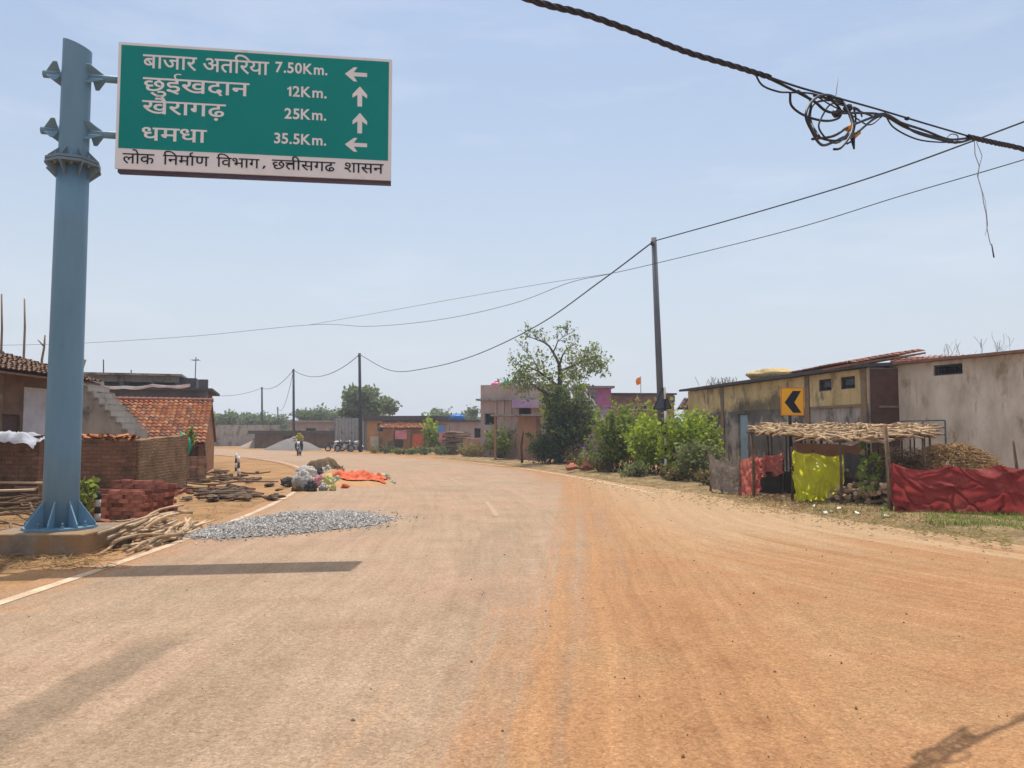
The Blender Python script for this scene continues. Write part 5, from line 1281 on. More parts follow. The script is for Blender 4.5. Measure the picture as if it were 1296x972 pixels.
# ================================================================ right side houses
LA, LB = Vector((7.75, 34, 0)), Vector((9.94, 21.5, 0))
def lt(px):                         # distance along the long wall seen at photo column px
    k = (px - CX) / FPX; d = LB - LA; t = (k * LA.y - LA.x) / (d.x - k * d.y); return t * d.length
yl, ux, uy, ln = house('long_yellow_house', 'long weathered yellow and grey house behind the stick shelter', LA.xy, LB.xy, 4.5, 3.42, M['plaster_grey'],
    [('door', lt(934), lt(946), 0, 2.3, M['door_blue']), ('window', lt(1037), lt(1053), 2.88, 3.24, M['win_frame']), ('window', lt(1065), lt(1083), 2.88, 3.24, M['win_frame'])], None)
yel = mat('yellow_limewash', [(.25, (.34, .245, .11)), (.42, (.54, .41, .20)), (.6, (.65, .50, .26)), (.8, (.68, .56, .36))], 1.6, .92, .3, 18, (1, 1, .6), dirt=((.13, .11, .09), 1.5, .5))
q = MB(); wall_cells(q, hp(yl, ux, uy, .02, -.011, 0), ux, uy, ln - .05, 2.42, 3.40, .01, [(lt(1037), lt(1053), 2.88, 3.24), (lt(1065), lt(1083), 2.88, 3.24)]); q.build('yellow_band', yel, yl)
def add_spots(m, spots, c2):
    """weather stains with soft ragged edges at fixed places (object coordinates: x, y, z, half length, half height)"""
    n = m.node_tree; b = n.nodes['Principled BSDF']; src = b.inputs['Base Color'].links[0].from_socket
    t = n.nodes.new('ShaderNodeTexCoord'); sp = n.nodes.new('ShaderNodeSeparateXYZ'); n.links.new(t.outputs['Object'], sp.inputs[0])
    nn = noise_n(n, t.outputs['Object'], 1.8, 8, .7).outputs[0]; tot = None
    for (x, y, z, hl, hh) in spots:
        dx = math_n(n, 'SUBTRACT', sp.outputs[0], x); dy = math_n(n, 'SUBTRACT', sp.outputs[1], y)
        d2 = math_n(n, 'DIVIDE', math_n(n, 'ADD', math_n(n, 'MULTIPLY', dx, dx), math_n(n, 'MULTIPLY', dy, dy)), hl * hl)
        dz = math_n(n, 'DIVIDE', math_n(n, 'SUBTRACT', sp.outputs[2], z), hh)
        r_ = math_n(n, 'SQRT', math_n(n, 'ADD', d2, math_n(n, 'MULTIPLY', dz, dz)))
        k = math_n(n, 'SUBTRACT', 1.0, smooth_n(n, math_n(n, 'ADD', r_, math_n(n, 'MULTIPLY', math_n(n, 'SUBTRACT', nn, .5), 2.6)), .45, 1.15))
        tot = k if tot is None else math_n(n, 'MAXIMUM', tot, k)
    n.links.new(mix_c(n, math_n(n, 'MULTIPLY', tot, .74), src, c2), b.inputs['Base Color'])
spots = []
for px, z, hl, hh in ((950, 2.35, 2.2, .55), (985, 2.55, 1.0, .6), (905, 1.9, 1.6, .7), (975, 1.2, 3.0, .9), (1010, 1.6, 1.2, .5)):
    v_ = ux * lt(px); spots.append((v_.x, v_.y, z, hl, hh))
add_spots(yel, spots, (.05, .047, .043))
gw = M['plaster_grey'].copy(); add_spots(gw, spots, (.05, .047, .043))
add_rust(yel, (.16, .13, .10), 5, .56, .12); add_rust(gw, (.10, .09, .08), 5, .54, .12)
for ch_ in yl.children:
    if ch_.name.startswith('wall'): ch_.data.materials.clear(); ch_.data.materials.append(gw)
for px in (915, 1023, 1095):
    q = MB(); q.obox(hp(yl, ux, uy, lt(px) - .12, -.05, 0), ux, uy, .24, .036, 3.40); q.build('pilaster', M['concrete'], yl)
for (a, b, z) in ((1028, 1096, 2.35), (880, 912, 2.28)):
    q = MB(); q.obox(hp(yl, ux, uy, lt(a), -.06, z), ux, uy, lt(b) - lt(a), .045, .07); q.build('ledge', M['concrete'], yl)
q = MB(); q.add([hp(yl, ux, uy, -.3, -.3, 3.425), hp(yl, ux, uy, ln + .05, -.3, 3.425), hp(yl, ux, uy, ln + .05, 4.7, 3.7), hp(yl, ux, uy, -.3, 4.7, 3.7),
              hp(yl, ux, uy, -.3, -.3, 3.52), hp(yl, ux, uy, ln + .05, -.3, 3.52), hp(yl, ux, uy, ln + .05, 4.7, 3.80), hp(yl, ux, uy, -.3, 4.7, 3.80)],
    [(3, 2, 1, 0), (4, 5, 6, 7), (0, 1, 5, 4), (1, 2, 6, 5), (2, 3, 7, 6), (3, 0, 4, 7)]); q.build('roof', M['slab_dark'], yl)
q = MB(); u0_, u1_ = lt(1010), ln - .25
tile_roof(q, hp(yl, ux, uy, u0_, -.25, 3.50), hp(yl, ux, uy, u1_, -.35, 3.56), hp(yl, ux, uy, u1_, 2.0, 3.93), hp(yl, ux, uy, u0_ + .3, 2.0, 3.84), 30, 12, .05, .05); q.build('tile_covering', M['tile_red'], yl)
# upper rooms behind
ur, ux2, uy2, l2 = house('upper_room', 'dark upper room with tiled gable rising behind the long yellow house', (13.2, 33), (16.6, 31.5), 4, 4.15, M['plaster_dark'], [('window', 1.9, 2.6, 3.6, 4.0, M['win_frame'])], ('slab', M['slab'], .08, .1))
ur2, ux3, uy3, l3 = house('gabled_house', 'tile-roofed gabled house behind the long yellow house', (15.0, 30.2), (21.0, 28), 4, 3.8, M['mud'], [], None)
q = MB(); tile_roof(q, hp(ur2, ux3, uy3, -.3, -.4, 3.8), hp(ur2, ux3, uy3, 6.4, -.4, 3.8), hp(ur2, ux3, uy3, 6.0, 2.2, 4.75), hp(ur2, ux3, uy3, .1, 2.2, 4.75), 30, 9); q.build('roof', M['tile_red'], ur2)
# fodder bundle on the roof
q = MB(); c = P(957, 487, 29); c.z = 3.62; q.sphere((c.x + .7, c.y, c.z + .14), (.95, .5, .26), 24, 12, blob_fn(6, .3, 2)); tag(q.build('fodder_bundle', M['bundle_tan']), 'pale tan fodder bundle lying on the long house roof', 'bundle')
q = MB()
for k in range(60):
    c = P(rnd.gauss(913, 11), 492, 31); c.z = 3.5; a = rnd.uniform(-.5, .5); q.tube([c, c + Vector((a * .4, rnd.uniform(-.2, .2), rnd.uniform(.1, .38)))], .01, 3, cap=False)
tag(q.build('dry_twigs', M['wood_pale']), 'dry twigs heaped on the far end of the long house roof', 'twigs')
# recess between the houses: its dark is coloured into a flat red-brown end panel
q = MB(); e_ = hp(yl, ux, uy, ln + .002, .03, 0); q.obox(e_, uy, ux, 2.4, .014, 3.40); q.build('end_panel', M['end_brown'], yl)
q = MB(); q.obox(hp(yl, ux, uy, ln + .018, .25, 2.3), uy, ux, .6, .05, .06); q.build('ledge', M['concrete'], yl)
# grey house
GA, GB = Vector((10.72, 21.9, 0)), Vector((14.6, 12.6, 0))
gdir = (GB - GA).normalized()
def gtp(px): k = (px - CX) / FPX; d = GB - GA; t = (k * GA.y - GA.x) / (d.x - k * d.y); return t * d.length
gpl = mat('stained_cement', [(.25, (0.367, 0.294, 0.211)), (.42, (0.551, 0.470, 0.369)), (.58, (0.673, 0.588, 0.477)), (.78, (0.755, 0.676, 0.558))], 1.6, .93, .5, 16, (1, 1, .5), dirt=((.34, .26, .17), 2.2, .52))
add_rust(gpl, (.22, .18, .14), 5, .57, .12)
gh2, ux, uy, ln = house('grey_cement_house', 'big stained grey cement house at the right edge with one small window', GA.xy, GB.xy, 6, 3.5, gpl, [('window', gtp(1183), gtp(1220), 3.12, 3.40, M['win_frame'])], None)
q = MB(); q.obox(hp(gh2, ux, uy, -.12, -.2, 3.503), ux, uy, ln + .3, 6.4, .07, .0); q.build('roof', M['rust_roof'], gh2)

# ================================================================ right roadside: shelter, nets, signs
def post(mb, p, h, r, lean=(0, 0)):
    mb.tube([(p[0], p[1], -.1), (p[0] + lean[0] * .5 + .02, p[1] + lean[1] * .5, h * .5), (p[0] + lean[0], p[1] + lean[1], h)], [r * 1.1, r, r * .85], 7)
shl = thing('stick_shelter', (7.2, 18.4, 0), 'low open shelter roofed with piled pale sticks on crooked posts', 'shelter')
fl_, fr_, brr, bll = P(952, 547.5, 18.6), P(1170, 552, 16.6), P(1176, 542, 18.6), P(972, 540, 20.6)
fmid = P(1062, 558, 16.5)
def front_at(u): return fl_ * (1 - u) * (1 - 2 * u) + fmid * 4 * u * (1 - u) + fr_ * u * (2 * u - 1)
for k, (p, top) in enumerate(((fl_, 0), (fmid, 0), (fr_, 0), (brr, 0), (bll, 0), (P(1030, 540, 20), 0))):
    q = MB(); post(q, (p.x, p.y), p.z - .02, .03, (rnd.uniform(-.05, .05), 0)); q.build('post', M['wood_dark'], shl)
q = MB()
for a, b in ((fl_, fmid), (fmid, fr_), (bll, brr), (fl_, bll), (fr_, brr), (fl_.lerp(fr_, .33), bll.lerp(brr, .33)), (fl_.lerp(fr_, .66), bll.lerp(brr, .66))):
    d = (b - a).normalized() * .15; q.tube([a - d, (a + b) / 2 + Vector((0, 0, .03)), b + d], .035, 6)
q.build('beam', M['wood_dark'], shl)
sr = MB(); rg2 = random.Random(5)
for k in range(640):
    u, v = rg2.random(), rg2.random() ** .9
    c = front_at(u).lerp(bll.lerp(brr, u), v); c.z += .02 + rg2.random() ** 2 * .05 + .03 * nse(c.x * 1.5, c.y)
    a = rg2.gauss(1.2, .9); l = rg2.uniform(.12, .5); d = Vector((math.cos(a) * l, math.sin(a) * l, rg2.uniform(-.09, .09)))
    k_ = rg2.uniform(.7, 1.5)
    sr.tube([c - d, c + Vector((rg2.uniform(-.05, .05), 0, rg2.uniform(-.02, .05))), c + d], [.022 * k_, .02 * k_, .013 * k_], 5, cap=True)
sr.build('roof', mat('roof_sticks', [(.2, (0.213, 0.129, 0.068)), (.45, (0.426, 0.289, 0.170)), (.75, (0.615, 0.464, 0.306))], 7, .9, .5, 40), shl)
c_ = cloth_panel([P(1040, 552, 16.85), P(1062, 556, 16.85), P(1090, 555, 16.8), P(1130, 551, 16.7)], .10, 30, 4, .03, 6); tag(c_.build('cloth_strip', M['cloth_white']), 'pale cloth strip hanging under the stick roof front edge', 'cloth')
c_ = cloth_panel([P(1005, 560, 19.2), P(1090, 556, 18.8)], .45, 30, 6, .04, 5); tag(c_.build('hanging_cloth', M['plaster_brown']), 'reddish brown cloth hung inside the stick shelter', 'cloth')
c_ = cloth_panel([P(1068, 572, 17.4), P(1122, 574, 17.2)], .55, 30, 8, .04, 5); tag(c_.build('hanging_cloth', M['dark_net']), 'dark grey sheet hung right of the yellow sheet', 'cloth')
q = MB()
for k in range(40):
    b = bll.lerp(brr, rnd.random()); q.tube([b + Vector((0, .1, .05)), b + Vector((0, .1, -1.4))], .02, 4)
q.obox((6.0, 19.8, 0), (1, -.12, 0), (0, 1, 0), 4.2, .3, .62)
tag(q.build('wattle_screen', M['cloth_dark']), 'dark wattle screen along the back of the stick shelter', 'screen')
# grey net, red net, yellow sheet, maroon cloth: each with its stakes
def fence_cloth(name, label, tops, drop, mm, seed, fold=.06, freq=5, bulge=0, cat='cloth fence', stake_lab=None, nu=60):
    """tops: world points; a stake under each"""
    root = thing(name, (tops[0].x, tops[0].y, 0), label, cat)
    m_ = cloth_panel(tops, drop, nu, 40, fold, freq, seed, .10, bulge=bulge, sag=.13); m_.build('sheet', mm, root)
    for t in tops:
        q = MB(); post(q, (t.x, t.y + .05), t.z + .06, .03, (rnd.uniform(-.03, .03), 0)); q.build('stake', M['wood_dark'], root)
    return root
fence_cloth('net_fence', 'sagging pale grey net fence beside the green shrubs', [P(899, 574, 20.6), P(914, 583, 20.2), P(936, 590, 19.6)], lambda u: .86 - .22 * u, M['grey_net'], 3, .07)
fence_cloth('net_fence', 'orange-red net fence left of the yellow sheet', [P(936, 581, 19.0), P(954, 575, 19.2), P(968, 576, 19.8), P(990, 572, 19.6)], lambda u: .95 if u < .33 else .95 - .42 * min(1, (u - .33) * 4), M['red_net'], 8, .07, 7)
fence_cloth('yellow_sheet', 'bright yellow-green plastic sheet hung beside the chevron sign', [P(1002, 569, 17.4), P(1030, 573, 17.4), P(1066, 575, 17.3)], lambda u: 1.02 + .1 * math.sin(math.pi * u), M['yellow_sheet'], 5, .16, 2.4, .38, nu=110, cat='plastic sheet')
fence_cloth('maroon_cloth_fence', 'long maroon cloth fence strung along the right verge', [P(1126, 585, 14.9), P(1200, 588.5, 14.9), P(1262, 588, 14.8), P(1330, 585, 14.6), P(1420, 584, 14.3)], lambda u: 1.0 - .1 * u, M['maroon'], 11, .13, 5.5, .14, nu=260)
q = MB(); p = P(1126, 585, 14.95); post(q, (p.x, p.y + .03), 1.75, .045, (-.05, 0)); tag(q.build('wooden_post', M['wood_dark']), 'tall crooked post at the left end of the maroon cloth fence', 'post')
q = MB(); p = P(1290, 590, 15.2); post(q, (p.x, p.y), 1.45, .03, (-.1, 0)); tag(q.build('wooden_post', M['wood_dark']), 'thin dark stake behind the right part of the maroon cloth', 'post')
# firewood pile right of the yellow sheet
lg2 = [stick_mb(1.0, .045, .06, 7).build('split_log', M['wood_pale'], local=True) for _ in range(4)]
for k in range(95):
    o = lg2[k] if k < 4 else lg2[k % 4].copy()
    if k >= 4: col.objects.link(o)
    tag(o, 'split log in the woodpile between yellow sheet and maroon cloth', 'log', 'split logs in the roadside woodpile')
    u = rnd.random(); z = rnd.random() * .62 * (.35 + .65 * u) * (1 if u < .85 else .6)
    a, b = P(1062, 620, 17.0), P(1138, 618, 16.3); p = a.lerp(b, u); place(o, (p.x, p.y + rnd.uniform(-.25, .5), .06 + z), (rnd.uniform(-.2, .2), rnd.uniform(-.25, .25), rnd.choice((.2, 1.3, 1.6)) + rnd.uniform(-.4, .4))); s_ = rnd.uniform(.4, .75); o.scale = (s_, 1.1, 1.1)
# stones and trash under the red net
for k in range(26):
    q = MB() if k < 3 else None
    if q is not None:
        q.sphere((0, 0, 0), (.2, .16, .13), 9, 6, blob_fn(k * 5.7 + 1, .4, 1.5), smooth=False)
        if k == 0: stn = []
        stn.append(q.build('field_stone', M['plaster_dark'], local=True)); o = stn[k]
    else: o = stn[k % 3].copy(); col.objects.link(o)
    tag(o, 'dark rough stone piled under the orange-red net', 'stone', 'dark stones under the red net')
    p = G(rnd.uniform(960, 1000), rnd.uniform(617, 627)); place(o, (p.x, p.y + rnd.uniform(0, .4), .08 + (k % 3) * .17), (0, 0, rnd.uniform(0, 6))); s_ = rnd.uniform(.7, 1.3); o.scale = (s_, s_, s_)
# straw heap behind the maroon cloth
sw = thing('straw_heap', (*P(1205, 580, 17).xy, 0), 'rounded heap of brown straw stalks behind the maroon cloth', 'straw heap')
c = P(1205, 585, 17); q = MB()
q.grid(lambda u, v: (c.x + math.cos(u * 6.283) * .95 * v, c.y + math.sin(u * 6.283) * .7 * v, .75 + .78 * max(0, 1 - v * v) * .75 + .03 * nse(u * 20, v * 8)), 30, 8)
q.build('core', M['straw'], sw)
q = MB()
for k in range(2200):
    a = rnd.uniform(0, 6.283); r_ = math.sqrt(rnd.random()); b = Vector((c.x + math.cos(a) * .98 * r_, c.y + math.sin(a) * .72 * r_, .78 + .58 * max(0, 1 - r_ * r_)))
    d = Vector((math.cos(a) * .5 + rnd.uniform(-.5, .5), math.sin(a) * .5 + rnd.uniform(-.5, .5), rnd.uniform(-.3, .4))) * .22
    q.tube([b - d * .4, b + d + Vector((0, 0, -.05))], .007, 3, cap=False)
q.build('stalks', M['straw'], sw)
q = MB()
for i in range(3):
    for j in range(2): q.tube([(c.x - .8 + i * .8, c.y - .4 + j * .8, -.1), (c.x - .8 + i * .8, c.y - .4 + j * .8, .8)], .04, 6)
q.obox((c.x - 1, c.y - .6, .74), (1, 0, 0), (0, 1, 0), 2.0, 1.2, .05); q.build('stand', M['wood_dark'], sw)
bw = MB()
for k in range(260):
    u = rnd.random(); p = P(1120, 588, 16.2).lerp(P(1165, 585, 16.4), u); p.z = .9 + rnd.random() * .35
    a = rnd.uniform(0, 6.28); l = rnd.uniform(.1, .3); bw.tube([p, p + Vector((math.cos(a) * l, math.sin(a) * l, rnd.uniform(-.1, .12)))], .006, 3, cap=False)
for k in range(60):
    u = rnd.random(); p = P(1120, 588, 16.2).lerp(P(1165, 585, 16.4), u); bw.tube([(p.x, p.y + rnd.uniform(-.1, .1), 0), (p.x + rnd.uniform(-.1, .1), p.y, 1.0)], .01, 4)
tag(bw.build('brushwood', M['wood_dark']), 'grey brushwood bundle between woodpile and straw heap', 'brushwood')
shrub('leafy_plant', 'small green leafy branch above the woodpile by the shelter', (*P(1104, 600, 16.6).xy, 0), (.4, .3, 1.15), M['leaf_mid'], 77, 150, .16, 7, lump=.14)
# iron frame against the grey house
fr2 = MB(); a, b = P(1140, 533, 19.5), P(1196, 532, 19)
for z in (0, -.18, -.35): fr2.tube([a + Vector((0, 0, z)), b + Vector((0, 0, z))], .014, 5)
for t in (0, .5, 1): e = a.lerp(b, t); fr2.tube([(e.x, e.y, -.05), e], .02, 6)
tag(fr2.build('iron_frame', M['pole_dark']), 'thin dark iron frame standing before the grey cement house', 'frame')
# blue-grey barrel-like door sheet beyond; chevron sign
cg = G(1003, 629); chv = thing('chevron_sign', (cg.x, cg.y, 0), 'yellow road sign with a black left-pointing chevron', 'road sign')
Yc = cg.y
q = MB(); q.tube([(cg.x, Yc + .05, -.1), (cg.x, Yc + .05, 2.75)], .04, 10); q.build('post', M['black_paint'], chv)
tl_, br2 = P(988, 490.5, Yc), P(1018, 526, Yc)
X0, X1, Z0, Z1 = tl_.x, br2.x, br2.z, tl_.z
q = MB(); q.prism([(X0, Yc, Z0), (X1, Yc, Z0), (X1, Yc, Z1), (X0, Yc, Z1)], (0, .025, 0)); pan = q.build('panel', M['yellow_sign'], chv)
def CS(a, b): return Vector((X0 + (X1 - X0) * a, Yc - .003, Z0 + (Z1 - Z0) * b))
q = MB(); pts = [CS(.16, .47), CS(.52, .88), CS(.88, .88), CS(.58, .47), CS(.88, .10), CS(.52, .10)]; q.add(pts, [(5, 4, 3, 0), (0, 3, 2, 1)]); q.build('chevron', M['sign_black'], pan)
orm = mat('sign_orange_edge', (.62, .16, .02), 3, .5, 0)
q = MB()
for (a, b, c1, d1) in ((0, 0, 1, .03), (0, .97, 1, 1), (0, .03, .04, .97), (.96, .03, 1, .97)): q.prism([CS(a, b) + Vector((0, .001, 0)), CS(c1, b) + Vector((0, .001, 0)), CS(c1, d1) + Vector((0, .001, 0)), CS(a, d1) + Vector((0, .001, 0))], (0, -.002, 0))
q.build('border', orm, pan)
# triangular warning sign seen from behind
tg = G(843, 609); tri = thing('warning_sign', (tg.x, tg.y, 0), 'triangular road sign seen from behind on a black and white post', 'road sign')
Yt = tg.y; nb = 8; hh = P(840, 490, Yt).z
for k in range(nb):
    q = MB(); q.tube([(tg.x, Yt, -.05 + k * (hh + .05) / nb), (tg.x, Yt, -.05 + (k + 1) * (hh + .05) / nb - .0005)], .04, 10); q.build('post_band', (M['black_paint'], M['white_paint'])[k % 2], tri)
a, b, c = P(827.5, 518, Yt), P(850, 517, Yt), P(839, 490, Yt)
q = MB(); q.prism([a + Vector((0, .05, 0)), b + Vector((0, .05, 0)), c + Vector((0, .05, 0))], (0, .02, 0)); q.build('panel', mat('sign_back_grey', (.09, .10, .13), 3, .6, .1), tri)
q = MB()
for e, f in ((a, b), (b, c), (c, a)): q.tube([e + Vector((0, .045, 0)), f + Vector((0, .045, 0))], .018, 6)
q.build('rim', M['black_paint'], tri)

# ================================================================ utility poles and wires
def upole(label, px, py, ptop, pxtop, r, mm, Y=None):
    p = G(px, py) if Y is None else Vector((P(px, py, Y).x, Y, 0)); t = P(pxtop, ptop, p.y)
    root = thing('utility_pole', (p.x, p.y, 0), label, 'utility pole', 'village utility poles')
    q = MB(); q.tube([(p.x, p.y, -.1), ((p.x + t.x) / 2, p.y, t.z / 2), (t.x, p.y, t.z)], [r, r * .9, r * .75], 14); q.build('pole', mm, root)
    q = MB(); e = Vector((t.x, p.y, t.z - .3)); q.tube([e + Vector((-.09, -.12, 0)), e + Vector((-.09, -.12, .14))], .05, 8); q.tube([e + Vector((0, -.12, .05)), e + Vector((-.1, -.12, .05))], .02, 6); q.build('insulator', M['pole_dark'], root)
    return Vector((t.x, p.y, t.z - .12))
T1 = upole('tall grey utility pole behind the triangular sign', 840, 606, 301, 827.5, .125, M['pole_grey'])
T2 = upole('dark utility pole beside the ochre house on the bend', 456.5, 572, 447, 455, .15, M['pole_dark'])
T3 = upole('dark utility pole above the low pinkish house', 372, 556, 467, 371.5, .16, M['pole_dark'], 92)
T4 = upole('farther utility pole over the compound wall', 332, 554, 490, 331.5, .17, M['pole_dark'], 122)
T5 = upole('faintest short utility pole between two taller far poles', 352, 553, 515, 351.5, .15, M['pole_dark'], 150)
def wire_c(label, pts, r, mm=None, n=48, name='overhead_wire', group='overhead wires', cat='wire'):
    pts = [Vector(p) for p in pts]; q = MB(); out = []
    ext = [2 * pts[0] - pts[1]] + pts + [2 * pts[-1] - pts[-2]]
    for i in range(1, len(ext) - 2):
        for k in range(n // (len(pts) - 1) + 1):
            t = k / (n // (len(pts) - 1) + 1); p0_, p1_, p2_, p3_ = ext[i - 1:i + 3]
            out.append(.5 * ((2 * p1_) + (p2_ - p0_) * t + (2 * p0_ - 5 * p1_ + 4 * p2_ - p3_) * t * t + (3 * p1_ - p0_ - 3 * p2_ + p3_) * t ** 3))
    out.append(pts[-1]); q.tube(out, r, 6)
    o = q.build(name, mm or M['wire']); tag(o, label, cat, group); return o
def sagw(label, a, b, sag, r, mm=None, n=40):
    a, b = Vector(a), Vector(b); q = MB(); q.tube([a.lerp(b, k / n) - Vector((0, 0, sag * 4 * (k / n) * (1 - k / n))) for k in range(n + 1)], r, 6)
    o = q.build('overhead_wire', mm or M['wire']); tag(o, label, 'wire', 'overhead wires'); return o
wire_c('thick sagging wire from the tall grey pole to the ochre house pole', [T1, P(760, 356, 31), P(680, 412, 38), P(600, 450, 46), P(540, 466, 53), P(495, 469, 59), T2], .026)
wire_c('wire from the tall grey pole rising to the upper right', [T1, P(960, 268, 23.5), P(1110, 222, 20), P(1296, 154, 16.5), P(1500, 75, 14)], .02)
wire_c('long thin wire crossing the whole view behind the tall pole', [P(-60, 438, 46), P(50, 436, 46), P(110, 434, 46), P(250, 425, 44), P(395, 411, 42), P(470, 413, 40), P(560, 404, 37), P(650, 384, 34), P(720, 358, 31), P(770, 347, 28.5), P(840, 331, 25), P(1000, 291, 20), P(1140, 248, 17.5), P(1296, 202, 15), P(1500, 138, 13)], .011, n=120)
wire_c('faint straight wire above the long thin crossing wire', [P(390, 411.5, 42), P(500, 392, 38), P(600, 374, 34.5), P(700, 357, 31), P(775, 346, 28)], .008)
sagw('wire between the ochre house pole and the next far pole', T2, T3, 1.3, .03)
sagw('wire between the two far poles over the low house', T3, T4, .9, .035)
sagw('wire hanging from a far pole to the faintest pole', T3, T5, 2.2, .03)
sagw('far wire from the last pole toward the left houses', T4, P(250, 497, 110), .8, .03)

# near tangle of service cables
tg_ = thing('cable_bundle', P(1060, 150, 5.6), 'thick black twisted cable bundle with tangled loops overhead', 'cable')
def cyl_path(pts, r, name, mm, n=60, parent=tg_, twist=0, strands=1, amp=0.0):
    pts = [Vector(p) for p in pts]; ext = [2 * pts[0] - pts[1]] + pts + [2 * pts[-1] - pts[-2]]; out = []
    m = max(2, n // (len(pts) - 1))
    for i in range(1, len(ext) - 2):
        for k in range(m):
            t = k / m; a, b, c, d = ext[i - 1:i + 3]
            out.append(.5 * ((2 * b) + (c - a) * t + (2 * a - 5 * b + 4 * c - d) * t * t + (3 * b - a - 3 * c + d) * t ** 3))
    out.append(pts[-1])
    for s in range(strands):
        q = MB(); pp_ = []
        for i, p in enumerate(out):
            ph_ = twist * i / len(out) + s * 6.283 / max(1, strands)
            pp_.append(p + Vector((0, math.cos(ph_), math.sin(ph_))) * amp)
        q.tube(pp_, r, 8); q.build(name, mm, parent)
def BD(px): return float(np.interp(px, (560, 670, 970, 1052, 1120, 1296, 1400), (3.1, 3.55, 4.7, 5.15, 5.6, 6.6, 7.2)))
def B(px, py, dy=0): return P(px, py, BD(px) + dy)
cyl_path([B(560, -52), B(670, -1), B(740, 18), B(810, 43), B(870, 66), B(930, 84), B(975, 98)], .0095, 'cable', M['cable'], 160, twist=60, strands=3, amp=.009)
cyl_path([B(1225, 173), B(1260, 181), B(1296, 189), B(1400, 218)], .013, 'cable', M['cable'], 90, twist=40, strands=3, amp=.010)
cyl_path([B(960, 93), B(1010, 110), B(1060, 124), B(1110, 138), B(1170, 156), B(1235, 175)], .007, 'cable', M['cable'])
cyl_path([B(965, 95, .02), B(1000, 112, .04), B(1030, 128), B(1050, 142, -.03), B(1090, 143), B(1118, 146), B(1150, 163, .03), B(1200, 178), B(1215, 180), B(1235, 174)], .009, 'cable', M['cable'])
cyl_path([B(955, 92), B(965, 108, .03), B(985, 116), B(1000, 117), B(1030, 119, -.02), B(1070, 133), B(1105, 147), B(1120, 143)], .006, 'cable', M['cable'])
cyl_path([B(1000, 116), B(1002, 134, .05), B(1020, 147), B(1045, 153), B(1062, 149), B(1063, 138, -.03), B(1050, 126), B(1030, 121)], .008, 'cable', M['cable'])
def loop(cx, cy, rx, ry, dy, r=.008, ph=0, tilt=.2, a0=0, a1=6.3):
    pts = [B(cx + rx * math.cos(a) * (1 + .16 * math.sin(2 * a + ph * 3)) + 2.5 * a * .5, cy + ry * math.sin(a) * (1 + .14 * math.cos(3 * a + ph)) + a * .6, dy + tilt * math.cos(a + ph)) for a in np.linspace(a0, a1, 17)]
    cyl_path(pts, r, 'cable_loop', M['cable'])
loop(1048, 150, 31, 31, .0, .009, 0, .2, -1.2, 5.0); loop(1058, 152, 24, 25, .05, .006, 1, .2, .4, 6.0); loop(1046, 150, 23, 31, -.05, .008, 2.2, .24, 2.2, 7.9)
cyl_path([B(1010, 115), B(1026, 128, .08), B(1024, 152, .1), B(1034, 172, .05), B(1060, 178), B(1084, 168, -.05), B(1104, 152), B(1120, 144)], .008, 'cable', M['cable'])
cyl_path([B(1028, 118), B(1050, 132, .1), B(1078, 146, .12), B(1100, 158, .05), B(1118, 146)], .005, 'cable', M['cable'])
cyl_path([B(1028, 176), B(1055, 172), B(1075, 160), B(1100, 150), B(1118, 144), B(1135, 152), B(1160, 168, .02), B(1195, 178), B(1210, 181)], .009, 'cable', M['cable'])
cyl_path([B(1118, 144), B(1140, 155, -.03), B(1170, 165), B(1200, 176), B(1225, 175)], .009, 'cable', M['cable'])
cyl_path([B(1120, 145), B(1132, 162, .04), B(1160, 176), B(1190, 180), B(1215, 179)], .006, 'cable', M['cable'])
cyl_path([B(1080, 135), B(1083, 150, .02), B(1080, 168, .03), B(1078, 178), B(1072, 182)], .007, 'cable', M['cable'])
cyl_path([B(1196, 178), B(1203, 170), B(1212, 172), B(1210, 180), B(1200, 181)], .004, 'cable_loop', M['cable'])
for (px, py, s_) in ((1059, 143, .028), (1073, 137, .026), (1050, 124, .022), (1148, 150, .016)):
    q = MB(); q.sphere(B(px, py), (s_ * 1.2, s_, s_), 10, 8, blob_fn(px, .35, 2)); q.build('splice', M['cable'], tg_)
for (a, b) in (((1072, 164), (1078, 158)), ((1080, 174), (1087, 168))):
    q = MB(); q.tube([B(*a), B(*b)], .016, 8); q.build('tape', M['tape'], tg_)
q = MB(); q.tube([B(1079, 174), B(1080, 182), B(1081, 189)], [.018, .012, .006], 8); q.build('plug', M['cable'], tg_)
q = MB(); q.tube([B(1058, 121), B(1061, 97)], .0025, 5); q.build('loose_strand', M['wire_pale'], tg_)
wr = MB()
def wobble(pts, r, seed, mb):
    out = []
    for a, b in zip(pts, pts[1:]):
        for k in range(6):
            t = k / 6; p = Vector(a).lerp(Vector(b), t); out.append(p + Vector((.012 * nse(p.z * 7, seed), .012 * nse(p.z * 6, seed + 4), 0)))
    out.append(Vector(pts[-1])); mb.tube(out, r, 5)
wobble([B(1233, 178), B(1234, 195), B(1239, 210), B(1237, 222), B(1243, 245), B(1248, 270), B(1249, 290), B(1254, 310)], .0035, 1, wr)
wobble([B(1236, 180), B(1242, 198), B(1240, 215), B(1238, 225)], .003, 8, wr)
wobble([B(1240, 230), B(1247, 255), B(1250, 285), B(1247, 298)], .002, 5, wr)
dw = thing('dangling_wire', B(1254, 326), 'thin frayed pale wire dangling from the cable bundle', 'wire'); wr.build('strand', M['wire_pale'], dw)
q = MB(); q.tube([B(1255, 309), B(1258, 326)], [.004, .006], 6); q.build('wire_end', M['cable'], dw)

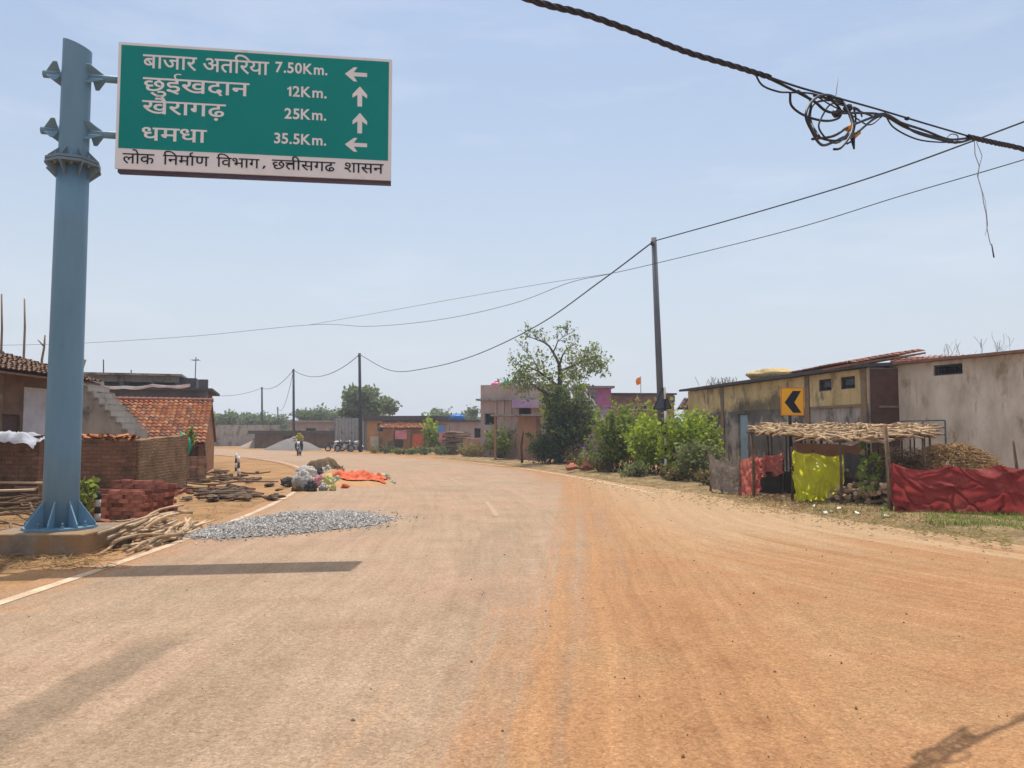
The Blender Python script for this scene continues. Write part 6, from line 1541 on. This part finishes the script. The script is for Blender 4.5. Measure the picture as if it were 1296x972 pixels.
# ================================================================ vegetation
# roadside tree with bare upper limbs
tr1 = thing('roadside_tree', (*G(708, 588).xy, 0), 'half-bare tree with sparse grey-green leaves above the dark creeper', 'tree')
base = Vector((*G(708, 588).xy, 0)); Yt_ = base.y
rr = random.Random(12); tubes, tips = [], []
trunk_pts = [base + Vector((0, 0, -.1)), P(706, 540, Yt_), P(707, 500, Yt_), P(709, 478, Yt_), P(708, 462, Yt_)]
tubes.append((trunk_pts, [.2, .17, .14, .12, .10]))
def limb(pts, r0, r1): 
    n_ = len(pts); tubes.append((pts, [r0 + (r1 - r0) * i / (n_ - 1) for i in range(n_)]))
def PT(px, py, dy=0): return P(px, py, Yt_ + dy)
limb([PT(708, 462), PT(704, 453, .2), PT(700, 446, .3), PT(695, 438, .3), PT(688, 433, .4), PT(680, 430, .5), PT(672, 427, .5)], .085, .02)
limb([PT(700, 446, .3), PT(703, 440), PT(706, 432, -.3), PT(712, 427, -.4), PT(718, 423, -.6)], .05, .012)
limb([PT(708, 462), PT(711, 452, -.3), PT(715, 444, -.5), PT(722, 438, -.8)], .06, .015)
limb([PT(708, 470), PT(720, 465, .6), PT(732, 460, 1), PT(745, 455, 1.2), PT(755, 455, 1.3)], .08, .02)
limb([PT(732, 460, 1), PT(740, 450, 1.2), PT(746, 445, 1.4)], .05, .012)
limb([PT(708, 490), PT(695, 480, -.4), PT(682, 470, -.8), PT(668, 464, -1), PT(658, 462, -1)], .08, .02)
limb([PT(682, 470, -.8), PT(675, 455, -1), PT(668, 447, -1.2)], .045, .01)
limb([PT(695, 500, -1), PT(683, 493, -1.2), PT(672, 485, -1.2), PT(662, 470, -1.4)], .09, .015)
bare_src = []
for (px, py, dy, dx_) in ((672, 427, .5, -1), (680, 430, .5, -.4), (688, 433, .4, -.5), (718, 423, -.6, .4), (706, 432, -.3, .1), (712, 427, -.4, .3), (695, 438, .3, -.6), (722, 438, -.8, .6), (668, 447, -1.2, -.5), (658, 462, -1, -.8)):
    for k in range(3): grow(PT(px, py, dy), (dx_ + rr.uniform(-.6, .6), rr.uniform(-.5, .5), rr.uniform(.1, .9)), rr.uniform(.35, .6), .016, 2, tubes, bare_src, rr, .3, (2, 2), .05, .8, .65)
mb = MB()
for pts, rad in tubes: mb.tube(pts, rad, 7 if rad[0] > .05 else 4, cap=False)
mb.build('trunk', M['bark'], tr1)
cb = MB(); rs = np.random.RandomState(4)
leaves(cb, bare_src[::3], 420, .11, .22, .2, rs)
def cluster(px, py, dy, r, n, m_=8):
    c = PT(px, py, dy); cs = [c + Vector((rs.normal(0, r * 1.25), rs.normal(0, r * .9), rs.normal(0, r * .7))) for _ in range(m_)]
    leaves(cb, cs, int(n * .58), .11, .5, .3, rs)
for (px, py, dy, r, n) in ((745, 456, 1.2, .45, 900), (756, 462, 1.3, .3, 600), (735, 466, 1, .4, 700), (748, 446, 1.3, .3, 450), (727, 455, .8, .3, 350), (668, 466, -1, .4, 520), (660, 474, -1.2, .3, 420), (680, 474, -.8, .4, 500), (672, 486, -1.2, .35, 420), (676, 452, -1, .35, 220), (690, 462, -.2, .4, 260), (716, 448, -.4, .25, 160), (664, 482, -1.2, .6, 520), (684, 488, -1, .6, 520), (700, 478, -.2, .5, 420), (722, 470, .4, .5, 420)):
    cluster(px, py, dy, r, n)
cb.build('crown', M['leaf_grey'], tr1)
def cube_shrub(*a, **k): return shrub(*a, **k)
shrub('creeper_bush', 'yellow-green creeper around the middle of the roadside tree trunk', (*P(716, 500, Yt_ + .2).xy, 1.6), (1.35, .9, 2.7), M['leaf_bright'], 21, 3000, .11, 18, lump=.36)
shrub('creeper_bush', 'tall dark green creeper bush under the half-bare tree', (*P(716, 580, Yt_ - .8).xy, 0), (1.55, 1.1, 3.5), M['leaf_dark'], 22, 9000, .13, 26, lump=.38)
shrub('creeper_bush', 'low dark bush at the left foot of the half-bare tree', (*P(692, 580, Yt_ - 1.2).xy, 0), (.85, .7, 1.5), M['leaf_dark'], 23, 3000, .11, 14, lump=.3)
shrub('scrub_bush', 'olive green scrub left of the brown kiosk', (*G(634, 580).xy, 0), (1.15, .8, 1.95), M['leaf_mid'], 24, 2600, .12, 22, lump=.2, bark=M['wood_dark'])
shrub('scrub_bush', 'dry yellowish scrub at the road edge before the low pink wall', (*G(603, 580).xy, 0), (.9, .6, .95), M['leaf_dry'], 25, 900, .12, 18, lump=.2, bark=M['wood_pale'])
# right group of green shrubs
shrub('roadside_shrub', 'mid green rounded shrub left of the triangular sign', (*G(781, 600).xy, 0), (.95, .8, 2.45), M['leaf_mid'], 31, 7500, .11, 26, lump=.3)
shrub('roadside_shrub', 'bright green shrub directly behind the triangular sign post', (*P(826, 600, 28.6).xy, 0), (1.05, .8, 2.15), M['leaf_bright'], 32, 8000, .10, 28, lump=.28)
shrub('roadside_shrub', 'wide bright green shrub right of the triangular sign with drooping side', (*P(866, 600, 26.2).xy, 0), (1.1, .9, 2.2), M['leaf_bright'], 33, 8500, .10, 30, lump=.28)
shrub('roadside_shrub', 'small bright green side shrub next to the yellow house wall', (*P(893, 600, 26.5).xy, 0), (.55, .5, 1.75), M['leaf_bright'], 34, 2600, .10, 14, lump=.24)
shrub('roadside_shrub', 'dull brown-green thicket below the bright shrubs', (*P(885, 606, 24.3).xy, 0), (.8, .5, 1.25), M['leaf_grey'], 35, 2600, .09, 24, lump=.22, bark=M['wood_dark'])
shrub('roadside_shrub', 'reddish dry shrub top between purple house and triangular sign', (*P(800, 560, 33).xy, 0), (.9, .6, 2.7), M['leaf_dry'], 36, 1500, .13, 22, lump=.28)
for k, (px, py, hh, mm, lb) in enumerate(((762, 600, .7, 'leaf_dry', 'dry reddish weeds at the foot of the mid green shrub'), (744, 598, .8, 'leaf_mid', 'yellow-green weed clump before the purple house stairs'), (806, 607, .55, 'leaf_grey', 'grey weed clump below the bright shrub'), (858, 612, .5, 'leaf_dry', 'dry weed clump right of the sign post foot'), (905, 618, .6, 'leaf_dry', 'dry weed clump by the grey net'), (727, 590, .8, 'leaf_dry', 'rusty dry weed clump under the dark creeper'))):
    shrub('low_weed', lb, (*G(px, py).xy, 0), (.6, .35, hh), M[mm], 60 + k, 700, .08, 14, lump=.16, bark=M['wood_dark'], group='weeds along the right road edge')
# rubbish and bricks under the purple house stairs
for k in range(22):
    o = b0.copy(); col.objects.link(o); tag(o, 'broken red brick in the rubble below the purple house', 'brick', 'bricks below the purple house')
    p = G(rnd.uniform(722, 765), rnd.uniform(591, 599)); s_ = rnd.uniform(1, 2); place(o, (p.x, p.y, .06 + rnd.random() * .3), (rnd.uniform(-.5, .5), rnd.uniform(-.5, .5), rnd.uniform(0, 3))); o.scale = (s_, s_, s_)
# grass on the right verge
gr = MB(); rs = np.random.RandomState(9)
def blades(n, cx0, cx1, fy):
    for _ in range(n):
        px = rs.uniform(cx0, cx1); y0, y1 = fy(px); p = G(px, rs.uniform(y0, y1)); a = rs.uniform(0, 6.28); h = rs.uniform(.04, .14); l = rs.uniform(.02, .07); wd = .006
        d = Vector((math.cos(a), math.sin(a), 0)); s = Vector((-d.y, d.x, 0)) * wd; b = p + Vector((0, 0, .04))
        gr.add([b - s, b + s, b + d * l * .5 + s * .7 + Vector((0, 0, h * .7)), b + d * l * .5 - s * .7 + Vector((0, 0, h * .7)), b + d * l * 1.3 + Vector((0, 0, h))], [(0, 1, 2, 3), (3, 2, 4)])
blades(5200, 1170, 1420, lambda x: (655 + 0 * x, 668 + (x - 1170) * .09))
blades(900, 1115, 1180, lambda x: (648, 660))
blades(500, 1030, 1130, lambda x: (640, 655))
tag(gr.build('grass', M['grass'], origin=(8, 13, 0)), 'patchy green grass on the verge below the maroon cloth', 'grass', kind='stuff')
# litter and brush on the verge
lt_ = MB()
for k in range(700):
    px = rnd.uniform(930, 1200); p = G(px, 632 + (px - 930) * .11 + rnd.gauss(0, 6)); a = rnd.uniform(0, 6.28); l = rnd.uniform(.05, .25)
    lt_.tube([(p.x, p.y, .06), (p.x + math.cos(a) * l * .5, p.y + math.sin(a) * l * .5, rnd.uniform(.07, .16)), (p.x + math.cos(a) * l, p.y + math.sin(a) * l, .07)], .006, 3, cap=False)
tag(lt_.build('dry_litter', M['straw'], origin=(7, 16, 0)), 'dry stalks and twigs littered along the right verge', 'litter', kind='stuff')
dl_ = MB()
for k in range(2600):
    if k < 1700: px = rnd.uniform(730, 1280); p = G(px, 606 + (px - 760) * .155 + rnd.gauss(0, 5) + (rnd.random() ** 3) * 14)
    else: p = G(rnd.uniform(0, 330), rnd.uniform(628, 720)); 
    if k >= 1700 and p.x > arc(79.9, p.y): continue
    a, b, l = rnd.uniform(0, 6.28), rnd.uniform(-.5, .5), rnd.uniform(.015, .05); d = Vector((math.cos(a) * l, math.sin(a) * l, b * l)); e = Vector((-math.sin(a) * l * .4, math.cos(a) * l * .4, .01)); c = Vector((p.x, p.y, .02 if k >= 1700 else .085))
    dl_.add([c - d, c + e, c + d, c - e], [(0, 1, 2, 3)])
tag(dl_.build('dry_leaves', M['leaf_dry'], origin=(0, 14, 0)), 'dry fallen leaves scattered along both verges', 'leaves', kind='stuff')
pc = MB(); pc.grid(lambda u, v: ((u - .5) * .14, (v - .5) * .1, .02 * nse(u * 5, v * 5)), 5, 5); pc0 = pc.build('litter_scrap', M['litter'], local=True)
for k in range(30):
    o = pc0 if k == 0 else pc0.copy()
    if k: col.objects.link(o)
    tag(o, 'small pale scrap of litter on the right verge', 'litter', 'litter scraps on the right verge')
    px = rnd.uniform(985, 1150); p = G(px, 634 + (px - 930) * .11 + rnd.gauss(0, 5)); place(o, (p.x, p.y, .10), (rnd.uniform(-.4, .4), rnd.uniform(-.4, .4), rnd.uniform(0, 6))); s_ = rnd.uniform(.3, .8); o.scale = (s_, s_, s_)
# far trees
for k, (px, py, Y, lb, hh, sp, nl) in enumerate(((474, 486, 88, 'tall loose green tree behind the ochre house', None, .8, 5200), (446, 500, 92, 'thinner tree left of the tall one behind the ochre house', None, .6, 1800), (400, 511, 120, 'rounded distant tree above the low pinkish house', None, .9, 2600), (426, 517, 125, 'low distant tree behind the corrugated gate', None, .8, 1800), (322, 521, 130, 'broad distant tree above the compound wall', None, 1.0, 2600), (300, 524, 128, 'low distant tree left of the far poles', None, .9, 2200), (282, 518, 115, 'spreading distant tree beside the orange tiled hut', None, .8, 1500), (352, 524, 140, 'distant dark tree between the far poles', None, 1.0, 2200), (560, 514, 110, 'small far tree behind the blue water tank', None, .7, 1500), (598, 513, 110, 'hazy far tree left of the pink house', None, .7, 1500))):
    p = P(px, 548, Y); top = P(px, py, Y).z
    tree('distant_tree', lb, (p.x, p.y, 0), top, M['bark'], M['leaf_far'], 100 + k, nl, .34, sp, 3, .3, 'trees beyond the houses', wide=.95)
# dry tree behind the grey house
p = P(1238, 440, 34); tree('bare_tree', 'leafless twiggy tree behind the grey cement house', (p.x, 34, 0), P(1238, 420, 34).z, M['bark_pale'], None, 210, 0, .1, .2, 5, .42, wide=.8)
# far woods
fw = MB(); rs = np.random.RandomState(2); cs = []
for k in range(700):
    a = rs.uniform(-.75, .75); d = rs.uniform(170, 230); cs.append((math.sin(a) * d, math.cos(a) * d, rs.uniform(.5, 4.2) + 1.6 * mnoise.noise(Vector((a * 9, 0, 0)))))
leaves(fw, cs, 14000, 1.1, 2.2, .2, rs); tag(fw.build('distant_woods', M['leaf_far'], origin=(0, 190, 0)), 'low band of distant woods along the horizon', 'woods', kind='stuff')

# ================================================================ motorcycles and rider
def torus(mb, c, R0, r, axis_x=True, n=22, m=8):
    c = Vector(c)
    mb.tube([c + Vector((0, math.cos(a) * R0, math.sin(a) * R0)) for a in np.linspace(0, 2 * math.pi, n + 1)], r, m, cap=False)
def motorcycle(name, label, loc, rz, paint, group=None):
    """long axis on local Y, front wheel at -Y"""
    root = thing(name, loc, label, 'motorcycle', group); root.rotation_euler = (0, 0, rz)
    B_ = lambda mb, nm, mm, par=root: mb.build(nm, mm, par, local=True)
    for y in (-.64, .62):
        q = MB(); torus(q, (0, y, .3), .25, .05); wl = B_(q, 'wheel', M['rubber'])
        q = MB(); torus(q, (0, y, .3), .19, .014, n=20, m=6); q.tube([(-.05, y, .3), (.05, y, .3)], .05, 10)
        for k in range(8): a = k * .785; q.tube([(0, y, .3), (0, y + math.cos(a) * .19, .3 + math.sin(a) * .19)], .006, 4)
        B_(q, 'rim', M['bike_silver'], wl)
        q = MB(); q.grid(lambda u, v, y=y: ((v - .5) * .12, y + math.cos(.3 + u * 2.5) * .33, .3 + math.sin(.3 + u * 2.5) * .33), 12, 2); B_(q, 'mudguard', paint)
    q = MB(); q.sphere((0, -.16, .78), (.13, .27, .13), 16, 10, lambda d: 1 + .12 * d.z); B_(q, 'fuel_tank', paint)
    q = MB(); q.box((0, .32, .77), (.24, .66, .09), rx=.05); q.box((0, .36, .68), (.16, .56, .12)); B_(q, 'seat', M['bike_black'])
    q = MB(); q.sphere((0, -.02, .42), (.17, .22, .16), 12, 8); q.box((0, -.02, .58), (.14, .2, .2)); B_(q, 'engine', M['bike_silver'])
    q = MB(); q.tube([(0, -.42, .92), (0, .0, .62), (0, .1, .35), (0, .62, .3)], .03, 7); q.tube([(0, .55, .72), (0, .05, .6)], .025, 7); B_(q, 'frame', M['bike_black'])
    q = MB()
    for s in (-.07, .07): q.tube([(s, -.64, .3), (s, -.42, .98)], .024, 8)
    B_(q, 'fork', M['bike_silver'])
    q = MB(); q.tube([(-.36, -.28, 1.03), (-.2, -.36, 1.04), (0, -.4, .98), (.2, -.36, 1.04), (.36, -.28, 1.03)], .016, 7); B_(q, 'handlebar', M['bike_black'])
    q = MB(); q.sphere((0, -.5, .88), (.1, .07, .1), 14, 8); hl = B_(q, 'headlight', M['lamp_glass'])
    q = MB(); q.tube([(0, -.42, .88), (0, -.5, .88)], .105, 14); B_(q, 'headlight_shell', M['bike_black'], hl)
    for s in (-1, 1):
        q = MB(); q.tube([(s * .3, -.33, 1.04), (s * .34, -.34, 1.18)], .008, 5); q.sphere((s * .35, -.34, 1.21), (.06, .02, .045), 10, 6); B_(q, 'mirror', M['bike_black'])
    q = MB(); q.tube([(.12, -.1, .3), (.14, .2, .26), (.15, .75, .34)], [.025, .03, .045], 9); B_(q, 'exhaust', M['bike_silver'])
    return root
mp_ = G(378.5, 576.5); MR = R(8)
motorcycle('motorcycle', 'dark motorcycle ridden toward the viewer on the bend', (mp_.x, mp_.y, 0), MR, M['bike_black'])
k0 = motorcycle('parked_motorcycle', 'white-fronted motorcycle parked against the ochre house corner', (*P(449, 560, 66.5).xy, 0), R(60), M['bike_white'], 'motorcycles parked by the gate')
motorcycle('parked_motorcycle', 'black motorcycle parked before the corrugated gate', (*P(436, 560, 66).xy, 0), R(75), M['bike_black'], 'motorcycles parked by the gate')
c2 = copy_tree(k0, (*P(424, 560, 67.5).xy, 0), R(85), 'motorcycle parked left of the black one by the gate')
# rider: one skinned body, clothes as children
def skinned(name, pts, edges, radii, mm, parent=None, loc=None, rz=0, sub=2):
    me = bpy.data.meshes.new(name); me.from_pydata([tuple(p) for p in pts], edges, []); o = bpy.data.objects.new(name, me); col.objects.link(o)
    sk = o.modifiers.new('skin', 'SKIN'); sk.use_smooth_shade = True
    lay = me.skin_vertices[0].data if me.skin_vertices else None
    if lay is None: 
        me.skin_vertices.new() if hasattr(me.skin_vertices, 'new') else None
    for i, r_ in enumerate(radii): me.skin_vertices[0].data[i].radius = (r_, r_) if not isinstance(r_, tuple) else r_
    me.skin_vertices[0].data[0].use_root = True
    sb = o.modifiers.new('sub', 'SUBSURF'); sb.levels = sub; sb.render_levels = sub
    me.materials.append(mm)
    if parent is not None: o.parent = parent
    if loc is not None: o.location = loc
    o.rotation_euler = (0, 0, rz)
    return o
J = [(0, .22, .90), (0, .16, 1.08), (0, .10, 1.30), (0, .06, 1.44), (0, .03, 1.50), (0, .0, 1.60), (0, -.005, 1.70),
     (-.19, .08, 1.38), (-.28, -.02, 1.16), (-.27, -.24, 1.08), (-.29, -.31, 1.06),
     (.19, .08, 1.38), (.28, -.02, 1.16), (.27, -.24, 1.08), (.29, -.31, 1.06),
     (-.11, .2, .87), (-.22, -.20, .80), (-.20, .02, .42), (-.21, -.12, .36),
     (.11, .2, .87), (.22, -.20, .80), (.20, .02, .42), (.21, -.12, .36)]
ED = [(0, 1), (1, 2), (2, 3), (3, 4), (4, 5), (5, 6), (2, 7), (7, 8), (8, 9), (9, 10), (2, 11), (11, 12), (12, 13), (13, 14), (0, 15), (15, 16), (16, 17), (17, 18), (0, 19), (19, 20), (20, 21), (21, 22)]
RD = [.145, .14, .155, .08, .055, .10, .085, .07, .05, .038, .045, .07, .05, .038, .045, .10, .075, .055, .05, .10, .075, .055, .05]
rider = skinned('person', J, ED, RD, M['skin'], None, (mp_.x, mp_.y, 0), MR)
tag(rider, 'person in yellow patterned shirt riding the motorcycle on the bend', 'person')
skinned('shirt', [J[i] for i in (1, 0, 2, 3, 7, 8, 11, 12)], [(0, 1), (0, 2), (2, 3), (2, 4), (4, 5), (2, 6), (6, 7)], [.16, .165, .175, .09, .085, .06, .085, .06], M['shirt_yellow'], rider)
skinned('trousers', [J[i] for i in (0, 15, 16, 17, 19, 20, 21)], [(0, 1), (1, 2), (2, 3), (0, 4), (4, 5), (5, 6)], [.155, .112, .088, .066, .112, .088, .066], M['trouser'], rider)
q = MB(); q.sphere((0, .02, 1.67), (.105, .12, .13), 16, 10, lambda d: 1 if d.y > -.35 or d.z > .25 else .8); q.build('hair', M['cloth_dark'], rider, local=True)
q = MB(); q.grid(lambda u, v: ((u - .5) * .26, -.11 + .02 * math.sin(u * 9), 1.62 - v * .16 - .02 * nse(u * 4, v * 4)), 8, 5)
q.v = [(x, y + .35 * x * x * 4, z) for x, y, z in q.v]; q.build('scarf', M['shirt_yellow'], rider, local=True)

# ================================================================ dusty air
hm = bpy.data.materials.new('dusty_air'); hm.use_nodes = True; hn = hm.node_tree; hn.nodes.clear()
ho = hn.nodes.new('ShaderNodeOutputMaterial'); pv = hn.nodes.new('ShaderNodeVolumePrincipled')
pv.inputs['Color'].default_value = (.86, .92, 1, 1); pv.inputs['Density'].default_value = .0011; pv.inputs['Anisotropy'].default_value = .25
hn.links.new(pv.outputs[0], ho.inputs['Volume'])
q = MB(); q.obox((-430, -90, -1), (1, 0, 0), (0, 1, 0), 860, 720, 13)
tag(q.build('haze', hm), kind='stuff')
